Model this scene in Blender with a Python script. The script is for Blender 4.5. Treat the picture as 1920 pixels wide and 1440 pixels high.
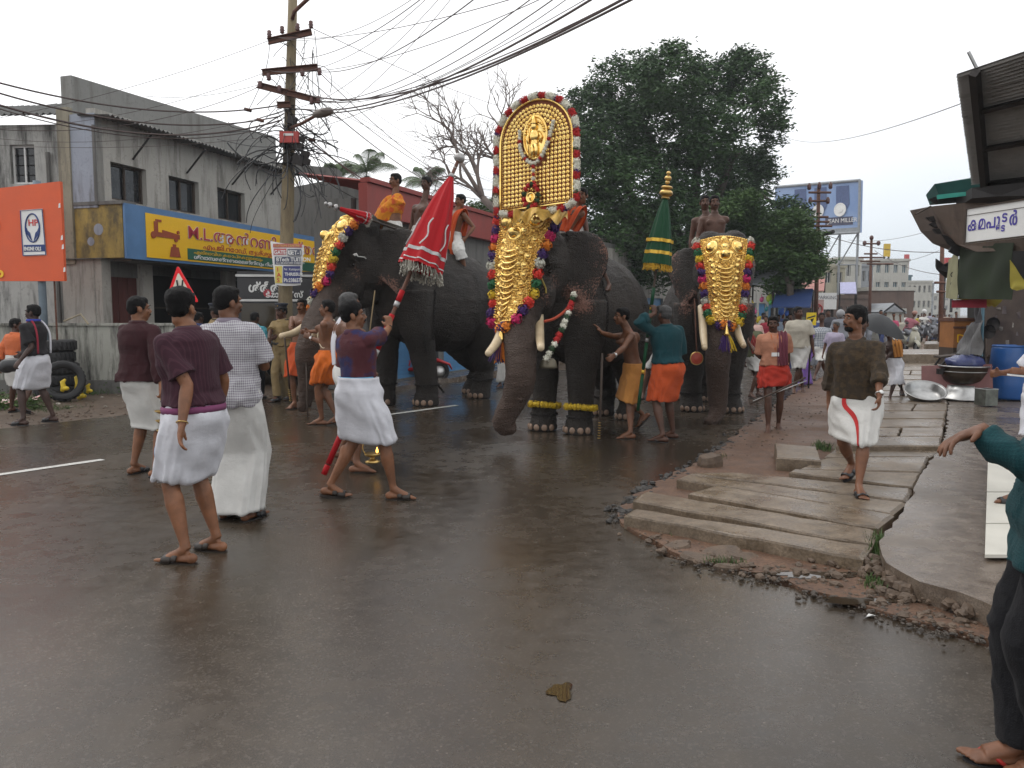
import bpy,math,random
import numpy as np
from mathutils import Vector,Matrix,Quaternion
from mathutils.bvhtree import BVHTree
for _o in list(bpy.data.objects): bpy.data.objects.remove(_o)
SC=bpy.context.scene
COL=SC.collection
PI=math.pi
rnd=random.Random(7)

# ------------------------------------------------------------------ camera
CAM_H,PITCH,F=1.55,math.radians(4.98),1493.0
cd=bpy.data.cameras.new('camera');cd.lens=28.0;cd.sensor_width=36;cd.clip_end=2500;cd.clip_start=.05
cam=bpy.data.objects.new('camera',cd);COL.objects.link(cam)
cam.location=(0,0,CAM_H);cam.rotation_euler=(PI/2 - PITCH,0,0)
SC.camera=cam
SC.view_settings.view_transform='Standard';SC.view_settings.look='None'
SC.view_settings.exposure=0.25;SC.view_settings.gamma=1.0
SC.view_settings.use_curve_mapping=False

# ------------------------------------------------------------------ sky and sun (overcast)
SUN_EL,SUN_ROT=math.radians(52),math.radians(-60)
wd=bpy.data.worlds.new('World');SC.world=wd;wd.use_nodes=True
nt=wd.node_tree;nt.nodes.clear()
def _n(t,**k):
    n=nt.nodes.new(t)
    for a,b in k.items(): setattr(n,a,b)
    return n
sky=_n('ShaderNodeTexSky',sky_type='NISHITA',sun_disc=False,sun_elevation=SUN_EL,sun_rotation=SUN_ROT,air_density=1.0,dust_density=3.0)
hs=_n('ShaderNodeHueSaturation');hs.inputs['Saturation'].default_value=.35;hs.inputs['Value'].default_value=.1
nt.links.new(sky.outputs[0],hs.inputs['Color'])
tc=_n('ShaderNodeTexCoord');sx=_n('ShaderNodeSeparateXYZ');nt.links.new(tc.outputs['Generated'],sx.inputs[0])
mr=_n('ShaderNodeMapRange');mr.inputs[1].default_value=0.0;mr.inputs[2].default_value=.5
ad=_n('ShaderNodeMath',operation='MULTIPLY_ADD');ad.inputs[1].default_value=-.22
nt.links.new(sx.outputs['X'],ad.inputs[0]);nt.links.new(sx.outputs['Z'],ad.inputs[2])
cn=_n('ShaderNodeTexNoise');cn.inputs['Scale'].default_value=2.2;cn.inputs['Detail'].default_value=4
nt.links.new(tc.outputs['Generated'],cn.inputs['Vector'])
ad2=_n('ShaderNodeMath',operation='MULTIPLY_ADD');ad2.inputs[1].default_value=.22
nt.links.new(cn.outputs['Fac'],ad2.inputs[0]);nt.links.new(ad.outputs[0],ad2.inputs[2])
nt.links.new(ad2.outputs[0],mr.inputs[0])
cr=_n('ShaderNodeValToRGB')
cr.color_ramp.elements[0].position=0;cr.color_ramp.elements[0].color=(.60,.67,.73,1)
e=cr.color_ramp.elements.new(.3);e.color=(.80,.85,.90,1)
cr.color_ramp.elements[-1].position=.62;cr.color_ramp.elements[-1].color=(1.12,1.12,1.13,1)
nt.links.new(mr.outputs[0],cr.inputs[0])
mx=_n('ShaderNodeMix',data_type='RGBA');mx.inputs[0].default_value=.82
nt.links.new(hs.outputs[0],mx.inputs[6]);nt.links.new(cr.outputs[0],mx.inputs[7])
bg=_n('ShaderNodeBackground');bg.inputs['Strength'].default_value=1.13
ow=_n('ShaderNodeOutputWorld')
nt.links.new(mx.outputs[2],bg.inputs['Color']);nt.links.new(bg.outputs[0],ow.inputs[0])
sd=bpy.data.lights.new('sun','SUN');sd.energy=.55;sd.angle=math.radians(25);sd.color=(1,.97,.92)
sun=bpy.data.objects.new('sun',sd);COL.objects.link(sun)
_sdir=Vector((math.sin(SUN_ROT)*math.cos(SUN_EL),math.cos(SUN_ROT)*math.cos(SUN_EL),math.sin(SUN_EL)))
sun.rotation_euler=_sdir.to_track_quat('Z','Y').to_euler();sun.location=(0,0,30)

# ------------------------------------------------------------------ photo pixel -> world
def _ray(px,py):
    x=(px-960)/F;u=(720-py)/F
    return Vector((x,math.cos(PITCH)+u*math.sin(PITCH),-math.sin(PITCH)+u*math.cos(PITCH)))
def W(px,py,Y):
    d=_ray(px,py);t=Y/d.y
    return Vector((0,0,CAM_H)) + d*t
def G(px,py,z=0.0):
    d=_ray(px,py);t=(z-CAM_H)/d.z
    return Vector((0,0,CAM_H)) + d*t
V=Vector
def lerp(a,b,t): return a+(b-a)*t
def smooth(x):
    x=max(0.0,min(1.0,x));return x*x*(3-2*x)
def hdir(deg):
    a=math.radians(deg);return V((math.sin(a),math.cos(a),0))

def vnoise(P,scale=1.0,seed=0):
    P=np.asarray(P,dtype=np.float64)*scale + seed*17.31 + 1000.0
    i=np.floor(P).astype(np.int64);f=P-i;f=f*f*(3-2*f)
    out=np.zeros(len(P))
    for dx in (0,1):
        for dy in (0,1):
            for dz in (0,1):
                h=((i[:,0]+dx)*374761393 + (i[:,1]+dy)*668265263 + (i[:,2]+dz)*2147483647) & 0xffffffff
                h=((h ^ (h >> 13))*1274126177) & 0xffffffff
                h=(h ^ (h >> 16)) & 0xffff
                w=(f[:,0] if dx else 1-f[:,0])*(f[:,1] if dy else 1-f[:,1])*(f[:,2] if dz else 1-f[:,2])
                out+=w*(h/65535.0*2-1)
    return out

# ------------------------------------------------------------------ mesh builder
class MB:
    def __init__(s): s.v=[];s.f=[];s.n=0;s.mi=[];s.cur=0
    def add(s,verts,faces):
        b=s.n
        s.v.extend([tuple(p) for p in verts]);s.n+=len(verts)
        s.f.extend([tuple(i+b for i in fc) for fc in faces]);s.mi.extend([s.cur]*len(faces))
        return s
    def box(s,c,size,R=None):
        hx,hy,hz=size[0]/2,size[1]/2,size[2]/2
        P=[V((x,y,z)) for x in (-hx,hx) for y in (-hy,hy) for z in (-hz,hz)]
        if R is not None: P=[R @ p for p in P]
        c=V(c)
        return s.add([c+p for p in P],[(0,1,3,2),(4,6,7,5),(0,4,5,1),(2,3,7,6),(0,2,6,4),(1,5,7,3)])
    def obox(s,o,a,b,c):
        o,a,b,c=V(o),V(a),V(b),V(c)
        P=[o+a*i+b*j+c*k for i in (0,1) for j in (0,1) for k in (0,1)]
        fs=[(0,1,3,2),(4,6,7,5),(0,4,5,1),(2,3,7,6),(0,2,6,4),(1,5,7,3)]
        if a.cross(b).dot(c) < 0: fs=[tuple(reversed(q)) for q in fs]
        return s.add(P,fs)
    def quad(s,a,b,c,d): return s.add([a,b,c,d],[(0,1,2,3)])
    def poly_prism(s,pts,up):
        n=len(pts);pts=[V(p) for p in pts];up=V(up)
        return s.add(pts+[p+up for p in pts],[tuple(range(n-1,-1,-1)),tuple(range(n,2*n))]+[(i,(i+1) % n,(i+1) % n+n,i+n) for i in range(n)])
    def rings(s,R,closed=True,cap=True):
        m=len(R);n=len(R[0]);vs=[p for r in R for p in r];fs=[]
        for j in range(m-1):
            for i in range(n if closed else n-1):
                k=(i+1) % n
                fs.append((j*n+i,j*n+k,(j+1)*n+k,(j+1)*n+i))
        if cap and closed:
            fs.append(tuple(range(n-1,-1,-1)));fs.append(tuple(range((m-1)*n,m*n)))
        return s.add(vs,fs)
    def tube(s,pts,rad,n=8,cap=True,flat=None,up=None):
        pts=[V(p) for p in pts];m=len(pts)
        if not hasattr(rad,'__len__'): rad=[rad]*m
        R=[];prev=None
        for j in range(m):
            t=(pts[min(j+1,m-1)]-pts[max(j-1,0)])
            t=t.normalized() if t.length > 1e-9 else V((0,0,1))
            if prev is None:
                u=V(up) if up is not None else (V((1,0,0)) if abs(t.x) < .8 else V((0,1,0)))
            else: u=prev
            u=(u-t*u.dot(t)).normalized();w=t.cross(u);prev=u
            r=rad[j];ru,rw=(r,r) if not hasattr(r,'__len__') else r
            R.append([pts[j]+u*ru*math.cos(2*PI*i/n)+w*rw*math.sin(2*PI*i/n) for i in range(n)])
        return s.rings(R,True,cap)
    def ell(s,c,r,R=None,nu=12,nv=8):
        c=V(c);r=(r,r,r) if not hasattr(r,'__len__') else r
        vs=[];fs=[]
        for j in range(1,nv):
            ph=PI*j/nv
            for i in range(nu):
                th=2*PI*i/nu
                p=V((r[0]*math.sin(ph)*math.cos(th),r[1]*math.sin(ph)*math.sin(th),r[2]*math.cos(ph)))
                vs.append(c+(R @ p if R is not None else p))
        top=V((0,0,r[2])); 
        if R is not None: top=R @ top
        vs+=[c+top,c-top];T=len(vs)-2
        for j in range(nv-2):
            for i in range(nu):
                k=(i+1) % nu
                fs.append((j*nu+i,(j+1)*nu+i,(j+1)*nu+k,j*nu+k))
        for i in range(nu):
            k=(i+1) % nu
            fs.append((T,i,k));fs.append((T+1,(nv-2)*nu+k,(nv-2)*nu+i))
        return s.add(vs,fs)
    def cap(s,a,b,ra,rb,n=10):
        s.tube([a,b],[ra,rb],n);s.ell(a,ra,None,n,6);s.ell(b,rb,None,n,6);return s
    def lathe(s,c,prof,n=16,R=None,cap=True):
        c=V(c);RR=[]
        for (r,z) in prof:
            ring=[]
            for i in range(n):
                p=V((r*math.cos(2*PI*i/n),r*math.sin(2*PI*i/n),z))
                ring.append(c+(R @ p if R is not None else p))
            RR.append(ring)
        return s.rings(RR,True,cap)
    def torus(s,c,R0,r,n=16,m=6,R=None,sc=(1,1)):
        c=V(c);RR=[]
        for i in range(n):
            a=2*PI*i/n;ring=[]
            for j in range(m):
                b=2*PI*j/m
                p=V(((R0+r*math.cos(b))*math.cos(a)*sc[0],(R0+r*math.cos(b))*math.sin(a)*sc[1],r*math.sin(b)))
                ring.append(c+(R @ p if R is not None else p))
            RR.append(ring)
        vs=[p for q in RR for p in q];fs=[]
        for i in range(n):
            for j in range(m):
                i2=(i+1) % n;j2=(j+1) % m
                fs.append((i*m+j,i2*m+j,i2*m+j2,i*m+j2))
        return s.add(vs,fs)
    def grid(s,fn,nu,nv):
        vs=[fn(i/nu,j/nv) for j in range(nv+1) for i in range(nu+1)]
        fs=[(j*(nu+1)+i,j*(nu+1)+i+1,(j+1)*(nu+1)+i+1,(j+1)*(nu+1)+i) for j in range(nv) for i in range(nu)]
        return s.add(vs,fs)
    def puff(s,c,r,n=40,size=.35,rg=rnd,axis=None,stretch=1.0):
        """flower bunch: small petals pointing outwards"""
        c=V(c);r0=r
        for _ in range(n):
            d=V((rg.gauss(0,1),rg.gauss(0,1),rg.gauss(0,1))).normalized()
            p=d*r0*rg.uniform(.72,1.0)
            if axis is not None: p=p + axis*(p.dot(axis))*(stretch-1)
            t=d.orthogonal().normalized();t=Quaternion(d,rg.uniform(0,6.28)) @ t
            w=d.cross(t);q=r0*size
            o=c+p
            s.add([o-t*q,o-w*q*.7+d*q*.3,o+t*q+d*q*.2,o+w*q*.7+d*q*.5],[(0,1,2,3)])
        return s

def npmesh(name,verts,faces,nper=4):
    """fast mesh of uniform polygons"""
    me=bpy.data.meshes.new(name);v=np.asarray(verts,dtype=np.float32);f=np.asarray(faces,dtype=np.int32)
    me.vertices.add(len(v));me.vertices.foreach_set('co',v.ravel())
    me.loops.add(f.size);me.loops.foreach_set('vertex_index',f.ravel())
    me.polygons.add(len(f));me.polygons.foreach_set('loop_start',np.arange(0,f.size,nper,dtype=np.int32))
    me.polygons.foreach_set('loop_total',np.full(len(f),nper,dtype=np.int32))
    me.update(calc_edges=True);return me

def props(o,label=None,cat=None,group=None,kind=None):
    if label: o['label']=label
    if cat: o['category']=cat
    if group: o['group']=group
    if kind: o['kind']=kind
    return o
def thing(name,loc,label,cat,group=None,kind=None):
    o=bpy.data.objects.new(name,None);COL.objects.link(o);o.location=loc;o.empty_display_size=.2
    return props(o,label,cat,group,kind)
def wloc(o):
    p=V(o.location)
    while o.parent is not None: o=o.parent;p+=o.location
    return p
def part(mb,name,mat,parent=None,sm=False,loc=None,label=None,cat=None,group=None,kind=None):
    """mesh object from world coordinates; origin at the parent's base (or loc)"""
    me=bpy.data.meshes.new(name)
    base=wloc(parent) if parent is not None else V(loc if loc is not None else (0,0,0))
    me.from_pydata([(p[0]-base.x,p[1]-base.y,p[2]-base.z) for p in mb.v],[],mb.f)
    mats=mat if isinstance(mat,(list,tuple)) else [mat]
    for m in mats: me.materials.append(m)
    if len(mats) > 1: me.polygons.foreach_set('material_index',mb.mi)
    if sm: me.polygons.foreach_set('use_smooth',[True]*len(me.polygons))
    o=bpy.data.objects.new(name,me);COL.objects.link(o)
    if parent is not None: o.parent=parent
    else: o.location=base
    return props(o,label,cat,group,kind)

TODO=[]
def rem(mb,name,mat,parent,vox,smo=3,post=None,**kw):
    """part whose overlapping solids are fused into one continuous surface"""
    o=part(mb,name,mat,parent,True,**kw)
    m=o.modifiers.new('r','REMESH');m.mode='VOXEL';m.voxel_size=vox;m.use_smooth_shade=True
    if smo:
        m=o.modifiers.new('s','SMOOTH');m.factor=.5;m.iterations=smo
    dr={'body': .42,'shirt': .55,'trousers': .5,'hair': .6,'mundu': .6}.get(name)
    if dr: m=o.modifiers.new('d','DECIMATE');m.ratio=dr
    TODO.append((o,post));return o
def harvest():
    dg=bpy.context.evaluated_depsgraph_get();dg.update()
    for o,post in TODO:
        me=bpy.data.meshes.new_from_object(o.evaluated_get(dg));old=o.data
        mats=[m for m in old.materials]
        o.modifiers.clear();o.data=me;me.name=o.name
        if not len(me.materials):
            for m in mats: me.materials.append(m)
        if post:
            n=len(me.vertices);co=np.empty(n*3,dtype=np.float32);me.vertices.foreach_get('co',co);co=co.reshape(-1,3).astype(np.float64)
            nr=np.empty(n*3,dtype=np.float32);me.vertices.foreach_get('normal',nr);nr=nr.reshape(-1,3).astype(np.float64)
            base=np.array(wloc(o));new=post(me,co+base,nr)
            if new is not None: me.vertices.foreach_set('co',(new-base).astype(np.float32).ravel())
        me.polygons.foreach_set('use_smooth',[True]*len(me.polygons));me.update()
    TODO.clear()
def setattr_f(me,name,arr):
    a=me.attributes.new(name,'FLOAT','POINT');a.data.foreach_set('value',np.asarray(arr,dtype=np.float32))
def setattr_v(me,name,arr):
    a=me.attributes.new(name,'FLOAT_VECTOR','POINT');a.data.foreach_set('vector',np.asarray(arr,dtype=np.float32).ravel())

# ------------------------------------------------------------------ materials
def _mat(name):
    m=bpy.data.materials.new(name);m.use_nodes=True;t=m.node_tree;b=t.nodes['Principled BSDF'];return m,t,b
def nd(t,typ,**k):
    n=t.nodes.new(typ)
    for a,b in k.items(): setattr(n,a,b)
    return n
def c4(c): return (c[0],c[1],c[2],1)
def coord(t,attr=None,scale=None):
    if attr: n=nd(t,'ShaderNodeAttribute',attribute_name=attr);out=n.outputs['Vector']
    else: n=nd(t,'ShaderNodeTexCoord');out=n.outputs['Object']
    if scale:
        mp=nd(t,'ShaderNodeMapping');mp.inputs['Scale'].default_value=scale;t.links.new(out,mp.inputs[0]);out=mp.outputs[0]
    return out
def noise(t,vec,scale,detail=4,rough=.55):
    n=nd(t,'ShaderNodeTexNoise');n.inputs['Scale'].default_value=scale;n.inputs['Detail'].default_value=detail;n.inputs['Roughness'].default_value=rough
    t.links.new(vec,n.inputs['Vector']);return n.outputs['Fac']
def ramp(t,fac,stops):
    r=nd(t,'ShaderNodeValToRGB');el=r.color_ramp.elements
    el[0].position,el[0].color=stops[0][0],c4(stops[0][1]);el[-1].position,el[-1].color=stops[-1][0],c4(stops[-1][1])
    for p,c in stops[1:-1]: e=el.new(p);e.color=c4(c)
    t.links.new(fac,r.inputs[0]);return r.outputs[0]
def mixc(t,fac,a,b,mode='MIX'):
    m=nd(t,'ShaderNodeMix',data_type='RGBA',blend_type=mode)
    for s,x in ((0,fac),(6,a),(7,b)):
        if isinstance(x,(int,float)): m.inputs[s].default_value=x
        elif isinstance(x,(tuple,list)): m.inputs[s].default_value=c4(x)
        else: t.links.new(x,m.inputs[s])
    return m.outputs[2]
def mth(t,op,a,b=0.0,c=None):
    m=nd(t,'ShaderNodeMath',operation=op)
    for i,x in enumerate((a,b,c)):
        if x is None: continue
        if isinstance(x,(int,float)): m.inputs[i].default_value=x
        else: t.links.new(x,m.inputs[i])
    return m.outputs[0]
def bump(t,b,h,strength=.3,dist=.01):
    n=nd(t,'ShaderNodeBump');n.inputs['Strength'].default_value=strength;n.inputs['Distance'].default_value=dist
    t.links.new(h,n.inputs['Height']);t.links.new(n.outputs[0],b.inputs['Normal'])
_MC={}
def M(name,col,rough=.7,metal=0.0,var=.25,vs=6,bmp=.25,bs=60,bd=.004,spec=.5,attr=None,col2=None,rv=.1,stretch=None):
    if name in _MC: return _MC[name]
    m,t,b=_mat(name);co=coord(t,attr,stretch)
    n1=noise(t,co,vs,5)
    c2=col2 or tuple(x*(1-var) for x in col)
    t.links.new(ramp(t,n1,[(.3,c2),(.7,col)]),b.inputs['Base Color'])
    r=nd(t,'ShaderNodeMapRange');r.inputs[3].default_value=max(0,rough-rv);r.inputs[4].default_value=min(1,rough+rv)
    t.links.new(n1,r.inputs[0]);t.links.new(r.outputs[0],b.inputs['Roughness'])
    b.inputs['Metallic'].default_value=metal;b.inputs['Specular IOR Level'].default_value=spec
    if bmp: bump(t,b,noise(t,co,bs,3),bmp,bd)
    _MC[name]=m;return m
def cloth(name,col,pattern=None,rough=.85,col2=None,sheen=.04):
    """fabric, pattern laid out in the wearer's own frame (attribute bl)"""
    if name in _MC: return _MC[name]
    m,t,b=_mat(name);co=coord(t,'bl')
    n1=noise(t,co,7,4);base=ramp(t,n1,[(.3,tuple(x*.82 for x in col)),(.7,col)])
    if pattern:
        kind,sc,cc=pattern
        sp=nd(t,'ShaderNodeSeparateXYZ');t.links.new(co,sp.inputs[0])
        def lines(o,w):
            fr=mth(t,'FRACT',mth(t,'MULTIPLY',o,sc));return mth(t,'LESS_THAN',fr,w)
        dia=mth(t,'ADD',sp.outputs[0],mth(t,'MULTIPLY',sp.outputs[1],.8))
        if kind == 'check':
            f=mth(t,'MULTIPLY',mth(t,'ADD',lines(dia,.45),lines(sp.outputs[2],.45)),.5);base=mixc(t,f,base,cc)
        elif kind == 'vstripe': base=mixc(t,mth(t,'MULTIPLY',lines(dia,.3),.6),base,cc)
        elif kind == 'hstripe': base=mixc(t,lines(sp.outputs[2],.35),base,cc)
        elif kind == 'blotch':
            f=nd(t,'ShaderNodeMapRange');f.inputs[1].default_value=.48;f.inputs[2].default_value=.56
            t.links.new(noise(t,co,sc,3),f.inputs[0]);base=mixc(t,f.outputs[0],base,cc)
    t.links.new(base,b.inputs['Base Color'])
    b.inputs['Roughness'].default_value=rough;b.inputs['Specular IOR Level'].default_value=.25
    b.inputs['Sheen Weight'].default_value=sheen
    w=mth(t,'ADD',mth(t,'MULTIPLY',noise(t,co,260,2),.35),mth(t,'ADD',mth(t,'MULTIPLY',noise(t,coord(t,'bl',(1,1,.35)),16,4),.7),mth(t,'MULTIPLY',noise(t,coord(t,'bl',(.8,.8,1.6)),11,5,.65),.9)))
    bump(t,b,w,.6,.014)
    _MC[name]=m;return m
def skin(name,col):
    if name in _MC: return _MC[name]
    m,t,b=_mat(name);co=coord(t,'bl')
    n1=noise(t,co,5,6,.7)
    t.links.new(ramp(t,n1,[(.32,tuple(x*.55 for x in col)),(.7,tuple(x*1.2 for x in col))]),b.inputs['Base Color'])
    b.inputs['Roughness'].default_value=.5;b.inputs['Specular IOR Level'].default_value=.4
    b.inputs['Subsurface Weight'].default_value=0.0
    bump(t,b,noise(t,co,180,3),.12,.003);_MC[name]=m;return m
SKA=skin('skin_brown',(.17,.072,.036));SKB=skin('skin_dark',(.095,.042,.025));SKC=skin('skin_warm',(.235,.10,.048));SKD=skin('skin_deep',(.06,.03,.022))
HAIR=M('hair_black',(.007,.006,.006),.6,var=.5,vs=60,bmp=.9,bs=260,bd=.012,spec=.18)
HAIRG=M('hair_grey',(.075,.072,.07),.6,var=.7,vs=50,bmp=.8,bs=220,bd=.01,col2=(.02,.02,.02))
GOLD=None
def gold_mat():
    m,t,b=_mat('beaten_gold');co=coord(t)
    n1=noise(t,co,9,4)
    t.links.new(ramp(t,n1,[(.3,(.70,.40,.09)),(.7,(.95,.66,.20))]),b.inputs['Base Color'])
    b.inputs['Metallic'].default_value=1.0;b.inputs['Roughness'].default_value=.3
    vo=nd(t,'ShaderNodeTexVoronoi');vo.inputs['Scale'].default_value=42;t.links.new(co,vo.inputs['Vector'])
    crev_shade=nd(t,'ShaderNodeMapRange');crev_shade.inputs[1].default_value=.45;crev_shade.inputs[2].default_value=.75;t.links.new(mth(t,'ADD',vo.outputs['Distance'],mth(t,'MULTIPLY',noise(t,co,18,4),.35)),crev_shade.inputs[0])
    t.links.new(mixc(t,mth(t,'MULTIPLY',crev_shade.outputs[0],.75),ramp(t,n1,[(.3,(.70,.40,.09)),(.7,(.95,.66,.20))]),(.22,.10,.02)),b.inputs['Base Color'])  # shade of the filigree crevices painted into the gold as brown
    bump(t,b,vo.outputs['Distance'],1.0,.016);return m
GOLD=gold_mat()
def gold_smooth():
    m,t,b=_mat('polished_gold');co=coord(t)
    t.links.new(ramp(t,noise(t,co,12,3),[(.3,(.82,.52,.14)),(.7,(.98,.74,.28))]),b.inputs['Base Color'])
    b.inputs['Metallic'].default_value=1.0;b.inputs['Roughness'].default_value=.2;bump(t,b,noise(t,co,60,2),.15,.004);return m
GOLDS=gold_smooth()
BRASS=M('brass',(.62,.42,.15),.3,1.0,bs=90,bmp=.2)
IRON=M('iron',(.045,.04,.038),.55,.7,var=.4,vs=20,bmp=.3)
RUST=M('rusty_iron',(.16,.07,.045),.7,.2,var=.5,vs=12,bmp=.4)
STEEL=M('aluminium',(.55,.55,.54),.35,.9,var=.35,vs=7,bmp=.2,bs=40)
RUBBER=M('rubber',(.018,.018,.019),.6,bmp=.3,bs=50)
BLACKP=M('black_plastic',(.02,.02,.022),.4)
WHITEP=M('white_paint',(.72,.72,.70),.5,var=.2,vs=5)
EYEW=M('eye_white',(.32,.29,.26),.4,bmp=0)
EYEB=M('eye_dark',(.015,.01,.008),.2,bmp=0)
def puffmat(name,c): return M(name,c,.75,var=.35,vs=50,bmp=.3,bs=120)
FL=dict(yellow=puffmat('flower_yellow',(.75,.52,.03)),red=puffmat('flower_red',(.55,.02,.02)),orange=puffmat('flower_orange',(.80,.24,.02)),
          magenta=puffmat('wool_magenta',(.62,.02,.14)),violet=puffmat('wool_violet',(.06,.02,.14)),white=puffmat('flower_white',(.62,.61,.52)),
          green=puffmat('wool_green',(.02,.14,.05)),scarlet=puffmat('wool_scarlet',(.75,.05,.03)),leaf=puffmat('leaf_green',(.03,.07,.025)),cream=puffmat('flower_cream',(.86,.84,.72)))

def text(s,size,o,right,up,mat,parent,name='lettering',ext=.002,align='LEFT',off=.004,sx=1.0,bold=0.0):
    cu=bpy.data.curves.new(name,'FONT');cu.body=s;cu.size=size;cu.extrude=ext;cu.align_x=align;cu.offset=bold
    cu.resolution_u=3
    ob=bpy.data.objects.new(name,cu);COL.objects.link(ob)
    dg=bpy.context.evaluated_depsgraph_get()
    me=bpy.data.meshes.new_from_object(ob.evaluated_get(dg));bpy.data.objects.remove(ob)
    r=V(right).normalized();u=V(up).normalized();n=r.cross(u).normalized()
    base=wloc(parent)
    Mx=Matrix(((r.x*sx,u.x,n.x,0),(r.y*sx,u.y,n.y,0),(r.z*sx,u.z,n.z,0),(0,0,0,1)))
    me.transform(Matrix.Translation(V(o)+n*off-base) @ Mx);me.materials.clear();me.materials.append(mat)
    x=bpy.data.objects.new(name,me);COL.objects.link(x);x.parent=parent;return x
# ================================================================== GROUND
def wet(name,c1,c2,rlo,rhi,pscale=.5,grain=160,gb=.5,gd=.006,speck=None,r1=.42,r2=.62,mb_=.5):
    m,t,b=_mat(name);co=coord(t)
    big=noise(t,co,pscale,5,.6);fine=noise(t,co,grain,3,.7);mid=noise(t,co,7,5,.6)
    base=ramp(t,mid,[(.3,c1),(.7,c2)])
    base=mixc(t,mth(t,'MULTIPLY',big,.5),base,tuple(x*.62 for x in c1))
    base=mixc(t,.55,base,mixc(t,1.0,base,ramp(t,fine,[(.35,(.45,.45,.45)),(.65,(1.6,1.6,1.6))]),'MULTIPLY'))
    if speck:
        vo=nd(t,'ShaderNodeTexVoronoi');vo.inputs['Scale'].default_value=26;t.links.new(co,vo.inputs['Vector'])
        f=mth(t,'LESS_THAN',vo.outputs['Distance'],.13)
        g=mth(t,'GREATER_THAN',noise(t,co,9,2),.58)
        base=mixc(t,mth(t,'MULTIPLY',f,g),base,speck)
        v2=nd(t,'ShaderNodeTexVoronoi');v2.inputs['Scale'].default_value=95;t.links.new(co,v2.inputs['Vector']);sc_=nd(t,'ShaderNodeSeparateXYZ');t.links.new(v2.outputs['Color'],sc_.inputs[0])
        base=mixc(t,mth(t,'MULTIPLY',mth(t,'GREATER_THAN',sc_.outputs[0],.86),.35),base,tuple(x*.8 for x in speck))
        tr_=noise(t,coord(t,None,(.55,.12,1)),1.4,4,.6);base=mixc(t,.5,base,mixc(t,1.0,base,ramp(t,tr_,[(.40,(.55,.51,.48)),(.60,(1.3,1.27,1.2))]),'MULTIPLY'))
    t.links.new(base,b.inputs['Base Color'])
    r=nd(t,'ShaderNodeMapRange');r.inputs[1].default_value=r1;r.inputs[2].default_value=r2;r.inputs[3].default_value=rlo;r.inputs[4].default_value=rhi
    t.links.new(mth(t,'ADD',mth(t,'MULTIPLY',big,.7),mth(t,'MULTIPLY',mid,.3)),r.inputs[0]);t.links.new(r.outputs[0],b.inputs['Roughness'])
    b.inputs['Specular IOR Level'].default_value=.5
    h=mth(t,'ADD',mth(t,'MULTIPLY',fine,.6),mth(t,'MULTIPLY',mid,mb_));bump(t,b,h,gb,gd);return m
ASPH=wet('wet_asphalt',(.037,.028,.019),(.062,.048,.034),.10,.38,.42,170,.42,.003,(.12,.10,.085),.38,.60,.12)
EARTH=wet('wet_earth',(.06,.040,.026),(.13,.088,.055),.5,.85,.8,60,.9,.02)
REDEARTH=wet('red_earth',(.085,.043,.024),(.17,.092,.052),.5,.8,1.2,45,1.0,.02)
SLAB=wet('granite_slab',(.10,.072,.046),(.235,.18,.125),.14,.48,1.6,60,.8,.005,None,.35,.58)
CONC=wet('wet_concrete',(.085,.06,.042),(.21,.17,.135),.08,.42,1.0,110,.5,.006,None,.40,.60)
STONE=M('rubble_stone',(.13,.088,.058),.65,var=.5,vs=14,bmp=.6,bs=70,bd=.01)
BRICKM=M('brick_bit',(.42,.13,.06),.75,var=.4,vs=30,bmp=.5)
GRASSM=M('grass_blade',(.07,.13,.03),.6,var=.5,vs=30,bmp=0)

def irregular(pts,amp,step,seed):
    out=[];rg=random.Random(seed);n=len(pts)
    for i in range(n):
        a,b=V(pts[i]),V(pts[(i+1) % n]);L=(b-a).length;k=max(1,min(60,int(L/step)))
        nrm=(b-a).cross(V((0,0,1))).normalized() if L > 0 else V((0,0,0))
        for j in range(k):
            o=rg.uniform(-amp,amp) if (L < 60) else 0
            out.append(a.lerp(b,j/k)+nrm*o)
    return out
def sheet(name,pts,z,mat,amp=.05,step=.25,seed=1,thick=0.03,kind='structure',parent=None,**kw):
    P=[V((p[0],p[1],z)) for p in irregular([V((p[0],p[1],0)) for p in pts],amp,step,seed)]
    mb=MB();n=len(P)
    mb.add(P+[p-V((0,0,thick)) for p in P],[tuple(range(n))]+[(i,i+n,(i+1) % n+n,(i+1) % n) for i in range(n)])
    o=part(mb,name,mat,parent,kind=kind,**kw);return o

mb=MB();mb.grid(lambda u,v: V((-1200+2400*u,-60+2000*v,-.05)),8,8)
part(mb,'ground',EARTH,kind='structure')

RD=hdir(31)                                         # street direction
# road polygon (asphalt) with its real outline: left edge, far end, right edge, junction
left=[G(-700,900),G(-200,826),G(60,797),G(200,782),G(360,764),G(520,744),G(700,733),G(840,718),G(960,706)]
e=left[-1];left+=[e+RD*12,e+RD*40,e+RD*110,e+RD*300]
right=[G(1860,1215),G(1700,1165),G(1450,1092),G(1250,1042),G(1175,992),G(1160,968),G(1180,946),G(1230,912),G(1290,880),G(1345,845),G(1400,800),G(1480,745),G(1530,714),G(1600,678)]
e2=right[-1];far=[e2+RD*14,e2+RD*40,e2+RD*110,e2+RD*300]
pts=left + far[::-1] + right[::-1] + [G(1960,1236),V((6,2.6,0)),V((7,-8,0)),V((-14,-8,0)),V((-16,4,0))]
sheet('road',pts,0,ASPH,.035,.22,3,.06)

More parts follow.
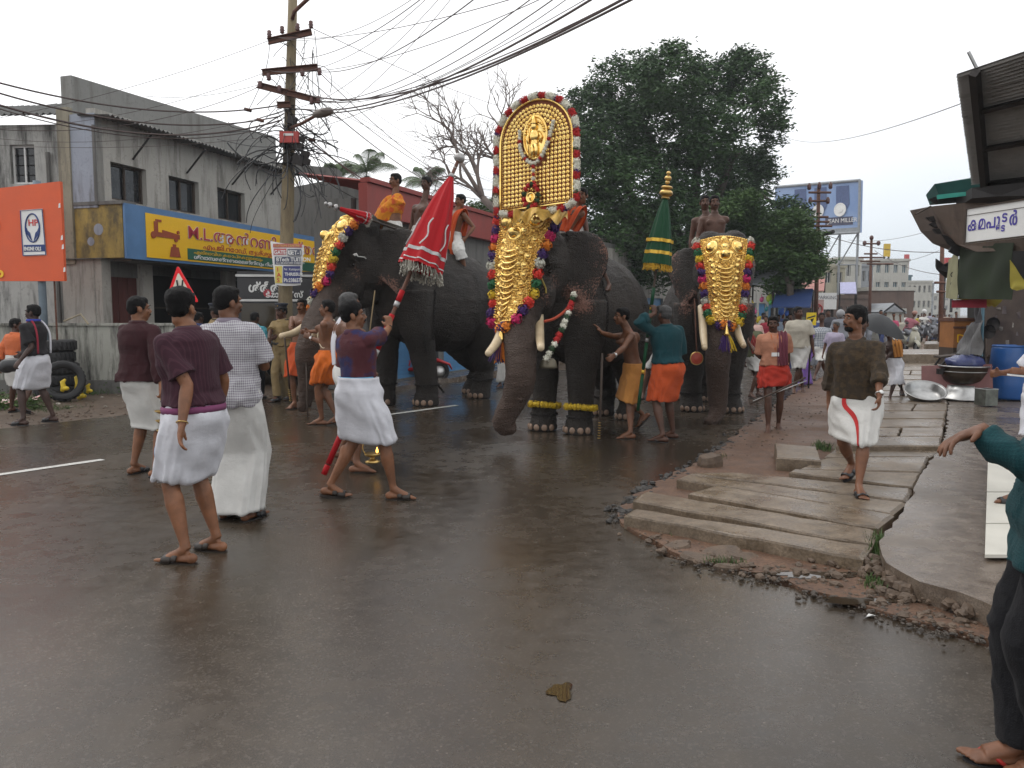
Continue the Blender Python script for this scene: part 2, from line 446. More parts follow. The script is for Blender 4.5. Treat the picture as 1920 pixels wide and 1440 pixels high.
# raised patch of earth the slabs lie on, and the pothole border
verge=[G(1165,985),G(1160,966),G(1182,942),G(1235,908),G(1292,878),G(1350,842),G(1402,800),G(1482,744),G(1535,712),G(1605,677)]
e3=verge[-1]
verge+=[e3+RD*10,e3+RD*30,e3+RD*30+V((8,-4,0)),V((14,12,0)),V((9,4,0)),G(1990,1250),G(1860,1212),G(1705,1165),G(1455,1090),G(1255,1040)]
sheet('earth_verge',verge,.022,REDEARTH,.05,.16,9,.06)
# dirt strip on the left
sheet('dirt_shoulder',[G(-300,838),G(60,798),G(360,766),G(520,746),G(700,735),G(800,724),V((-2.2,18.8,0)),V((-6,15.6,0)),V((-14,16,0)),V((-14,11,0))],-.012,EARTH,.04,.2,5,.03)
# painted centre line
PAINT=M('road_paint',(.62,.62,.58),.45,var=.3,vs=25,bmp=.3,bs=120)
ln=thing('lane_marking',G(193,862),None,None,kind='structure')
for k,(a,b) in enumerate([((-260,928),(193,862)),((690,783),(857,760)),((1080,717),(1290,687)),((1380,673),(1455,661))]):
    A,B=G(*a),G(*b);d=(B-A).normalized();n=V((d.y,-d.x,0))*.055
    mb=MB();m_=14;P=[]
    for i in range(m_+1): P.append(A.lerp(B,i/m_)+n*(1+rnd.uniform(-.14,.14))+V((0,0,.004)))
    for i in range(m_,-1,-1): P.append(A.lerp(B,i/m_)-n*(1+rnd.uniform(-.14,.14))+V((0,0,.004)))
    mb.add(P,[tuple(range(len(P)))]);part(mb,'dash',PAINT,ln)

# puddles: shallow water in hollows
WATER=M('puddle_water',(.034,.024,.015),.04,var=.2,bmp=.05,bs=6,rv=.02)
WATER2=M('puddle_clear',(.05,.045,.04),.03,var=.2,bmp=.02,bs=6,rv=.02)
def puddle(c,rx,ry,mat,z,seed):
    rg=random.Random(seed);P=[]
    for i in range(28):
        a=2*PI*i/28;k=1+rg.uniform(-.10,.10)+.22*math.sin(3*a+seed)+.12*math.sin(5*a+2*seed);P.append(V((c.x+rx*k*math.cos(a),c.y+ry*k*math.sin(a),z)))
    mb=MB();mb.add(P,[tuple(range(28))]);part(mb,'puddle',mat,kind='structure')
puddle(G(1052,1298),.05,.075,WATER,.004,5)
puddle(G(1530,1085),.30,.06,WATER,.026,6);puddle(G(1620,1135),.25,.05,WATER,.026,8)

# ------------------------------------------------------------------ pavement of granite slabs over the drain
pav=thing('pavement',G(1500,900),None,None,kind='structure')
def slab(px,z=.14,th=.11,seed=0,jit=.012):
    rg=random.Random(seed+31);top=[G(x,y,z) for x,y in px];P=[]
    n=len(top)
    for i in range(n):
        a,b=top[i],top[(i+1) % n];L=(b-a).length;k=max(1,int(L/.16));nr=(b-a).cross(V((0,0,1))).normalized()
        for j in range(k): P.append(a.lerp(b,j/k)+nr*rg.uniform(-jit,jit))
    c=sum(P,V())/len(P);mb=MB();m_=len(P)
    zt=[V((0,0,rg.uniform(-.004,.004))) for _ in P]
    inner=[c+(p-c)*.965+q+V((0,0,.006)) for p,q in zip(P,zt)];outer=[p+q-V((0,0,.008)) for p,q in zip(P,zt)]
    low=[p-V((0,0,th)) for p in P]
    mb.add(inner+outer+low,[tuple(range(m_-1,-1,-1))]+[(i,(i+1) % m_,(i+1) % m_+m_,i+m_) for i in range(m_)]+[(i+m_,(i+1) % m_+m_,(i+1) % m_+2*m_,i+2*m_) for i in range(m_)])
    o=part(mb,'slab',SLAB,pav); 
    return o
SL=[
 [(1186,955),(1637,1026),(1619,1049),(1171,966)],
 [(1209,922),(1643,995),(1638,1023),(1184,938)],
 [(1339,911),(1678,966),(1645,991),(1290,924)],
 [(1286,890),(1698,944),(1674,964),(1268,899)],
 [(1372,886),(1712,918),(1699,940),(1292,888)],
 [(1487,881),(1724,888),(1714,915),(1480,886)],
 [(1546,860),(1741,857),(1727,885),(1495,880)],
 [(1566,840),(1762,846),(1743,856),(1545,858)]]
for i,q in enumerate(SL): slab(q,.10,.10,i)
# further rows, narrowing with distance
ed=[(840,1566,1763),(797,1592,1770),(760,1628,1776),(735,1652,1776),(715,1662,1776),(700,1666,1780),(685,1672,1782),(672,1690,1784)]
def edge(y,j):
    for (a,b) in zip(ed,ed[1:]):
        if a[0] >= y >= b[0]: t=(a[0]-y)/(a[0]-b[0]);return a[j]+(b[j]-a[j])*t
    return ed[-1][j]
y=838;k=20
while y > 676:
    y2=y - (y-590)*.075
    a,b,c,d=edge(y2,1),edge(y2,2),edge(y,2),edge(y,1);m_=a+(b-a)*(.35+.3*((k*37) % 10)/10);m2=d+(c-d)*(.35+.3*((k*37) % 10)/10)
    if k % 3: slab([(a,y2),(b,y2),(c,y-1.2),(d,y-1.2)],.14+.012*((k*7) % 3-1),.1,k)
    else:
        slab([(a,y2),(m_,y2),(m2,y-1.2),(d,y-1.2)],.13,.1,k);slab([(m_+2,y2),(b,y2),(c,y-1.2),(m2+2,y-1.2)],.15,.1,k+50)
    y=y2;k+=1
slab([(1452,832),(1530,838),(1540,864),(1456,858)],.15,.13,90,.006)   # loose slab on the earth
slab([(1690,655),(1790,655),(1790,664),(1684,664)],.42,.34,91)         # raised platform further on
slab([(1735,640),(1800,640),(1800,645),(1733,645)],.42,.34,92)
# concrete apron before the shack
sheet('concrete_apron',[G(1741,862,.15),G(1766,843,.15),G(1776,800,.15),G(1778,735,.15),G(1820,690,.15),V((13,16,0)),V((9,4,0)),G(2010,1140,.15),G(1880,1140,.15),G(1800,1105,.15),G(1722,1085,.15),G(1660,1050,.15),G(1648,1010,.15),G(1680,968,.15),G(1716,915,.15),G(1730,888,.15)],.135,CONC,.02,.12,12,.13)
# white tiled plate at the shop front
TILE=M('white_tile',(.62,.60,.53),.35,var=.15,vs=4,bmp=.2)
wt=thing('shop_step',G(1900,950,.15),None,None,kind='structure')
for i in range(3):
    y0,y1=868+i*60,868+i*60+58
    mb=MB();A=[G(1852-i*2,y0,.155),G(2010,y0,.155),G(2010,y1,.155),G(1850-i*2,y1,.155)]
    mb.poly_prism(A,(0,0,.02));part(mb,'tile',TILE,wt)

# rubble, stones, crumbling asphalt along the broken edge : uncountable
def scatter(name,path,wid,n,smin,smax,mat,seed,z=.02,flat=.6):
    rg=random.Random(seed);mb=MB()
    for _ in range(n):
        i=rg.randrange(len(path)-1);p=path[i].lerp(path[i+1],rg.random())+V((rg.gauss(0,wid),rg.gauss(0,wid),0))
        s_=smin+(smax-smin)*rg.random()**3
        R=Matrix.Rotation(rg.uniform(0,6.3),3,'Z') @ Matrix.Rotation(rg.uniform(-.4,.4),3,'X')
        b=len(mb.v);mb.ell((p.x,p.y,z+s_*flat*.3),(s_,s_*rg.uniform(.6,1),s_*flat),R,6,4)
        for q in range(b,len(mb.v)):
            v=mb.v[q];mb.v[q]=(v[0]+rg.uniform(-.2,.2)*s_,v[1]+rg.uniform(-.2,.2)*s_,v[2]+rg.uniform(-.15,.15)*s_)
    return part(mb,name,mat,kind='stuff')
br=[G(1200,1000),G(1290,1040),G(1400,1075),G(1500,1080),G(1640,1120),G(1760,1165),G(1850,1195)]
scatter('rubble',br,.09,240,.008,.04,STONE,3)
scatter('rubble',[G(1560,1060),G(1680,1085),G(1760,1120),G(1850,1150)],.14,240,.008,.05,STONE,4,.03)
scatter('rubble',[G(1175,985),G(1165,962),G(1225,912),G(1290,880),G(1350,845),G(1400,805),G(1470,752)],.06,380,.008,.045,M('dark_rubble',(.045,.04,.035),.6,var=.5,vs=12,bmp=.6),5,.01)
scatter('gravel',[G(1370,850),G(1430,800),G(1500,770),G(1560,730)],.35,420,.006,.022,STONE,6)
scatter('gravel',[G(0,790),G(200,770),G(400,750),G(520,742)],.5,500,.008,.035,STONE,8,-.01)
scatter('litter',[G(120,765),G(215,745),G(400,735)],.35,60,.012,.05,M('litter_scraps',(.42,.38,.32),.7,var=.6,vs=20),11,0,.12)
for i,(x,y,s_) in enumerate([(1350,1045,.16),(1395,1050,.13),(1270,1030,.10),(1310,1052,.12),(1690,1120,.13),(1560,1055,.09),(1330,878,.13),(1365,1068,.10),(1640,1075,.08)]):
    mb=MB();p=G(x,y);rg=random.Random(i);P=[];tx,ty=rg.uniform(-.2,.2),rg.uniform(-.2,.2)
    for j in range(13): a=2*PI*j/13;k_=1+rg.uniform(-.30,.18);P.append(V((s_*math.cos(a)*k_,s_*.75*math.sin(a)*k_*rg.uniform(.8,1.1),0)))
    h_=.13 if i == 6 else .035;up_=[p+q*.86+V((0,0,h_+q.x*tx+q.y*ty+rg.uniform(-.006,.006))) for q in P];md_=[p+q+V((0,0,h_*.55+q.x*tx+q.y*ty)) for q in P];lo_=[p+q*.97-V((0,0,.03)) for q in P];mb.rings([lo_,md_,up_])
    part(mb,'broken_stone',STONE,loc=p,cat='stone',group='broken stone pieces along the slab edge',label='flat broken stone piece, ' + ['largest of the rubble below the front slab','second of the rubble row below the front slab','leftmost one under the front slab corner','between the leftmost and the largest','far right by the crumbled concrete','just above the muddy puddle','upright block at the road edge behind the slabs','lowest one next to the asphalt','beside the grass at the slab joint'][i])
mb=MB();mb.box((0,0,0),(.11,.07,.06));q=G(1477,1032)
for i in range(len(mb.v)): v=V(mb.v[i]);mb.v[i]=tuple(q+V((0,0,.06))+Matrix.Rotation(.5,3,'Z') @ Matrix.Rotation(.3,3,'X') @ v)
part(mb,'brick_piece',BRICKM,loc=q,cat='brick',label='orange broken brick piece lying below the front slab edge')
mb=MB();q=G(1632,1158);mb.poly_prism([q+V((-.03,-.01,.005)),q+V((.0,-.02,.02)),q+V((.035,.0,.006)),q+V((.0,.02,.012))],(0,0,.003))
part(mb,'paper_scrap',M('paper',(.75,.75,.73),.7),loc=q,cat='litter',label='small white paper scrap on the asphalt edge at right')
mb=MB();q=G(1546,1062);mb.poly_prism([q+V((-.03,-.01,.03)),q+V((.0,-.015,.04)),q+V((.03,.0,.035)),q+V((.0,.015,.03))],(0,0,.004))
part(mb,'paper_scrap',_MC['paper'],loc=q,cat='litter',label='crumpled white scrap among dark rubble below the slabs')
scatter('rubble',[G(1645,1000,.1),G(1652,1050,.1),G(1722,1092,.1),G(1800,1112,.1),G(1870,1140,.1)],.07,230,.01,.06,STONE,41,.05,.7)
scatter('rubble',[G(1180,968,.03),G(1400,1010,.03),G(1615,1056,.03)],.035,300,.008,.035,M('dark_rubble2',(.06,.045,.032),.6,var=.5,vs=12,bmp=.6),42,.03,.7)
scatter('rubble',[G(1290,1050),G(1450,1085),G(1600,1125),G(1700,1160),G(1850,1205)],.10,900,.004,.018,_MC['dark_rubble2'],43,.015,.6)
# grass tufts
def grass(path,wid,n,h,seed,name='grass',z=.02):
    rg=random.Random(seed);vs=[];fs=[]
    for _ in range(n):
        i=rg.randrange(len(path)-1);p=path[i].lerp(path[i+1],rg.random())+V((rg.gauss(0,wid),rg.gauss(0,wid),0))
        a=rg.uniform(0,6.3);w=V((math.cos(a),math.sin(a),0))*h*.06;le=V((rg.gauss(0,.35),rg.gauss(0,.35),1))*h*rg.uniform(.4,1)
        b=len(vs);vs+=[V((p.x,p.y,z))-w,V((p.x,p.y,z))+w,V((p.x,p.y,z))+le*.6+w*.7,V((p.x,p.y,z))+le]
        fs.append((b,b+1,b+2,b+3))
    me=npmesh(name,[tuple(v) for v in vs],fs);me.materials.append(GRASSM)
    o=bpy.data.objects.new(name,me);COL.objects.link(o);o['kind']='stuff';return o
grass([G(1640,1030),G(1655,1062)],.035,260,.13,1);grass([G(1625,1065),G(1650,1075)],.05,160,.08,2)
grass([G(1255,1000),G(1320,1010)],.04,220,.05,3);grass([G(1370,1020),G(1420,1030)],.04,200,.04,4)
grass([G(1630,1100),G(1650,1112)],.03,90,.07,5);grass([G(1320,1058),G(1400,1065)],.03,110,.05,6)
grass([G(1535,840),G(1550,850)],.05,160,.10,7);grass([G(1680,660),G(1700,668),G(1720,650),G(1790,636)],.6,2600,.10,8)
grass([G(1640,700),G(1690,675)],.3,1200,.10,18);grass([G(1335,868),G(1350,860)],.04,90,.06,9)
grass([G(-20,765),G(30,752)],.35,1800,.07,10,z=0);grass([G(85,770),G(110,765)],.2,350,.06,12,z=0);grass([G(170,740),G(200,733)],.15,250,.12,13,z=0)
# ================================================================== BUILDINGS
def stained(name,base,stain,amount=.5,rough=.8,streak=(1.6,1.6,.22),grime=(.05,.05,.045),bs=50):
    m,t,b=_mat(name);co=coord(t);cs=coord(t,None,streak)
    n1=noise(t,co,1.6,6,.65);n2=noise(t,cs,2.6,6,.7);n3=noise(t,co,14,4)
    c=ramp(t,n1,[(.3,tuple(x*.8 for x in base)),(.7,base)])
    f=nd(t,'ShaderNodeMapRange');f.inputs[1].default_value=.62-amount*.3;f.inputs[2].default_value=.78-amount*.2;t.links.new(n2,f.inputs[0])
    c=mixc(t,f.outputs[0],c,stain)
    g=nd(t,'ShaderNodeMapRange');g.inputs[1].default_value=.55;g.inputs[2].default_value=.75;t.links.new(mth(t,'ADD',mth(t,'MULTIPLY',n1,.5),mth(t,'MULTIPLY',n3,.5)),g.inputs[0])
    c=mixc(t,mth(t,'MULTIPLY',g.outputs[0],.7),c,grime)
    t.links.new(c,b.inputs['Base Color']);b.inputs['Roughness'].default_value=rough;bump(t,b,noise(t,co,bs,4),.3,.006);return m
PLAST=stained('grey_plaster',(.43,.41,.37),(.15,.14,.12),.5)
PLASTD=stained('sooty_plaster',(.15,.145,.135),(.065,.06,.055),.4)
CEMENT=stained('cement_parapet',(.25,.25,.235),(.15,.145,.13),.4)
WHSTAIN=stained('mouldy_whitewash',(.42,.42,.37),(.035,.035,.03),.62,streak=(2.2,2.2,.3))
BLUEST=stained('stained_pale_blue',(.33,.36,.42),(.12,.12,.12),.45)
YELST=stained('stained_yellow',(.42,.30,.08),(.11,.085,.04),.75,streak=(1.2,1.2,.6))
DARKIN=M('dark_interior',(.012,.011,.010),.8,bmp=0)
BLUEP=M('blue_paint',(.10,.22,.42),.5,var=.2,vs=3)
YELP=M('yellow_board',(.92,.54,.02),.45,var=.06,vs=2,bmp=.05)
REDP=M('sign_red',(.45,.03,.05),.5,bmp=0,var=.1)
MAROON=M('maroon_shutter',(.10,.025,.02),.6,var=.3,stretch=(1,1,.2))
GREENP=M('sign_green',(.03,.15,.09),.5,bmp=0)
WHP=M('sign_white',(.78,.78,.76),.45,bmp=0,var=.06)
ORBOARD=M('orange_board',(.72,.11,.03),.5,var=.1,vs=3,bmp=.1)
REDROOF=M('red_fascia',(.30,.045,.035),.55,var=.3,vs=4,stretch=(1,1,.3))
ASB=stained('asbestos_sheet',(.12,.12,.115),(.06,.06,.055),.5)
WOODD=M('dark_wood',(.06,.04,.028),.7,var=.4,vs=8,stretch=(1,1,.2))
GLASSD=M('dim_glass',(.02,.022,.025),.08,bmp=0,rv=.03)
UP=V((0,0,1))

def wall_holes(o,al,L,H,th,inn,holes):
    """wall as boxes around rectangular openings; holes = (u0,u1,z0,z1)"""
    us=sorted({0,L,*[h[0] for h in holes],*[h[1] for h in holes]});zs=sorted({0,H,*[h[2] for h in holes],*[h[3] for h in holes]})
    mb=MB();al=V(al).normalized();inn=V(inn).normalized()
    for a,b in zip(us,us[1:]):
        run=None
        for c,d in zip(zs,zs[1:]):
            hole=any(h[0] <= a and b <= h[1] and h[2] <= c and d <= h[3] for h in holes)
            if not hole: run=(run[0],d) if run else (c,d)
            if (hole or d == zs[-1]) and run:
                mb.obox(V(o)+al*a+UP*run[0],al*(b-a),inn*th,UP*(run[1]-run[0]));run=None
    return mb
def framed_window(o,al,w,h,inn,root,frame,glass,bars=2,depth=.12,mull=1):
    """recessed window: frame with mullions, bars and a pane"""
    al=V(al).normalized();inn=V(inn).normalized();o=V(o)+inn*depth;f=.05
    mb=MB()
    mb.obox(o,al*f,inn*.05,UP*h);mb.obox(o+al*(w-f),al*f,inn*.05,UP*h)
    mb.obox(o+al*f,al*(w-2*f),inn*.05,UP*f);mb.obox(o+al*f+UP*(h-f),al*(w-2*f),inn*.05,UP*f)
    for i in range(mull): mb.obox(o+al*(f+(w-2*f)*(i+1)/(mull+1)-.02)+UP*f,al*.04,inn*.045,UP*(h-2*f))
    wn=part(mb,'window',frame,root)
    if bars:
        mb=MB()
        for i in range(bars): mb.tube([o+al*f+inn*.02+UP*(h*(i+1)/(bars+1)),o+al*(w-f)+inn*.02+UP*(h*(i+1)/(bars+1))],.009,5)
        part(mb,'bar',IRON,wn)
    mb=MB();mb.obox(o+al*f+inn*.055,al*(w-2*f),inn*.01,UP*h);part(mb,'pane',glass,wn)
    return wn

# ---- two-storey shop building with the yellow sign (B)
FA=V((.28,.96,0)).normalized();FO=V((.96,-.28,0)).normalized()     # along facade, outward to road
C0=V((-7.96,16.5,0))
B=thing('shop_building',C0-FO*.6,'grey two-storey concrete shop building with blue and yellow shop sign and dark upper windows','building')
Lf=8.6
up0=C0-FO*.58
holes=[(.32,1.36,.55,2.0)]
def upx(px):  # distance along the upper wall for a pixel column
    k=(px-960)/F;return (k*up0.y-up0.x)/(FA.x-k*FA.y)
hl=[]
for a,b in ((222,287),(328,383),(417,467)): hl.append((upx(a),upx(b),.22,1.00))
wallb=part(wall_holes(up0+UP*3.75,FA,7.2,2.0,.22,-FO,hl),'upper_wall',PLAST,B)
for h in hl:
    framed_window(up0+UP*3.97+FA*h[0],FA,h[1]-h[0],.78,-FO,B,WOODD,GLASSD,0,.12,1)
# camera-facing side of the upper floor: stained pilaster, pale blue panel, pipe
SO=-FO
mb=MB();mb.obox(up0+UP*3.75-FA*.02,-FO*.62,FA*.2,UP*1.9);part(mb,'side_wall',BLUEST,B)
mb=MB();mb.obox(up0-FO*.62+UP*2.6-FA*.06,-FO*.30,FA*.35,UP*3.2);part(mb,'pilaster',stained('stained_ochre',(.30,.27,.20),(.10,.09,.07),.6),B)
mb=MB();mb.tube([up0+FO*.0-FA*.05+UP*3.8,up0-FA*.05+UP*5.4],.035,8);part(mb,'drain_pipe',PLASTD,B)
# parapet slab
pa=W(133,141,16.9);pb=W(517,258,23.0); 
mb=MB();lo=.98
din=V((-.95,.3,0))*.28
mb.add([pa,pb,pb+V((0,0,-1.1)),pa+V((0,0,-lo)),pa+din,pb+din,pb+din+V((0,0,-1.1)),pa+din+V((0,0,-lo))],
       [(0,3,2,1),(4,5,6,7),(0,1,5,4),(3,7,6,2),(0,4,7,3),(1,2,6,5)])
part(mb,'parapet',CEMENT,B)
# body behind parapet down to the wall
mb=MB();a=V((pa.x,pa.y,0))-FO*.0
mb.obox(up0-FO*.93+UP*2.5+FA*.3,-FO*.35,FA*6.7,UP*3.2);part(mb,'rear_wall',PLASTD,B)
# sun-shade sheet from the parapet foot outwards, in corrugated sheets
def corr(o,al,out,n,amp=.025,th=.008,w=.95):
    """one corrugated sheet: o corner, al width vector, out slope vector"""
    mb=MB();al=V(al);out=V(out);nrm=al.cross(out).normalized();nu=n*4
    P=[]
    for j in (0,1):
        for i in range(nu+1): P.append(o+al*(i/nu)+out*j+nrm*amp*math.sin(2*PI*n*i/nu))
    fs=[(i,i+1,nu+2+i,nu+1+i) for i in range(nu)]
    Q=[p-nrm*th for p in P];k=len(P)
    fs2=[(a+k,d+k,c+k,b+k) for a,b,c,d in fs]
    ed=[(i,i+k,i+1+k,i+1) for i in range(nu)]+[(nu+1+i,nu+2+i,nu+2+i+k,nu+1+i+k) for i in range(nu)]
    mb.add(P+Q,fs+fs2+ed);return mb
s0=up0+UP*5.62-FO*.35-FA*.1;slope=FO*.80-UP*.06
for i in range(8):
    part(corr(s0+FA*(.93*i)+UP*(.012*(i % 2)),FA*.95,slope,7),'sunshade_sheet',ASB,B)
for i in range(4): mb=MB();mb.tube([up0+FA*(1+1.75*i)+UP*4.9+FO*.02,up0+FA*(1+1.75*i)+UP*5.42+FO*.55],.022,6);part(mb,'bracket',IRON,B)
# balcony band: yellow stained side face, blue and yellow sign face
zb,zt=2.72,3.80
mb=MB();mb.obox(C0+UP*zb,-FO*1.62,FA*.25,UP*(zt-zb));part(mb,'balcony_side',YELST,B)
mb=MB();mb.obox(C0+UP*zt+FO*.04-FA*.04,-FO*1.8,FA*.4,UP*.07);part(mb,'coping',PLASTD,B)
mb=MB();mb.obox(C0+FA*.26+UP*zb-FO*.3,FO*.26,FA*(Lf-.3),UP*(zt-zb));mb.obox(C0+FA*.26+UP*(zb-.06)-FO*.75,FO*.7,FA*(Lf-.3),UP*.055);part(mb,'balcony_band',PLASTD,B)
# ellipse stains painted on the yellow side
for (px,py,r) in ((195,433,.12),(180,455,.09)):
    k=(px-960)/F;t_=(k*C0.y-C0.x)/(-FO.x+k*FO.y)*1.0
    c=C0-FO*abs(t_)+V((0,0,0));c.z=CAM_H+(590-py)*c.y/F
    mb=MB();R=Matrix((FO,UP,FO.cross(UP))).transposed();mb.lathe(c-FA*.004,[(r,0),(r*.98,.003)],18,R);part(mb,'painted_oval',BLUEST,B)
# ground floor: pillars, shutters, dark openings
gw=up0+FO*.0
mb=MB();mb.obox(gw-FO*1.0-FA*.02,FO*.82,FA*.22,UP*2.72);part(mb,'pillar',PLAST,B)
def gx(px): k=(px-960)/F;return (k*gw.y-gw.x)/(FA.x-k*FA.y)
segs=[(0,gx(214),'w'),(gx(214),gx(268),'s'),(gx(268),gx(292),'w'),(gx(292),gx(430),'d'),(gx(430),gx(446),'w'),(gx(446),gx(600),'d')]
for a,b,k in segs:
    if k == 'w': mb=MB();mb.obox(gw+FA*a,FA*(b-a),-FO*.2,UP*2.7);part(mb,'pillar',PLAST,B)
    elif k == 's':
        mb=MB();mb.obox(gw+FA*a-FO*.06,FA*(b-a),-FO*.1,UP*.95);part(mb,'shopfront_wall',PLASTD,B);mb=MB();mb.obox(gw+FA*a-FO*.06+UP*2.35,FA*(b-a),-FO*.1,UP*.35);part(mb,'shopfront_wall',PLASTD,B)
        n=6;w_=(b-a)/n
        for i in range(n): mb=MB();mb.obox(gw+FA*(a+w_*i+.01)-FO*(.08+.012*(i % 2)),FA*(w_-.02),-FO*.03,UP*1.4); 
        for i in range(n):
            mb=MB();mb.obox(gw+FA*(a+w_*i+.01)-FO*(.08+.012*(i % 2))+UP*.95,FA*(w_-.02),-FO*.03,UP*1.4);part(mb,'shutter_board',MAROON,B)
    else:
        n=5;w_=(b-a)/n
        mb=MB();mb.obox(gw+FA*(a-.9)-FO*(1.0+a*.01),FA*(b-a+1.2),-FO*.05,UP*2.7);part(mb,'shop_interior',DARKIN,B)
        for j in range(3): mb=MB();mb.obox(gw+FA*(a+.1)-FO*.55+UP*(.5+.6*j),FA*(b-a-.2),-FO*.3,UP*.03);part(mb,'shelf',WOODD,B)
mb=MB();mb.obox(gw-FA*.1-FO*1.0+UP*2.70,FA*8.6,FO*1.1,UP*.015);part(mb,'canopy_soffit',PLASTD,B)

# sign board on the band
SG=thing('shop_sign',C0+FA*4+UP*zb,'long blue-edged yellow shop sign with red lettering on the grey two-storey building','sign')
so=C0+FO*.02+UP*zb
mb=MB();mb.obox(so+FA*.0-UP*.02,FA*Lf,FO*.05,UP*(zt-zb+.04));part(mb,'backing',BLUEP,SG)
ys=.57
mb=MB();mb.obox(so+FA*ys+FO*.053+UP*.04,FA*(Lf-ys-.05),FO*.012,UP*(zt-zb-.15));part(mb,'panel',YELP,SG)
tp=so+FO*.068
text('M.L.ആൻറണി മുത്തൻ',.40,tp+FA*1.85+UP*.56+FO*.006,FA,UP,WHP,SG,bold=.009,sx=1.35,ext=.001)
text('M.L.ആൻറണി മുത്തൻ',.40,tp+FA*1.85+UP*.56+FO*.010,FA,UP,REDP,SG,bold=.002,sx=1.35,ext=.001)
text('എം.ജി.റോഡ്, തൃശ്ശൂർ-1',.17,tp+FA*2.4+UP*.36,FA,UP,REDP,SG,sx=1.5)
mb=MB();mb.obox(tp+FA*1.85+UP*.08,FA*6.0,FO*.006,UP*.25);part(mb,'green_band',GREENP,SG)
text('എല്ലാവിധ കൊപ്രകളുടെയും',.10,tp+FA*2.05+UP*.225+FO*.008,FA,UP,YELP,SG,sx=1.8)
text('ശ്വാസരത്നതൈലത്തിനും റിഫൈനറി',.12,tp+FA*2.05+UP*.105+FO*.008,FA,UP,WHP,SG,sx=1.7,bold=.003)
# oil press picture and can
mb=MB();q=tp+FA*.75+UP*.48
mb.obox(q+FA*0+UP*.02,FA*.85,FO*.01,UP*.1);mb.obox(q+FA*.05+UP*.12,FA*.12,FO*.01,UP*.22);mb.obox(q+FA*.3+UP*.12,(FA*.45-UP*.05),FO*.012,UP*.06)
Rf=Matrix((FA,UP,FA.cross(UP))).transposed()
for (u,v_,r) in ((.02,.05,.075),(.72,.0,.05),(.8,.17,.04)): mb.lathe(q+FA*u+UP*v_,[(r,0),(r,.02)],12,Rf)
mb.obox(q+FA*.1+UP*.34,FA*.18,FO*.01,UP*.05)
part(mb,'press_picture',M('sign_brown',(.38,.08,.03),.5,bmp=0),SG)
mb=MB();q=tp+FA*1.25+UP*.10;mb.add([q,q+FA*.36,q+FA*.30+UP*.22,q+FA*.06+UP*.22,q+FO*.01,q+FA*.36+FO*.01,q+FA*.30+UP*.22+FO*.01,q+FA*.06+UP*.22+FO*.01],[(4,5,6,7),(0,1,5,4),(2,3,7,6)]);mb.obox(q+FA*.12+UP*.22,FA*.1,FO*.01,UP*.06)
part(mb,'can_picture',_MC['sign_brown'],SG)

# ---- old building behind on the left (A)
A0=V((-20,19.5,0));AD=V((1,-.06,0)).normalized()
A=thing('old_house',V((-11.5,19.2,0)),'old whitewashed house with barred window and corrugated roof behind the orange billboard','house')
wz=5.95;w0x=W(35,300,19.3).x-A0.x;w1x=W(82,300,19.3).x-A0.x
part(wall_holes(A0,AD,9.6,wz,.25,V((0,1,0)),[(w0x,w1x,4.60,5.50),(.8+5,1.9+5-.3,4.5,5.4)]),'wall',stained('old_whitewash',(.46,.455,.43),(.06,.06,.055),.5),A)
framed_window(A0+AD*w0x+UP*4.60,AD,w1x-w0x,.90,V((0,1,0)),A,WHITEP,GLASSD,3,.1,1)
framed_window(A0+AD*5.8+UP*4.5,AD,.8,.9,V((0,1,0)),A,WHITEP,GLASSD,3,.1,1)
for i in range(11):
    part(corr(A0+AD*(.92*i-.3)+UP*(5.88+.014*(i % 2)+.02*i)+V((0,-.45,0)),AD*.95,V((0,3,1.0)),6,.03),'roof_sheet',ASB,A)
mb=MB();mb.tube([A0+AD*9.25+V((0,-.08,5.3)),A0+AD*9.25+V((0,-.08,4.6)),A0+AD*9.35+V((0,-.1,4.4)),A0+AD*9.35+V((0,-.08,1))],.05,7);part(mb,'drain_pipe',PLASTD,A)

# ---- mouldy compound wall
wl=thing('compound_wall',V((-9,15.9,0)),'low mouldy whitewashed compound wall behind the stacked tyres','wall')
mb=MB();mb.obox(V((-15,15.95,.25)),V((8.3,-.15,0)),V((0,.18,0)),UP*1.08);part(mb,'wall_face',WHSTAIN,wl)
mb=MB();mb.obox(V((-15,15.88,-.05)),V((8.3,-.15,0)),V((0,.3,0)),UP*.30);part(mb,'footing',PLASTD,wl)
mb=MB();mb.obox(V((-15,15.90,1.332)),V((8.32,-.15,0)),V((0,.27,0)),UP*.05);part(mb,'coping',WHSTAIN,wl)
mb=MB();a=W(120,606,15.7);b=W(152,596,15.7);mb.tube([V((a.x,a.y,1.42)),V((b.x,b.y,1.56)),V((b.x+.14,b.y,1.36))],.02,6);part(mb,'stick',M('pale_stick',(.4,.35,.25),.8),wl)

# ---- building C behind the pole (dark side wall) and the red-fascia shops D
Cb=thing('warehouse',V((-5,27,0)),'dark grey windowless side wall building seen between the pole and the red roofed shops','building')
ca,cb_=W(544,352,26.5),W(640,333,25.5);ce=W(735,352,25.0)
mb=MB(); 
for (p,q) in ((ca,cb_),(cb_,ce)):
    mb.add([V((p.x,p.y,0)),V((q.x,q.y,0)),q,p,V((p.x,p.y+.3,0)),V((q.x,q.y+.3,0)),q+V((0,.3,0)),p+V((0,.3,0))],[(0,1,2,3),(4,7,6,5),(3,2,6,7),(1,5,6,2),(0,3,7,4)])
part(mb,'side_wall',PLASTD,Cb)
mb=MB();ea=W(515,318,23.8);mb.obox(ea,V((1.75,.4,-.12)),V((0,.7,0)),UP*.22);part(mb,'eave_slab',PLASTD,Cb)

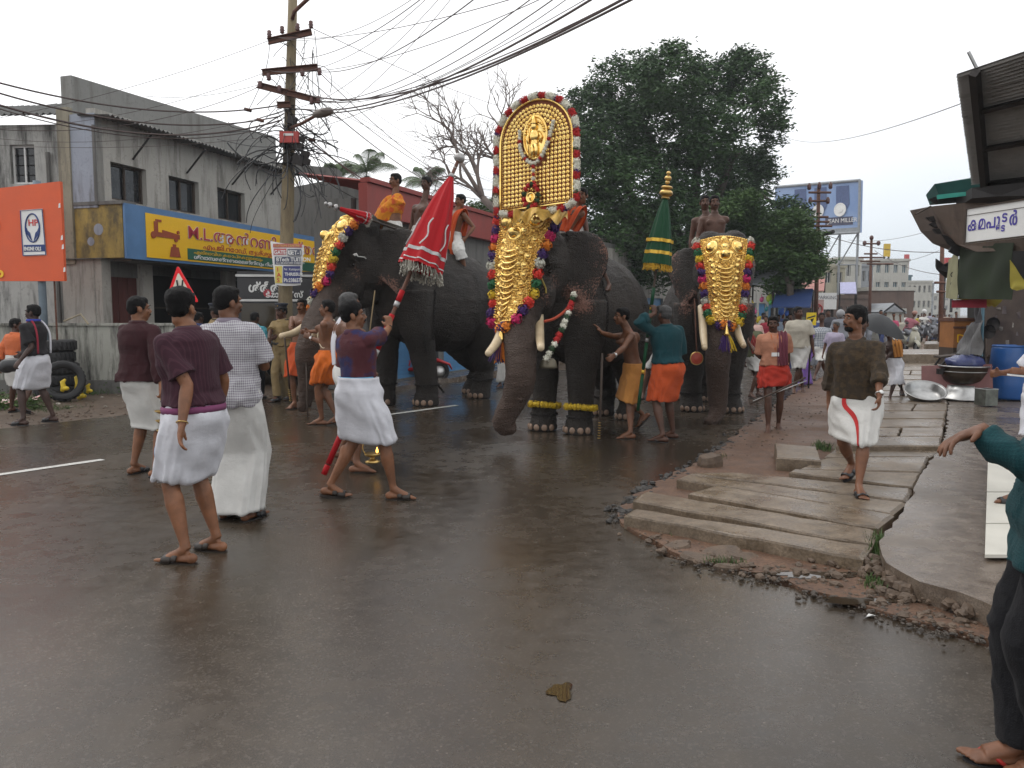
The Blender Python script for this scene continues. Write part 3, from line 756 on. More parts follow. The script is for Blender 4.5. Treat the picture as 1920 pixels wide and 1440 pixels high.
DD=V((.375,.927,0)).normalized();DO=V((.927,-.375,0)).normalized();D0=V((-1.06,21.2,0))-DD*5.3
D=thing('shop_row',D0,'single-storey grey shop row with dark red fascia behind the elephants','building')
LD=14.2
def dx(px): k=(px-960)/F;return (k*D0.y-D0.x)/(DD.x-k*DD.y)
sh=[(dx(745),dx(822)),(dx(832),dx(903)),(dx(906),dx(960))]
sh=[(a,b,.12,2.25) for a,b in sh]+[(9.8,12,.12,2.25)]
part(wall_holes(D0,DD,LD,3.6,.2,-DO,sh),'wall',PLASTD,D)
SHUT=M('blue_shutter',(.07,.22,.42),.5,var=.2,vs=4)
for (a,b,z0,z1) in sh:
    n=22
    mb=MB()
    for i in range(n):
        z=z0+(z1-z0)*i/n;mb.obox(D0+DD*a-DO*.07+UP*z,DD*(b-a),-DO*.02,UP*((z1-z0)/n*.8));mb.obox(D0+DD*a-DO*.085+UP*(z+(z1-z0)/n*.8),DD*(b-a),-DO*.02,UP*((z1-z0)/n*.2))
    part(mb,'roller_shutter',SHUT,D)
mb=MB();mb.obox(D0-DD*.3+DO*.02+UP*2.45,DD*(LD+.3),DO*.75,UP*.12);part(mb,'canopy',PLASTD,D)
mb=MB();mb.obox(D0-DD*.1+DO*.02+UP*3.55,DD*LD,DO*.2,UP*.62);mb.obox(D0-DD*.1+DO*.06+UP*4.18,DD*LD,DO*.22,UP*.09);part(mb,'red_fascia',REDROOF,D)
for i in range(10): part(corr(D0+DD*(1.5*i)+DO*.1+UP*(4.22+.012*(i % 2)),DD*1.52,-DO*1.6+UP*.25,8,.03),'roof_sheet',REDROOF,D)
mb=MB();mb.obox(D0-DD*.05-DO*.2,-DO*.9,DD*.2,UP*3.9);part(mb,'end_wall',PLASTD,D)
mb=MB();mb.obox(D0+DO*.05-UP*.05,DD*LD,DO*.7,UP*.14);part(mb,'step',CONC,D)
# more shops onwards along the left side, mostly hidden
for i,(d0,L_,h_,c_) in enumerate([(16.5,9,4.2,PLAST),(27,10,5.5,PLASTD),(39,14,6.2,PLAST)]):
    p0=D0+DD*14.2+RD*(d0-15)+V((0,0,0));ro=V((RD.y,-RD.x,0))
    r_=thing('roadside_shop',p0,['low plastered shop just beyond the red fascia row','dark two-storey shop behind the big tree','pale shop building beyond the big tree on the left of the street'][i],'building')
    hs_=[(.6+2.6*j,2.6+2.6*j,.1,2.3) for j in range(int(L_/2.7))]+([(.9+2.6*j,2.2+2.6*j,3.3,4.4) for j in range(int(L_/2.7))] if h_ > 5 else [])
    part(wall_holes(p0,RD,L_,h_,.2,-ro,hs_),'wall',c_,r_)
    for hh in hs_: mb=MB();mb.obox(p0+RD*hh[0]-ro*.12+UP*hh[2],RD*(hh[1]-hh[0]),-ro*.03,UP*(hh[3]-hh[2]));part(mb,'shutter',SHUT if hh[2] < 1 else GLASSD,r_)
    mb=MB();mb.obox(p0-ro*.05+UP*h_,RD*L_,-ro*6,UP*.2);part(mb,'roof',PLASTD,r_)

# ---- far street: building masses with windows
def block(name,label,px0,px1,ytop,Y,depth,mat,rows,cols,cat='building',roofmat=None,base=0,yaw=.0,win=GLASSD,sill=True):
    a=W(px0,590,Y);b=W(px1,590,Y+yaw*abs(px1-px0)/F*Y);zt_=W((px0+px1)/2,ytop,Y).z
    al=V((b.x-a.x,b.y-a.y,0));L_=al.length;al.normalize();inn=V((-al.y,al.x,0));o=V((a.x,a.y,base))
    r_=thing(name,o,label,cat);h_=zt_-base;hl_=[]
    if rows and cols:
        fh=h_/rows
        for r0 in range(rows):
            for c0 in range(cols):
                w_=L_/cols;hl_.append((w_*c0+w_*.25,w_*c0+w_*.75,fh*r0+fh*.35,fh*r0+fh*.8))
    part(wall_holes(o,al,L_,h_,.25,inn,hl_),'wall',mat,r_)
    for hh in hl_:
        mb=MB();q=o+al*hh[0]+UP*hh[2]+inn*.14;w_=hh[1]-hh[0];g=hh[3]-hh[2]
        f=min(.08,w_*.1);mb.obox(q,al*f,inn*.05,UP*g);mb.obox(q+al*(w_-f),al*f,inn*.05,UP*g);mb.obox(q+al*(w_/2-f/2),al*f,inn*.05,UP*g)
        wn=part(mb,'window',WHITEP,r_);mb=MB();mb.obox(q+inn*.06,al*w_,inn*.02,UP*g);part(mb,'pane',win,wn)
    mb=MB();mb.obox(o-al*.1-inn*.1+UP*h_,al*(L_+.2),inn*(depth+.2),UP*.25);part(mb,'roof',roofmat or mat,r_)
    mb=MB();mb.obox(o+inn*.25,al*.25,inn*(depth-.25),UP*h_);mb.obox(o+inn*.25+al*(L_-.25),al*.25,inn*(depth-.25),UP*h_);mb.obox(o+inn*depth,al*L_,inn*.2,UP*h_);part(mb,'side_wall',mat,r_)
    return r_,o,al,inn,L_,h_
PALE=stained('pale_plaster',(.52,.51,.46),(.30,.29,.26),.3);PALE2=stained('cream_plaster',(.50,.47,.36),(.28,.26,.2),.3)
BLUEGL=M('blue_glass',(.10,.17,.20),.2,bmp=0);BRWALL=stained('brown_wall',(.16,.11,.09),(.09,.07,.06),.4)
FARG=M('hazy_grey',(.32,.34,.36),.7)
block('apartment_block','cream building with flat white top under the steel billboard frame',1540,1582,502,58,8,PALE2,3,2)
block('corner_house','whitewashed house with sloping top edge right of the billboard legs',1580,1612,487,66,8,PALE,3,2,yaw=.5)
block('stair_block','narrow grey block between the cream building and the columned office',1611,1634,500,72,8,FARG,3,2)
block('low_shops','low dark shop line under the cream building at street level',1535,1630,560,52,5,BRWALL,1,6)
block('office_block','white and glass block with columns beside the yellow hoarding tower',1636,1700,490,78,10,PALE,4,4,win=BLUEGL)
block('brown_godown','long brown-walled godown in the middle of the far street',1628,1712,545,56,8,BRWALL,0,0,roofmat=PALE)
block('glass_showroom','low blue glass showroom with red rooftop hoarding',1668,1706,519,110,10,BLUEGL,2,4,win=BLUEGL)
block('white_terrace','long white terraced building at the far street end',1690,1745,530,95,12,PALE,3,6)
block('grey_tower','slim grey tower block farthest down the street',1741,1749,533,150,8,FARG,5,1)
block('distant_flats','hazy pale flats at the very end of the street',1748,1800,552,170,10,PALE,3,5)
block('tin_shed','small white gabled shed facing the road in the crowd',1662,1695,586,50,4,PALE,0,0)
# gable roof on shed
mb=MB();a,b=W(1655,585,49.8),W(1700,585,49.8);t_=W(1677,568,49.8)
for (p,q) in ((a,t_),(t_,b)): mb.add([p,q,q+V((0,5,0)),p+V((0,5,0)),p-UP*.12,q-UP*.12,q+V((0,5,-.12)),p+V((0,5,-.12))],[(0,1,2,3),(4,7,6,5),(0,4,5,1),(2,6,7,3)])
mb.add([a,b,t_],[(0,1,2)])
sh_=[o for o in bpy.data.objects if o.name.startswith('tin_shed')][0];part(mb,'gable_roof',FARG,sh_)
# rooftop hoardings
def hoarding(label,c0,c1,Y,mat,txt=None,legs=True,tmat=None,cat='billboard',name='hoarding'):
    a=W(c0[0],c0[1],Y);b=W(c1[0],c1[1],Y);w_=b.x-a.x;h_=a.z-b.z
    r_=thing(name,V((a.x,Y,b.z)),label,cat);mb=MB();mb.obox(V((a.x,Y,b.z)),V((w_,0,0)),V((0,.2,0)),UP*h_);part(mb,'panel',mat,r_)
    if legs: mb=MB();[mb.obox(V((a.x+w_*f,Y+.25,b.z-3)),V((.15,0,0)),V((0,.15,0)),UP*(3+h_)) for f in (.1,.85)];part(mb,'frame',IRON,r_)
    if txt: text(txt,h_*.30,V((a.x+w_*.22,Y-.01,b.z+h_*.62)),(1,0,0),UP,tmat or WHP,r_)
    return r_
REDH=M('hoarding_red',(.55,.07,.07),.6,bmp=0)
hoarding('tall thin red and white vertical hoarding on a distant roof',(1697,477),(1704,506),112,REDH)
hoarding('wide red hoarding on top of the distant glass showroom',(1674,506),(1702,513),109,REDH)
hoarding('red and white portrait hoarding behind the torn awning',(1773,483),(1792,510),60,REDH)
hoarding('yellow vertical hoarding tower rising above the far roofs',(1659,457),(1669,481),80,M('hoarding_yellow',(.62,.42,.04),.6,bmp=0))
hoarding('pale yellow-green banner on the brown godown wall',(1632,570),(1654,587),55,M('banner_lime',(.45,.48,.15),.7,bmp=0),'തൃശ്ശൂർ',False,REDP)
hoarding('white shop board with blue stripes left of the crowd',(1522,549),(1568,580),38,WHP,'PARKING',True,M('sign_grey',(.25,.25,.28),.6,bmp=0))
np_=thing('no_parking_board',W(1532,585,37.5),'pink board with a red no-parking circle behind the crowd','sign')
a=W(1520,562,37.5);mb=MB();mb.obox(V((a.x,37.5,a.z-1.0)),V((.62,0,0)),V((0,.04,0)),UP*1.0);part(mb,'panel',M('pale_pink',(.55,.36,.33),.6,bmp=0),np_)
RX=Matrix.Rotation(PI/2,3,'X');cc=V((a.x+.31,37.47,a.z-.45));mb=MB();mb.torus(cc,.24,.03,20,5,RX);mb.obox(cc+V((-.17,-.01,-.17)),V((.33,0,.33)),V((0,.02,0)),V((-.03,0,.03)));part(mb,'ring',REDH,np_)
text('P',.36,cc+V((-.1,-.01,-.13)),(1,0,0),UP,IRON,np_)
mb=MB();mb.tube([V((a.x+.3,37.6,0)),V((a.x+.3,37.6,a.z-.2))],.035,6);part(mb,'post',IRON,np_)

# ---- big watch billboard on steel frame
BB=thing('billboard',W(1530,590,60)-UP*1.5,'huge pale blue billboard with three watches and jeans on a steel frame','billboard')
p1,p2,p3,p4=W(1453,351,62),W(1613,338,56),W(1611,436,56),W(1453,444,62)
bo,br_,bu=p4,(p3-p4),(p1-p4);bn=br_.cross(bu).normalized()*-1
if bn.y > 0: bn=-bn
BBM=M('billboard_blue',(.17,.27,.50),.5,var=.45,vs=.35,bmp=0,col2=(.30,.40,.60))
mb=MB();mb.add([bo,bo+br_,p2,p1,bo-bn*.3,bo+br_-bn*.3,p2-bn*.3,p1-bn*.3],[(0,1,2,3),(4,7,6,5),(0,4,5,1),(3,2,6,7),(1,5,6,2),(0,3,7,4)]);part(mb,'panel',BBM,BB)
mb=MB(); 
for (p,q) in ((p1,p2),(p2,p3),(p3,p4)): mb.tube([p+bn*.05,q+bn*.05],.10,6)
part(mb,'frame',FARG,BB)
def bpnt(u,v_,d=.02): return bo.lerp(bo+br_,u)+(p1.lerp(p2,u)-bo.lerp(bo+br_,u))*v_+bn*d
JEAN=M('jeans_print',(.09,.13,.27),.6,bmp=0); 
Rb=Matrix((br_.normalized(),UP,br_.normalized().cross(UP))).transposed()
for u in (.30,.54,.79):
    mb=MB();mb.add([bpnt(u-.05,.92),bpnt(u+.09,.92),bpnt(u+.10,.55),bpnt(u+.05,.40),bpnt(u+.0,.40),bpnt(u+.02,.75),bpnt(u-.01,.45),bpnt(u-.05,.55)],[(0,5,4,3,2,1),(0,7,6,5)]);part(mb,'jeans_picture',JEAN,BB)
    mb=MB();mb.lathe(bpnt(u,.46,.04),[(.48,0),(.48,.04),(.42,.05),(.40,.03)],20,Rb);mb.lathe(bpnt(u,.46,.05),[(.22,0),(.22,.05)],12,Rb);part(mb,'watch_picture',WHP,BB)
mb=MB();mb.add([bpnt(.62,.16),bpnt(.93,.16),bpnt(.93,.32),bpnt(.62,.32)],[(0,1,2,3)]);part(mb,'name_panel',M('print_dark',(.07,.07,.12),.6,bmp=0),BB)
text('JEAN MILLER',.42,bpnt(.65,.21,.03),br_,UP,WHP,BB,sx=1.0)
mb=MB();mb.add([bpnt(0,0),bpnt(1,0),bpnt(1,.10),bpnt(0,.10)],[(0,1,2,3)]);part(mb,'pale_band',FARG,BB)
mb=MB()
for u in (.25,.55,.75,.95):
    q=bpnt(u,0,-.4);mb.tube([V((q.x,q.y,0)),q+UP*1],.09,6)
    if u > .3: q2=bpnt(u-.2,0,-.4);mb.tube([q,V((q2.x,q2.y,q2.z-2.2))],.05,5);mb.tube([q-UP*2.2,V((q2.x,q2.y,q2.z-2.2))],.05,5)
part(mb,'support',FARG,BB)

# stalls below the big tree
def stall(label,px0,px1,ytop,Y,mat,cat='stall'):
    a,b=W(px0,ytop,Y),W(px1,ytop,Y-1.5);r_=thing('market_stall',V(((a.x+b.x)/2,Y,0)),label,cat)
    mb=MB();al=b-a;mb.add([a,b,b+V((1,2.5,.7)),a+V((1,2.5,.7)),a-UP*.04,b-UP*.04,b+V((1,2.5,.66)),a+V((1,2.5,.66))],[(0,1,2,3),(4,7,6,5),(0,4,5,1),(1,5,6,2),(2,6,7,3),(3,7,4,0)]);part(mb,'awning',mat,r_)
    for q in (a,b,a+V((1,2.5,.7)),b+V((1,2.5,.7))): mb=MB();mb.tube([V((q.x,q.y,0)),q-UP*.05],.04,6);part(mb,'pole',IRON,r_)
    mb=MB();mb.obox(V((a.x+.2,a.y+.4,.02)),V((al.x-.4,al.y,0)),V((.2,.8,0)),UP*.8);part(mb,'counter',WOODD,r_);return r_,a,b
stall('stall with dark tin awning under the big tree beside the right elephant',1400,1450,532,32,FARG)
stall('stall under blue tarpaulin behind the crowd',1447,1520,575,29,M('blue_tarp',(.02,.045,.14),.5))
stall('stall with pink and white cloth awning at the tree edge',1500,1545,545,40,M('pink_awning',(.45,.2,.17),.7))
stall('stall with lavender awning in the far crowd',1575,1606,550,44,M('lavender_awning',(.42,.42,.62),.7))
bright=[M('toy_pink',(.55,.08,.22),.5),M('toy_lime',(.42,.50,.05),.5),M('toy_green',(.10,.38,.10),.5),M('toy_blue',(.03,.12,.50),.5),M('toy_yellow',(.65,.5,.03),.5),M('toy_teal',(.02,.22,.25),.5)]
TOYS=[(1428,562,0,9),(1442,560,1,13),(1452,563,2,12),(1437,580,5,8),(1465,585,3,12),(1422,600,4,12),(1432,600,3,11),(1426,612,4,14),(1444,568,2,7),(1410,572,4,8),(1416,585,0,7),(1475,588,3,9)]
CN=['pink','lime','green','blue','yellow','teal']
for i,(px,py,ci,s_) in enumerate(TOYS):
    Y=31.0-.1*i;c=W(px,py,Y);r=s_*.5*Y/F
    mb=MB();mb.ell(c,(r*.9,r*.5,r*1.1),None,8,6);mb.ell(c+V((r*.5,0,r*.8)),(r*.5,r*.3,r*.5),None,6,5);mb.tube([c+UP*r,c+UP*(r*2.2)],.012,4)
    part(mb,'inflatable_toy',bright[ci],loc=c,sm=True,cat='toy',group='bright toys hung on the stall under the tree',label='small bright %s toy hanging at the tree stall, %s' % (CN[ci],['upper left','upper middle','upper right','centre','right by the blue tarp','leftmost of the low row','second of the low row','lowest one','just under the lime one','next to the elephant','below the one by the elephant','rightmost'][i]))
# ================================================================== RIGHT-HAND SHACK
CORM=stained('weathered_tin',(.30,.29,.275),(.17,.16,.15),.35,streak=(.4,.4,2));CORM.node_tree.nodes['Principled BSDF'].inputs['Metallic'].default_value=.2
BROWNC=stained('brown_canopy',(.13,.095,.075),(.07,.05,.04),.4)
TEALB=M('teal_board',(.02,.10,.09),.5,var=.4,vs=3)
TORN=M('torn_tarp',(.022,.02,.02),.7,var=.4,bmp=.5,bs=20)
GREENT=M('green_net',(.022,.035,.015),.8,var=.5,vs=2,bmp=.5,bs=35)
POSTERW=M('poster_wall',(.10,.075,.06),.75,var=.6,vs=3.5,bmp=.5,bs=25,col2=(.045,.03,.028))
SK=thing('street_shack',W(1880,745,11.5)*1.0,'dark ramshackle street shack with raised tin awning and white computer sign at right','shack')
SK.location.z=.15
a,b,c,d=W(1793,140,8.6),W(2150,20,6.9),W(2150,318,8.6),W(1820,350,10.3)
n=6
for i in range(n):
    t0,t1=i/n-.01,(i+1)/n
    p=a.lerp(d,max(t0,0));q=b.lerp(c,max(t0,0));r_=a.lerp(d,t1);s_=b.lerp(c,t1)
    mb=MB();m_=28;nr=(b-a).cross(d-a).normalized();P=[]
    for j in range(m_+1):
        u=j/m_;off=nr*(.014*math.sin(2*PI*u*7)+.006*i)
        P.append(p.lerp(r_,u)+off);P.append(q.lerp(s_,u)+off)
    fs=[(2*j,2*j+1,2*j+3,2*j+2) for j in range(m_)]
    k=len(P);mb.add(P+[x+nr*.006 for x in P],fs+[tuple(y+k for y in reversed(f)) for f in fs]+[(2*j,2*j+2,2*j+2+k,2*j+k) for j in range(m_)])
    part(mb,'awning_sheet',CORM,SK)
mb=MB();nr=(b-a).cross(d-a).normalized()
if nr.y > 0: nr=-nr
for (p,q) in ((a.lerp(b,.13),d.lerp(c,.11)),(a.lerp(b,.62),d.lerp(c,.6))): mb.tube([p+nr*.06,q+nr*.06],.055,4)
for t in (.30,.62,.95): mb.tube([a.lerp(d,t).lerp(b.lerp(c,t),.12)+nr*.05,b.lerp(c,t)+nr*.05],.035,4)
part(mb,'purlin',IRON,SK)
mb=MB();q=a.lerp(b,.13);mb.tube([q,q+V((-.09,0,.16))],.018,5);part(mb,'rod_end',STEEL,SK)
# canopy below
p=[W(1745,387,11.2),W(1925,368,9.8),W(1925,470,9.9),W(1830,472,10.6),W(1795,458,10.9),W(1768,432,11.1)]
mb=MB();mb.poly_prism(p,V((.5,1.6,.15)));part(mb,'canopy',BROWNC,SK)
mb=MB();mb.poly_prism([W(1752,345,11.0),W(1822,333,10.6),W(1930,318,9.9),W(1930,362,9.9),W(1822,360,10.6),W(1760,366,11.0)],V((.4,1.0,0)));part(mb,'teal_box',TEALB,SK)
mb=MB();mb.poly_prism([W(1756,366,10.95),W(1930,347,9.85),W(1930,353,9.85),W(1757,374,10.95)],V((-.0,-.03,0)));part(mb,'teal_trim',M('teal_bright',(.03,.30,.24),.5),SK)
mb=MB();mb.poly_prism([W(1822,352,10.25),W(1960,338,8.9),W(1960,366,8.9),W(1870,368,9.8),W(1822,372,10.25)],V((.3,.9,0)));part(mb,'gutter_beam',TORN,SK)
def ragged(p_list,seed,amp,th=V((.01,.05,.01)),mat=TORN,name='torn_tarpaulin',parent=None):
    rg=random.Random(seed);P=[]
    n=len(p_list)
    for i in range(n):
        a,b=p_list[i],p_list[(i+1) % n];k=max(1,int((b-a).length/.06))
        for j in range(k): P.append(a.lerp(b,j/k)+V((rg.uniform(-amp,amp),0,rg.uniform(-amp,amp))))
    mb=MB();mb.poly_prism(P,th);return part(mb,name,mat,parent)
ragged([W(1768,440,11),W(1800,450,11),W(1850,462,10.8),W(1850,492,10.8),W(1815,478,11),W(1800,484,11),W(1783,470,11)],3,.035,parent=SK)
ragged([W(1755,487,11.6),W(1768,500,11.6),W(1778,494,11.5),W(1801,484,11.5),W(1800,506,11.5),W(1790,516,11.5),W(1772,519,11.6),W(1760,508,11.6)],5,.025,parent=SK)
for i,(x,y) in enumerate([(1742,373),(1738,408),(1742,418),(1748,430)]): ragged([W(x,y,11.1),W(x+12,y-3,11.1),W(x+18,y+8,11.1),W(x+8,y+6,11.1)],20+i,.012,V((.03,.1,0)),parent=SK)
mb=MB();mb.tube([W(1717,402,11),W(1745,387,11.1)],.012,5);part(mb,'stick',WOODD,SK)
# walls and hangings
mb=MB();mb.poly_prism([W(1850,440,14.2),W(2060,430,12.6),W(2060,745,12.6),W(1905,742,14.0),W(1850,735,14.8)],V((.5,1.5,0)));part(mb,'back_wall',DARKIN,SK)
def wavy(p1,p2,p3,p4,name,mat,amp=.03,k=3,n=14,parent=None,**kw):
    """hung cloth: corners TL TR BR BL"""
    mb=MB();nr=(p2-p1).cross(p4-p1).normalized()
    f=lambda u,v: p1.lerp(p2,u).lerp(p4.lerp(p3,u),v)+nr*amp*(math.sin(k*6.28*u+1.3*v)*(.3+.7*v)+.5*math.sin(9*u+7*v))
    g=lambda u,v: f(u,v)+nr*.006
    mb.grid(f,n,n);b0=len(mb.f);mb.grid(lambda u,v: g(1-u,v),n,n)
    return part(mb,name,mat,parent,True,**kw)
wavy(W(1797,458,11.0),W(1900,455,10.0),W(1893,562,10.0),W(1793,560,11.0),'green_tarpaulin',GREENT,.03,2,parent=SK)
wavy(W(1778,487,11.4),W(1797,470,11.1),W(1793,562,11.0),W(1771,558,11.4),'pale_banner',M('pale_banner',(.30,.29,.17),.7),.012,1,parent=SK)
for i,s_ in enumerate(['ഠ','ര','ഗ്']): text(s_,.13,W(1781,520+i*17,11.25),V((1,-.6,0)),UP,IRON,SK,off=.02)
wavy(W(1893,487,9.7),W(1930,540,9.5),W(1905,545,9.6),W(1893,540,9.7),'yellow_flag',M('yellow_cloth',(.36,.30,.04),.8),.01,1,parent=SK)
mb=MB();mb.poly_prism([W(1785,563,11.2),W(1850,560,10.7),W(1850,577,10.7),W(1785,577,11.2)],V((.02,.05,0)));part(mb,'red_board',M('red_board',(.28,.02,.04),.5),SK)
wavy(W(1790,560,11.1),W(1880,562,10.6),W(1868,576,10.6),W(1840,572,11.0),'yellow_fringe',_MC['yellow_cloth'],.01,3,parent=SK)
mb=MB();mb.poly_prism([W(1848,545,13.9),W(2040,535,12.2),W(2040,672,12.2),W(1850,664,13.9)],V((.05,.12,0)));part(mb,'poster_wall',POSTERW,SK)
PAPER=M('torn_paper',(.30,.27,.24),.75,var=.5,vs=9)
rg=random.Random(5)
for i,(x,y,w_,h_) in enumerate([(1862,590,16,9),(1872,612,14,10),(1880,575,12,14),(1868,575,14,7),(1905,625,14,5),(1896,600,10,12),(1856,607,8,14),(1886,640,22,9),(1908,585,12,16)]):
    Y=13.9-(x-1848)/192*1.7-.06;P=[W(x+rg.uniform(-3,3),y+rg.uniform(-3,3),Y),W(x+w_,y+rg.uniform(-5,2),Y-.05),W(x+w_+rg.uniform(-4,3),y+h_,Y-.05),W(x+rg.uniform(-2,4),y+h_+rg.uniform(-2,4),Y)]
    mb=MB();mb.poly_prism(P,V((.003,-.006,0)));part(mb,'torn_poster',PAPER if i % 2 else M('torn_paper_dark',(.15,.12,.12),.75,var=.5,vs=9),SK)
mb=MB();mb.poly_prism([W(1850,664,13.85),W(2040,672,12.15),W(2040,676,12.15),W(1850,668,13.85)],V((-.05,-.12,0)));part(mb,'ledge',WOODD,SK)
for (x0,y0,x1,y1,Y,r,m_) in [(1843,577,1840,668,12.8,.024,M('blue_pipe',(.10,.20,.26),.5)),(1852,470,1854,738,13.95,.05,WOODD)]:
    mb=MB();mb.tube([W(x0,y0,Y),W(x1,y1,Y)],r,7);part(mb,'post',m_,SK)
# the white sign
SS=thing('computer_sign',W(1808,458,9.9),'white signboard with blue Malayalam lettering hung on the right shack canopy','sign')
a,b=W(1808,458,9.75),W(2060,440,8.4);h_=W(1808,390,9.75).z-a.z
al=(b-a);al.z=0;al.normalize();al=(al+V((0,0,.03))).normalized();nr=al.cross(UP).normalized()
mb=MB();mb.obox(a,al*1.75,-nr*.03,UP*h_);part(mb,'panel',WHP,SS)
mb=MB()
mb.obox(a+nr*.004-UP*.0,al*1.75,nr*.015,UP*.018);mb.obox(a+nr*.004+UP*(h_-.018),al*1.75,nr*.015,UP*.018);mb.obox(a+nr*.004+UP*.018,al*.018,nr*.015,UP*(h_-.036));mb.obox(a+nr*.004+UP*(h_-.10),al*1.75,nr*.004,UP*.006)
part(mb,'frame',WOODD,SS)
sx_=.035;SB=M('sign_blue',(.07,.05,.36),.5,bmp=0)
for ch,k_,dz,dx0 in (('ക',1,0,0),('മ',1,0,-.02),('പ',1,0,-.008),('ൂ',1,0,-.004),('ട',.8,.05,.0),('ട',.55,-.055,-.085),('ർ',1,0,.03),('ന',1,0,.09),('േ',1,0,.0),('ട',1,0,.02),('ട',1,0,.02)):
    o_=text(ch,.21*k_,a+al*(sx_+dx0)+UP*(.155+dz),al,UP,SB,SS,sx=.62,bold=.004);w_=max(((v.co+SS.location)-a).dot(al) for v in o_.data.vertices);sx_=w_+.012
# ------------------------------------------------------------------ pots, barrel and clutter
def lathe_thing(name,label,cat,base,prof,mat,n=28,R=None,group=None,extra=None):
    t=thing(name,base,label,cat,group);mb=MB();mb.lathe(base,prof,n,R,False);part(mb,'shell',mat,t,True);return t
bp=G(1890,748,.15)
br=.29;t=thing('blue_barrel',bp,'big blue plastic barrel standing under the poster wall','barrel')
BLUB=M('barrel_blue',(.02,.10,.32),.35,var=.15);mb=MB()
mb.lathe(bp,[(.0,.01),(br*.93,.01),(br*.97,.05),(br,.2),(br*1.03,.26),(br,.32),(br*.99,.55),(br*1.03,.61),(br,.67),(br*.96,.84),(br*.90,.88),(0,.88)],28);part(mb,'shell',BLUB,t,True)
mb=MB();mb.torus(bp+UP*.88,br*.88,.022,28,6);part(mb,'rim',BLUB,t,True)
# leaning basin
q=G(1742,752,.15);Rl=Matrix.Rotation(math.radians(-32),3,'X') @ Matrix.Rotation(math.radians(8),3,'Y')
t=thing('large_basin',q,'wide shallow aluminium basin leaning with its hollow towards the street','basin');mb=MB();r0=.30
Rl=Matrix.Rotation(math.radians(24),3,'X') @ Matrix.Rotation(math.radians(-6),3,'Y')
cb=q+V((0,.16,.03))
mb.lathe(cb,[(.0,0),(r0*.72,0),(r0*.86,.05),(r0*.96,.14),(r0*1.0,.15),(r0*1.05,.152),(r0*1.05,.142),(r0*.98,.13),(r0*.88,.045),(r0*.74,-.012),(0,-.012)],36,Rl,False);part(mb,'shell',STEEL,t,True)
mb=MB();mb.torus(cb+Rl @ V((0,0,.152)),r0*1.05,.010,36,6,Rl);part(mb,'rim',STEEL,t,True)
# pink board behind
t=thing('red_board_panel',G(1790,742,.15),'faded red-brown board propped behind the pots','board')
mb=MB();mb.poly_prism([W(1728,686,13.6),W(1860,683,12.9),W(1862,742,12.7),W(1728,742,13.4)],V((.02,.05,0)));part(mb,'panel',M('faded_red',(.22,.09,.085),.6,var=.3),t)
# stack: upturned basin, cauldron, bundle
q=G(1806,748,.15);t=thing('upturned_basin',q,'upside-down aluminium basin carrying the dark cauldron','basin');mb=MB()
mb.lathe(q,[(.37,0),(.385,.015),(.35,.03),(.30,.16),(.27,.24),(.0,.25)],32);part(mb,'shell',STEEL,t,True)
q2=q+UP*.26;t=thing('cauldron',q2,'dark brown cooking cauldron resting on the upturned basin','pot');mb=MB()
mb.lathe(q2,[(0,0),(.22,.0),(.31,.06),(.355,.18),(.36,.27),(.385,.285),(.385,.30),(.345,.30),(.34,.2),(0,.05)],32);part(mb,'bowl',M('sooty_brass',(.085,.06,.04),.4,.6,var=.5),t,True)
mb=MB();mb.torus(q2+UP*.292,.385,.012,32,6);mb.torus(q2+UP*.205,.362,.008,32,5);part(mb,'rim',STEEL,t,True)
mb=MB();mb.box(q2+V((-.41,0,.2)),(.07,.10,.09));part(mb,'handle',IRON,t)
t=thing('plastic_bundle',q2+UP*.3,'blue plastic wrapped bundle lying in the cauldron','bundle');mb=MB();b0=len(mb.v)
mb.ell(q2+V((0.0,0,.33)),(.31,.26,.15),None,22,12)
rg=random.Random(3)
for i in range(len(mb.v)):
    v=V(mb.v[i]);k=1+.10*math.sin(v.x*31+v.z*19)+.08*math.sin(v.y*27-v.x*17);mb.v[i]=tuple(q2+V((0,0,.33))+(v-q2-V((0,0,.33)))*k)
part(mb,'wrapping',M('blue_plastic',(.06,.075,.20),.22,var=.4,vs=6,bmp=.6,bs=14,bd=.02),t,True)
q=G(1872,742,.15)+V((0,-.35,0));t=thing('cooking_basin',q,'round aluminium basin standing before the blue barrel','basin');mb=MB()
mb.lathe(q,[(0,.005),(.16,.005),(.23,.08),(.27,.25),(.30,.26),(.30,.275),(.262,.268),(.22,.10),(0,.03)],32);part(mb,'shell',STEEL,t,True)
mb=MB();mb.torus(q+UP*.268,.29,.012,32,6);part(mb,'rim',STEEL,t,True)
q=G(1848,760,.15);t=thing('tin_can',q,'square battered oil tin in front of the basins','tin');mb=MB();R=Matrix.Rotation(.2,3,'Z')
for (c_,s_) in (((0,.11,.13),(.22,.004,.25)),((-.11,0,.13),(.004,.22,.25)),((.11,0,.13),(.004,.22,.25)),((0,-.11,.13),(.22,.004,.25)),((0,0,.006),(.22,.22,.004))): mb.box(q+R @ V(c_),s_,R)
part(mb,'side',M('oily_tin',(.22,.23,.20),.35,.6,var=.6,vs=9),t)
mb=MB();mb.tube([q+R @ V(p_) for p_ in ((-.11,-.11,.257),(.11,-.11,.257),(.11,.11,.257),(-.11,.11,.257),(-.11,-.11,.257))],.008,5);part(mb,'rim',STEEL,t)
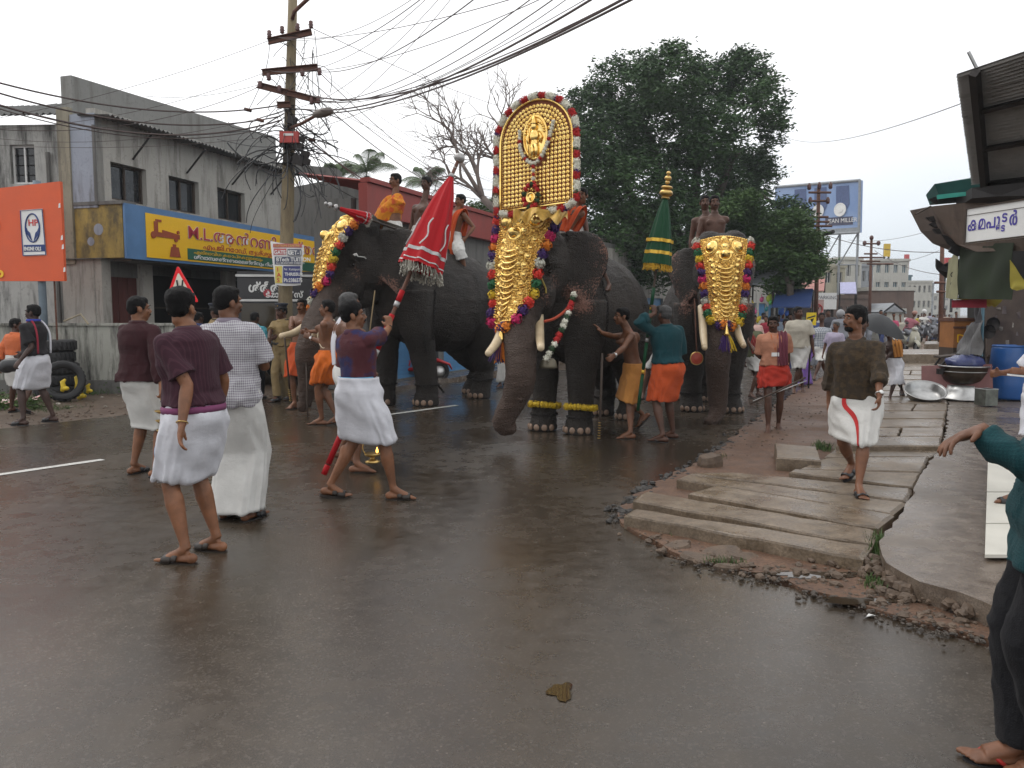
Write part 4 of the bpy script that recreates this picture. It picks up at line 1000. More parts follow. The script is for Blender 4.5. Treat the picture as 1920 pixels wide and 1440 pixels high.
# bench frames
t=thing('metal_bench',G(1800,735,.15),'curved tubular metal bench frame behind the pots','bench')
for i,(xa,xb,ya,Y) in enumerate([(1755,1845,664,13.8),(1765,1838,668,13.5)]):
    a,b=W(xa,ya+8,Y),W(xb,ya-2,Y-.3);mb=MB()
    mb.tube([V((a.x,a.y,.15)),a-UP*.1,a+V((.08,0,.02)),a.lerp(b,.5)+UP*.05,b+V((-.05,0,.02)),b-UP*.1,V((b.x,b.y,.15))],.022,7);part(mb,'frame',IRON,t,True)
mb=MB();a,b=W(1765,672,13.6),W(1838,664,13.3);mb.obox(a,b-a,V((.02,.3,0)),UP*.03);part(mb,'seat',WOODD,t)
# orange box stand, grey tarp
t=thing('orange_cabinet',W(1800,650,15)-UP*.0,'orange and brown wooden cabinet with lettering behind the grey tarp','cabinet');ORW=M('orange_wood',(.34,.14,.04),.5,var=.3)
a=W(1787,652,15);hh=W(1787,602,15).z-a.z;t.location=a
mb=MB();mb.obox(a,V((.36,0,0)),V((0,.5,0)),UP*hh);part(mb,'body',ORW,t)
mb=MB();mb.obox(a+V((-.02,-.02,hh)),V((.42,0,0)),V((0,.54,0)),UP*.06);mb.obox(a+V((-.02,-.02,hh*.72)),V((.42,0,0)),V((0,.02,0)),UP*.04);part(mb,'trim',RUST,t)
text('D',.22,a+V((.05,0,.1)),(1,0,0),UP,YELP,t)
mb=MB();mb.obox(V((a.x,a.y,.15)),V((.36,0,0)),V((0,.5,0)),UP*(max(.05,a.z-.15)));part(mb,'stand',WOODD,t)
t=thing('grey_tarpaulin',G(1815,700,.15),'translucent grey plastic sheet sloping off the shack post','tarpaulin')
wavy(W(1812,610,13.5),W(1842,600,12.6),W(1835,665,12.6),W(1786,664,13.8),'sheet',M('grey_plastic',(.20,.20,.20),.4,var=.5,vs=3,bmp=.5,bs=9,bd=.03),.05,2,parent=t)
t=thing('hanging_cloth',W(1835,600,12),'dark grey cloth hanging beside the blue pipe','cloth')
wavy(W(1823,574,12),W(1840,574,11.8),W(1837,605,11.8),W(1828,607,12),'cloth',M('dark_cloth',(.10,.10,.11),.8),.02,2,parent=t)
for i,(x,y) in enumerate([(1860,608),(1852,622)]):
    t=thing('hanging_pan',W(x,y,13.6),['round black pan hanging on the poster wall','lower black pan hanging on the poster wall'][i],'pan');mb=MB();mb.lathe(W(x,y,13.6),[(.0,0),(.10,0),(.12,.03)],20,Matrix.Rotation(PI/2,3,'X'),False);part(mb,'pan',IRON,t,True)
# bollards / posts at the verge far right
for i,(x,y,h_) in enumerate([(1680,668,.55),(1690,655,.5),(1735,648,.5),(1742,640,.5)]):
    q=G(x,y);mb=MB();mb.tube([q,q+V((.06,0,h_))],.045,7);part(mb,'kerb_post',RUST,loc=q,cat='post',group='short leaning posts on the grass verge',label='short leaning brown post on the grass verge, %s' % ['nearest the umbrella','second from the umbrella','nearer of the far pair','farthest one'][i])
q=G(1745,636);mb=MB();mb.ell(q+UP*.35,(.45,.45,.4),None,12,8);part(mb,'trimmed_bush',M('bush',(.02,.035,.015),.8,bmp=.8,bs=20,bd=.05),loc=q,sm=True,cat='bush',label='dark round bush on the grass verge before the scooter rider')

# tyres
def tyre(c,R,label,up=.115,r=.36):
    t=thing('tyre',c,label,'tyre','old tyres by the compound wall');mb=MB();prof=[(r-.12,-.07),(r-.03,-.105),(r,-.08),(r+.005,0),(r,.08),(r-.03,.105),(r-.12,.07),(r-.13,0)]
    RR=[]
    for (a,z) in prof+prof[:1]: RR.append([V(c)+R @ V((a*math.cos(2*PI*i/28),a*math.sin(2*PI*i/28),z)) for i in range(28)])
    mb.rings(RR,True,False);part(mb,'carcass',RUBBER,t,True)
    mb=MB()
    for i in range(28):
        a=2*PI*i/28;mb.box(V(c)+R @ V((math.cos(a)*(r+.004),math.sin(a)*(r+.004),0)),(.012,.03,.16),R @ Matrix.Rotation(a,3,'Z') @ Matrix.Rotation(.25,3,'X'))
    part(mb,'tread',RUBBER,t,kind='stuff');return t
q=V((W(106,700,15.1).x,15.1,0));I3=Matrix.Identity(3)
lab=['top tyre of the stack at the mouldy wall','second tyre from the top of the stack','middle tyre of the stack','fourth tyre from the top of the stack','bottom tyre of the stack']
for k in range(5): tyre(q+V((.03*((k*7) % 3-1),0,.11+.215*k)),I3,lab[4-k])
tyre(V((W(118,700,14.3).x,14.3,.36)),Matrix.Rotation(.5,3,'Z') @ Matrix.Rotation(PI/2-.22,3,'X'),'tyre with yellow rim leaning upright against the stack')
YEL=M('yellow_plastic',(.70,.50,.02),.45)
for i,(x,y,s_,lb) in enumerate([(118,722,.10,'yellow bent plastic piece inside the leaning tyre'),(146,715,.13,'tall yellow plastic piece beside the tyres'),(150,736,.11,'yellow plastic heap on the ground beside the tyres'),(165,728,.08,'small yellow plastic bit farthest from the tyres')]):
    p=W(x,y,14.6 if i else 14.0);t=thing('yellow_plastic',p,lb,'litter');mb=MB()
    mb.tube([p+V((-.2*s_,0,-1.1*s_)),p+V((.2*s_,-.1*s_,-.3*s_)),p+V((-.1*s_,.1*s_,.5*s_)),p+V((.5*s_,0,1.0*s_))],[(.35*s_,.2*s_),(.5*s_,.2*s_),(.45*s_,.25*s_),(.2*s_,.1*s_)],8);mb.ell(p+V((.5*s_,0,-.6*s_)),(.6*s_,.5*s_,.4*s_),None,8,6);part(mb,'piece',YEL,t,True)
p=G(20,762);mb=MB();mb.grid(lambda u,v: p+V((-.45+.9*u,-.15+.3*v,.05+.04*math.sin(9*u+5*v)+.1*u)),8,4);part(mb,'plastic_sheet',M('red_white_sheet',(.55,.22,.2),.5,var=.5,vs=9,col2=(.6,.55,.52)),loc=p,cat='litter',label='red and white crumpled plastic sheet on the grass at far left')

# ================================================================== POLES, SIGNS, CABLES
PO=G(541,770);PO=V((W(541,640,15.2).x,15.2,0));ptop=W(549,-60,15.2)
UPO=thing('utility_pole',PO,'tall stained concrete power pole with rusty crossarms and tangled cables','pole')
def pole_at(py): 
    t=(CAM_H+(590-py)*15.2/F)/ptop.z;w=W(535+(560-py)/560*14,py,15.2);return V((w.x,15.2,w.z))
POLEM=stained('pole_concrete',(.24,.19,.11),(.09,.065,.045),.5,streak=(2,2,.4))
mb=MB();mb.tube([V((pole_at(560).x,15.2,0)),pole_at(560),pole_at(400),pole_at(250),pole_at(100),pole_at(-60)],[.15,.135,.125,.105,.09,.08],12);part(mb,'shaft',POLEM,UPO,True)
mb=MB();a=pole_at(620);mb.lathe(V((a.x,15.2,.55)),[(.152,0),(.15,1.2)],14,None,False);part(mb,'rust_band',M('pole_rust',(.18,.085,.06),.8,var=.5),UPO,True)
def arm(x0,y0,x1,y1,dy=-.16):
    a,b=W(x0,y0,15.2+dy),W(x1,y1,15.2+dy);d=(b-a).normalized();n=V((0,-1,0));w=d.cross(n)
    mb=MB();mb.obox(a-w*.055,b-a,n*.01,w*.11);mb.obox(a-w*.055+V((0,-.005,0)),b-a,n*.06,w*.012);mb.obox(a+w*.043-V((0,.005,0)),b-a,n*.06,w*.012);return part(mb,'crossarm',RUST,UPO),a,b
ARMS=[(503,79,585,61),(492,137,596,127),(483,160,600,190),(520,198,545,197)]
for q in ARMS: arm(*q)
INS=M('insulator_brown',(.10,.035,.03),.3,bmp=0)
for (x,y) in [(505,65),(529,57),(558,52),(583,47),(504,145),(567,137),(599,135),(488,160),(524,168),(597,188),(584,190)]:
    p=W(x,y,15.0);mb=MB();mb.lathe(p-UP*.06,[(.02,0),(.045,.02),(.03,.04),(.05,.06),(.035,.08),(.04,.12),(.01,.14)],8);part(mb,'insulator',INS,UPO,True)
# lamp arms
mb=MB();mb.tube([W(548,36,15.1),W(552,22,15.0),W(570,5,14.9),W(600,-22,14.7)],.035,7);part(mb,'lamp_arm',RUST,UPO,True)
mb=MB();mb.tube([W(545,240,15.05),W(565,232,14.6),W(592,217,14.2)],.028,7);b_=part(mb,'lamp_arm',RUST,UPO,True)
mb=MB();a,b=W(588,217,14.2),W(622,207,13.9);mb.tube([a,a.lerp(b,.2),a.lerp(b,.55),b-(b-a)*.1,b],[(.03,.03),(.09,.06),(.11,.075),(.09,.06),(.02,.02)],10);part(mb,'lamp_head',M('lamp_shell',(.18,.15,.13),.5),b_,True)
# red box
p=W(543,258,14.95);mb=MB();mb.box(p,(.34,.12,.20));part(mb,'red_box',M('red_box',(.50,.06,.05),.5),UPO);mb=MB();mb.box(p+V((.0,-.065,.04)),(.18,.01,.04));part(mb,'red_box_label',WHITEP,UPO)
for (x,y,s_) in [(548,226,.16),(560,300,.20),(540,297,.12),(575,303,.12),(566,262,.10),(530,272,.1),(560,275,.16),(572,290,.14)]:
    p=W(x,y,15.0);mb=MB();mb.box(p,(s_,.1,s_*.9),Matrix.Rotation(.3,3,'Y'));part(mb,'junction_box',IRON,UPO)
for (x,y) in [(458,194),(482,223),(506,232),(590,261),(593,283),(617,225)]:
    p=W(x if x > 440 else x,y,15.0)
    if x < 440: continue
rg=random.Random(12);mb=MB()
for i in range(80):
    a=pole_at(rg.uniform(200,320))+V((rg.uniform(-.12,.12),-.12,0));s1=rg.choice((-1,1,1));b=a+V((s1*rg.uniform(.1,1.1),rg.uniform(-.3,.2),rg.uniform(-1.0,.3)))
    c=b+V((rg.uniform(-.3,.3),rg.uniform(-.2,.2),rg.uniform(-.7,.3)));m_=a.lerp(b,.5)+V((0,0,rg.uniform(-.5,.5)))
    P=[((1-t)**3)*a+3*((1-t)**2)*t*m_+3*(1-t)*t*t*b+t**3*c for t in [k/9 for k in range(10)]];mb.tube(P,rg.choice((.006,.009,.012)),4,False)
for i in range(26):
    a=pole_at(rg.uniform(60,200))+V((rg.uniform(-.5,.5),-.1,0));b=a+V((rg.uniform(-.5,.5),rg.uniform(-.2,.2),rg.uniform(-1.4,.1)));m_=a.lerp(b,.5)+V((rg.uniform(-.4,.4),0,rg.uniform(-.3,.3)))
    P=[((1-t)**2)*a+2*(1-t)*t*m_+t*t*b for t in [k/8 for k in range(9)]];mb.tube(P,.006,4,False)
part(mb,'cable_tangle',BLACKP,UPO,kind='stuff')
CABLE=M('cable_black',(.07,.045,.04),.6,bmp=0)
def catenary(a,b,sag,n=22): return [a.lerp(b,t)-UP*sag*4*t*(1-t) for t in [i/n for i in range(n+1)]]
CABP=[]
def cable(pts,r,label,sag=.4,mat=None,boxes=()):
    r *= .55
    P=catenary(pts[0],pts[1],sag) if len(pts) == 2 else pts
    CABP.append(P);mb=MB();mb.tube(P,r,5);o=part(mb,'overhead_cable',mat or CABLE,loc=P[0],cat='cable',group='overhead cables strung across the street',label=label)
    return o
# towards upper right, over the camera's head (near end outside the frame)
for (x0,y0,x1,y1,Y1,r,sg,lb) in [
    (575,178,1180,-8,6.5,.022,.35,'thickest cable running from the pole to the upper middle edge'),
    (570,205,1120,-8,6.8,.020,.30,'second thick cable below the thickest one to the upper middle edge'),
    (600,190,1190,-14,7.2,.012,.25,'thin cable between the two thick ones at upper middle'),
    (605,135,900,-10,8.0,.012,.2,'thin cable rising from the middle crossarm to the top edge'),
    (565,110,800,-10,9.0,.010,.15,'highest thin cable rising from the pole to the top edge'),
    (590,190,1050,-10,7.0,.010,.3,'thin slack cable from the lowest crossarm to the top edge'),
    (600,192,1020,-20,7.5,.010,.25,'another thin cable from the lowest crossarm crossing the thick ones'),
    (620,212,1240,-30,6.2,.020,.2,'thick cable passing just over the street lamp head')]:
    cable([W(x0,y0,14.9),W(x1,y1,Y1)],r,lb,sg)
# towards lower right (on along the street)
for (x0,y0,x1,y1,Y1,r,sg,lb) in [
    (600,137,985,372,34,.014,.8,'upper bare line from the middle crossarm down behind the bare tree'),
    (583,52,1210,212,55,.012,1.2,'highest bare line running off behind the big tree'),
    (570,140,960,350,36,.014,.8,'second bare line running on down the street'),
    (600,190,930,372,34,.018,.6,'dark line from the lowest crossarm down to the red roofs'),
    (556,245,925,385,30,.028,.8,'thick slack cable from the pole to the red roofs'),
    (585,262,900,392,30,.016,.8,'slack cable just below the thick one to the red roofs'),
    (560,300,790,372,24,.014,.5,'low slack cable from the tangle to the coconut palms'),
    (560,215,700,340,24,.010,.2,'steep thin wire from the pole to the grey warehouse')]:
    cable([W(x0,y0,15.1),W(x1,y1,Y1)],r,lb,sg)
# to the left
for (x0,y0,x1,y1,Y1,r,sg,lb) in [
    (520,198,-40,145,10.5,.022,.25,'upper thick cable crossing the left roof'),
    (525,218,-40,163,10.6,.022,.3,'second thick cable crossing the left roof'),
    (528,225,-40,185,10.2,.026,.35,'third thickest cable crossing the left parapet'),
    (528,232,-40,192,10.3,.014,.35,'thin cable just below the thickest left cable'),
    (488,162,-40,240,12.0,.010,.3,'thin wire sagging from the crossarm to the far left roof'),
    (482,160,270,180,16.6,.008,.1,'short thin wire from the crossarm to the grey parapet')]:
    cable([W(x0,y0,15.0),W(x1,y1,Y1)],r,lb,sg)
for (x,y,Y,lb) in [(440,193,14.4,'leftmost on the upper cable'),(458,216,14.5,'below the leftmost one'),(482,225,14.6,'nearest left of the pole'),(597,262,15.4,'upper one right of the pole'),(592,283,15.2,'lower one right of the pole')]:
    p=min((q for P_ in CABP for q in P_),key=lambda q: (q-W(x,y,Y)).length);mb=MB();mb.tube([p-V((.06,0,-.01)),p+V((.06,0,-.02))],.030,8);part(mb,'cable_joint',RUST,loc=p,sm=True,cat='joint box',group='small joint boxes on the cables near the pole',label='small rusty joint box on the cables, '+lb)
# right side wires
for (x0,y0,Y0,x1,y1,Y1,r,lb) in [(1470,256,30,1800,195,9,.010,'lone wire from the big tree to the raised tin awning'),(1590,450,60,1760,428,40,.02,'thin far wire left of the torn awning'),
    (1545,440,48,1765,473,40,.035,'dark far wire passing the yellow hoarding'),(1640,470,56,1765,515,42,.03,'far wire dropping from the second distant pole'),(1640,490,56,1760,470,40,.02,'faint far wire rising to the right'),
    (1080,290,40,1500,470,45,.02,'wire crossing in front of the big tree crown'),(1100,330,40,1520,415,45,.02,'lower wire crossing the big tree crown')]:
    cable([W(x0,y0,Y0),W(x1,y1,Y1)],r,lb,.3)

WN=['from the top crossarm','from the middle crossarm','from the lowest crossarm','from the tangle']
for i in range(16):
    x0,y0=[(520,70),(505,133),(598,190),(560,250)][i % 4];side=i // 4
    x1,y1,Y1=[(1000+40*i,-14,7.5+.2*i),(700+22*i,-12,10+.2*i),(760+24*i,330+3*i,32),(-40,60+14*i,13+.2*i)][side]
    cable([W(x0,y0,15.0),W(x1,y1,Y1)],.008,'fine wire '+WN[i % 4]+[' to the far top centre',' steeply to the top edge',' down the street to the right',' off to the left edge'][side],.15+.1*(i % 3))
# flyer board on the pole
FB=thing('tuition_flyer',W(540,500,14.9),'white printed tuition flyer banner tied to the power pole','flyer')
def fpt(x,y,d=0): return W(x,y,14.93-d)
mb=MB()
fl=lambda u,v: fpt(lerp(lerp(507,516,v),lerp(570,564,v),u),lerp(lerp(452,459,u),534,v)+2*math.sin(u*3),.015*math.sin(3*u+2*v))
mb.grid(fl,8,8);mb.grid(lambda u,v: fl(1-u,v)+V((0,.008,0)),8,8);part(mb,'sheet',WHP,FB,True)
def fbox(x0,y0,x1,y1,mat,name='print_block'):
    mb=MB();mb.add([fpt(x0,y1,.022),fpt(x1,y1,.022),fpt(x1,y0,.022),fpt(x0,y0,.022)],[(0,1,2,3)]);part(mb,name,mat,FB)
PB=M('print_navy',(.05,.06,.20),.6,bmp=0);PR=M('print_rose',(.55,.15,.15),.6,bmp=0);PG=M('print_slate',(.10,.11,.16),.6,bmp=0);PY=M('print_yellow',(.72,.60,.12),.6,bmp=0)
fbox(512,457,566,464,PR);fbox(513,466,537,478,PR);fbox(539,467,565,479,PG);fbox(515,481,564,496,PG);fbox(516,499,529,531,PY);fbox(531,499,563,531,PB)
def ftext(s,x,y,h,m,w=1.0,b=.002): text(s,h*14.9/F*1.35,fpt(x,y,.026),(1,0,0),UP,m,FB,sx=w,bold=b,ext=.0005,off=.002)
ftext('GATE-15',514,476.5,7.5,WHP,.85);ftext('LET-15',541,477.5,8,WHP,.95);ftext('BTech TUITION',518,490,7.5,WHP,.92);ftext('ALL BRANCHES SUBJECTS',517.5,495,3.6,WHP,.95,0)
ftext('Nr. Kuttapuram',533,507,4.6,WHP,.85,0);ftext('THRISSUR',534,517,6.0,WHP,.95);ftext('Ph:2386575',532.5,529,7.5,WHP,.72)
for i,ch in enumerate('IAS'): ftext(ch,519.5,509+i*10,8,M('print_red',(.6,.05,.04),.6,bmp=0),1)
ftext('TUITION CENTRE',514,462.5,4,PY,1.1,0)
# HP engine oils billboard
HB=thing('fuel_billboard',W(60,650,14.9)-UP*0,'orange billboard with white HP Engine Oils emblem at far left','billboard')
h1,h2,h3,h4=W(-120,366,15.3),W(113,340,15.0),W(121,527,15.0),W(-120,527,15.3)
mb=MB();th=V((0,.08,0));mb.add([h1,h2,h3,h4,h1+th,h2+th,h3+th,h4+th],[(0,3,2,1),(4,5,6,7),(0,1,5,4),(1,2,6,5),(2,3,7,6),(3,0,4,7)]);part(mb,'panel',ORBOARD,HB)
def hp(px,py,d=.01):
    u=(px+120)/236;return h4.lerp(h3,u)+(h1.lerp(h2,u)-h4.lerp(h3,u))*((527-py)/(527-(366-26*u)))-V((0,d,0))
HX=(h3-h4).normalized()
mb=MB();mb.add([hp(43,480),hp(86,478),hp(82,391),hp(40,394)],[(0,1,2,3)]);part(mb,'emblem_panel',WHP,HB)
NV=M('emblem_navy',(.02,.05,.20),.5,bmp=0)
def outline(pts,w,d=.02,mat=NV,name='emblem_line',close=True):
    mb=MB();mb.tube([hp(x,y,d) for x,y in pts]+([hp(*pts[0],d)] if close else []),w,5,True);part(mb,name,mat,HB)
outline([(43.5,479),(85,477),(81.5,392),(41,395)],.008)
outline([(62.5+13*math.cos(a),427+26.5*math.sin(a)) for a in [2*PI*i/28 for i in range(28)]],.013)
text('HP',.165,hp(54.5,423,.012),HX,UP,M('emblem_red',(.6,.03,.03),.5,bmp=0),HB,bold=.003)
for s_ in (-1,1):
    for k in (0,1): 
        P=[(62.5+s_*(1.0+k*1.5),452),(62.5+s_*(5+k*3),436-k*2),(62.5+s_*(13-k*.5),428-k*5),(62.5+s_*(11.5-k*0),437-k*3),(62.5+s_*(6+k*1),446-k*3)]
        mb=MB();n_=len(P);q_=[hp(x,y,.016+.002*k) for x,y in P];mb.add(q_,[tuple(range(n_)) if s_ < 0 else tuple(reversed(range(n_)))]);part(mb,'emblem_leaf',NV,HB)
mb=MB();mb.add([hp(45,472,.014),hp(85,471,.014),hp(85,458,.014),hp(45,459,.014)],[(0,1,2,3)]);part(mb,'emblem_band',NV,HB)
text('ENGINE OILS',.095,hp(46,469.5,.018),HX,UP,WHP,HB,sx=.62,bold=.003)
for s_,x,y,h_,m_ in [('ധ',-24,432,.42,WHP),('ന്',-30,474,.42,WHP),('ഭാരത',-100,430,.42,WHP),('യിൽ',-112,474,.42,WHP),('ം',-6,519,.42,YELP),('ബി',-60,519,.42,YELP)]: text(s_,h_*.75,hp(x,y,.012),HX,UP,m_,HB,bold=.012)
for i,(x,y) in enumerate([(114,385),(116,445),(117,462),(118,505)]): mb=MB();mb.add([hp(x-3,y+5),hp(x+1,y+4),hp(x+1,y-5),hp(x-2,y-3)],[(0,1,2,3)]);part(mb,'peeled_patch',WHP,HB)
mb=MB()
for x in (-70,68): a=hp(x,500,-.12);mb.tube([V((a.x,a.y,0)),a+UP*1.6],.07,8)
part(mb,'post',M('post_blue_grey',(.17,.22,.26),.6),HB,True)
mb=MB();a=hp(92,500,-.1);mb.tube([V((a.x,a.y,.5)),a+UP*.6],.02,6);part(mb,'stay',RUST,HB)
# warning triangle
TS=thing('warning_sign',W(344,600,9.2),'red-bordered white triangular road warning sign behind the men','sign');TS.location.z=0
t1,t2,t3=W(333,497,9.2),W(373,567,9.2),W(311,561,9.25);cen=(t1+t2+t3)/3
def tri(k,d,mat,name,th=.012):
    P=[cen+(p-cen)*k+V((0,-d,0)) for p in (t1,t3,t2)];mb=MB(); 
    Q=[]
    for i in range(3):
        a,b,c=P[i-1],P[i],P[(i+1) % 3];Q+=[b.lerp(a,.07),b.lerp(a,.02).lerp(c,.02),b.lerp(c,.07)]
    mb.poly_prism(Q,V((0,th,0)));part(mb,name,mat,TS)
RETRO=M('retro_red',(.85,.01,.02),.35,bmp=0,var=.05)
tri(1.0,0,RETRO,'border');tri(.70,.008,M('retro_white',(.80,.74,.62),.4,bmp=0,var=.05),'field')
for s_ in (-1,1):
    P=[cen+V((s_*x_,-.02,z_)) for x_,z_ in ((.035,.10),(.028,.05),(.02,.0),(.03,-.06),(.055,-.10))];mb=MB();mb.tube(P,.009,5);part(mb,'symbol',BLACKP,TS)
mb=MB();mb.tube([V((cen.x,cen.y+.06,0)),cen+V((0,.04,.1))],.03,8);part(mb,'post',STEEL,TS,True)

# far poles
def far_pole(x,ybase,ytop,Y,arms,label,lean=0):
    a,b=W(x,ybase,Y),W(x+lean,ytop,Y);t=thing('far_utility_pole',V((a.x,Y,0)),label,'pole')
    r=.10;mb=MB();mb.tube([V((a.x,Y,0)),b],[r*1.1,r*.8],8);part(mb,'shaft',RUST,t,True)
    for (y,x0,x1) in arms:
        k=(ybase-y)/(ybase-ytop);p,q=W(x0,y,Y-.1),W(x1,y,Y-.1);mb=MB();mb.tube([p,q],.05,4);part(mb,'crossarm',RUST,t)
    return t
t=far_pole(1527,690,352,36,[(361,1516,1558),(377,1518,1554),(407,1518,1553),(416,1505,1555),(424,1512,1560)],'rusty distant pole with crossarms in front of the watch billboard',8)
for (x,y) in [(1517,352),(1536,350),(1557,350),(1519,378),(1552,378)]: p=W(x,y,35.8);mb=MB();mb.lathe(p-UP*.1,[(.05,0),(.09,.05),(.09,.2),(.04,.3)],8);part(mb,'insulator',INS,t,True)
mb=MB();mb.tube([W(1530,445,36),W(1563,434,35)],.08,6);part(mb,'lamp',IRON,t)
t=far_pole(1629,640,445,50,[(457,1621,1648),(476,1620,1645),(483,1610,1655),(490,1613,1650),(495,1625,1675)],'second distant pole with lamp-like insulators over the brown godown',5)
for (x,y) in [(1621,456),(1634,446),(1647,456)]: p=W(x,y,49.8);mb=MB();mb.ell(p,(.13,.13,.16),None,8,6);part(mb,'insulator',INS,t,True)
far_pole(1763,650,440,33,[(530,1752,1772),(547,1756,1772)],'thin red-brown pole rising beside the torn awning',4)
# ================================================================== TREES
def leafmat(name,dark,light,sp=.3):
    m,t,b=_mat(name);co=coord(t);n1=noise(t,co,.55,3);n2=noise(t,co,5,3)
    t.links.new(ramp(t,mth(t,'ADD',mth(t,'MULTIPLY',n1,.5),mth(t,'MULTIPLY',n2,.5)),[(.36,dark),(.64,light)]),b.inputs['Base Color'])
    b.inputs['Roughness'].default_value=.55;b.inputs['Specular IOR Level'].default_value=sp;return m
LEAFT=leafmat('raintree_leaves',(.012,.032,.012),(.055,.115,.032));PALMM=leafmat('palm_leaves',(.06,.09,.045),(.14,.19,.09));LEAF2=leafmat('shrub_leaves',(.03,.06,.015),(.08,.14,.03))
BARK=M('bark',(.07,.055,.045),.85,var=.5,vs=6,bmp=.8,bs=14,bd=.03);BAREB=M('bare_bark',(.20,.16,.14),.85,var=.4,vs=4,bmp=.4)
def leaves(blobs,n,size,seed,flat=.7,shell=.45):
    rg=np.random.RandomState(seed);vol=np.array([b[3]*b[4]*b[5] for b in blobs])**(2/3.);cnt=(n*vol/vol.sum()).astype(int)
    VV=[]; 
    for (x,y,z,rx,ry,rz),c in zip(blobs,cnt):
        # small sprays of leaflets gathered round twig tips
        ns=max(1,c//14);d=rg.normal(size=(ns,3));d /= np.linalg.norm(d,axis=1)[:,None];rad=(shell+(1-shell)*rg.rand(ns)**.7)[:,None]
        lump=1+.24*vnoise(d*2.3+seed,1.7,seed)[:,None]+.10*vnoise(d,6,seed+1)[:,None]
        tips=np.array([x,y,z])+d*rad*lump*np.array([rx,ry,rz])
        P=np.repeat(tips,14,0)+rg.normal(size=(ns*14,3))*size*np.array([1.6,1.6,.8])
        a=rg.normal(size=P.shape);a[:,2] *= .4;a /= np.linalg.norm(a,axis=1)[:,None];bb=rg.normal(size=P.shape);bb -= a*(a*bb).sum(1)[:,None];bb /= np.linalg.norm(bb,axis=1)[:,None]
        s=size*(.6+.8*rg.rand(len(P)))[:,None]
        q=np.stack([P-a*s,P-bb*s*.32,P+a*s,P+bb*s*.32],1);VV.append(q.reshape(-1,3))
    v=np.concatenate(VV);f=np.arange(len(v)).reshape(-1,4);return v,f
def leafobj(blobs,n,size,seed,mat,parent,name='crown',**k):
    v,f=leaves(blobs,n,size,seed,**k);b=np.array(wloc(parent));me=npmesh(name,v-b,f);me.materials.append(mat)
    o=bpy.data.objects.new(name,me);COL.objects.link(o);o.parent=parent;return o
# big rain tree
TY=34.0;base=W(1290,590,TY);base.z=0
RT=thing('rain_tree',base,'huge dark green spreading tree behind the decorated elephants','tree')
blob_px=[(1180,165,82,62),(1105,215,62,55),(1262,150,75,58),(1262,100,22,24),(1345,150,60,45),(1400,150,52,48),(1395,105,22,18),(1440,195,36,50),(1450,242,26,34),(1150,260,78,58),(1245,240,90,72),(1340,245,66,66),(1120,320,62,60),(1200,350,90,70),(1310,340,90,75),(1395,330,62,52),(1425,310,32,34),
           (1110,400,55,60),(1190,440,80,60),(1290,440,90,70),(1390,420,80,56),(1455,440,62,45),(1480,400,40,32),(1498,470,36,42),(1420,490,80,45),(1480,520,42,30),(1330,500,80,45),(1230,500,70,40),(1070,260,24,34)]
blobs=[];rg=random.Random(2)
for (x,y,rx,ry) in blob_px:
    Y=TY+rg.uniform(-2.2,2.5);c=W(x,y,Y);k=Y/F;blobs.append((c.x,c.y,c.z,rx*k,min(rx,ry)*k*1.2,ry*k))
leafobj(blobs,130000,.10,5,LEAFT,RT,shell=.45)
mb=MB();mb.tube([base,base+V((.1,0,2)),base+V((-.1,0,4))],[.7,.5,.48],12)
for (dx_,dz) in ((-3.6,7),(-2,9.5),(0.5,10),(2.2,8.5),(3.8,6),(-3.9,5),(3.4,4.6)): mb.tube([base+V((0,0,3.4)),base+V((dx_*.4,.3,3.4+dz*.25)),base+V((dx_*.8,.2,3+dz*.6)),base+V((dx_,0,dz))],[.32,.24,.15,.06],8)
part(mb,'trunk',BARK,RT,True)
# bright under-branch bits (lower right foliage)
t2=thing('roadside_tree',V((W(1480,590,30).x,30,0)),'smaller brighter green tree low at the right edge of the big tree','tree')
bl=[]
for (x,y,r) in [(1470,425,44),(1510,455,34),(1500,500,44),(1450,475,44),(1525,500,22),(1400,380,34),(1350,400,34),(1420,420,40),(1475,535,34)]: c=W(x,y,30.5);k=30.5/F;bl.append((c.x,c.y+rg.uniform(-.5,.5),c.z,r*k,r*k,r*k*.7))
leafobj(bl,26000,.085,8,leafmat('roadside_leaves',(.022,.05,.015),(.07,.13,.03)),t2,shell=.3)
mb=MB();q=V((W(1480,590,30).x,30,0));mb.tube([q,W(1482,540,30),W(1470,500,30.5),W(1450,450,30.5)],[.16,.13,.1,.04],8);mb.tube([W(1482,540,30),W(1505,480,30.3)],[.1,.04],6);part(mb,'trunk',BARK,t2,True)
# bare tree
BT=thing('bare_tree',V((W(950,590,27).x,27,0)),'leafless grey tree with fine twigs left of the golden shield','tree')
mb=MB();rg=random.Random(21)
def branch(p,d,L,r,dep):
    P=[p];q=p
    for i in range(4):
        d=(d+V((rg.gauss(0,.13),rg.gauss(0,.10),rg.gauss(0,.10)+.03))).normalized();q=q+d*L/4;P.append(q)
    mb.tube(P,[r*(1-.11*i) for i in range(5)],6 if dep < 3 else 4,False)
    if dep >= 6 or r < .006: return
    for k in range(2 if dep < 1 else rg.choice((2,3,3))):
        a=rg.uniform(.3,.75)*(1 if k % 2 else -1);ax=V((rg.gauss(0,.3),1,rg.gauss(0,.3))).normalized()
        nd_=Quaternion(ax,a) @ d;branch(P[rg.choice((2,3,4,4))],nd_,L*rg.uniform(.66,.88),r*rg.uniform(.55,.72),dep+1)
p0=W(962,640,27);p0.z=0;p1=W(905,372,27)
mb.tube([p0,W(955,480,27),W(940,405,27),p1],[.2,.17,.13,.12],8)
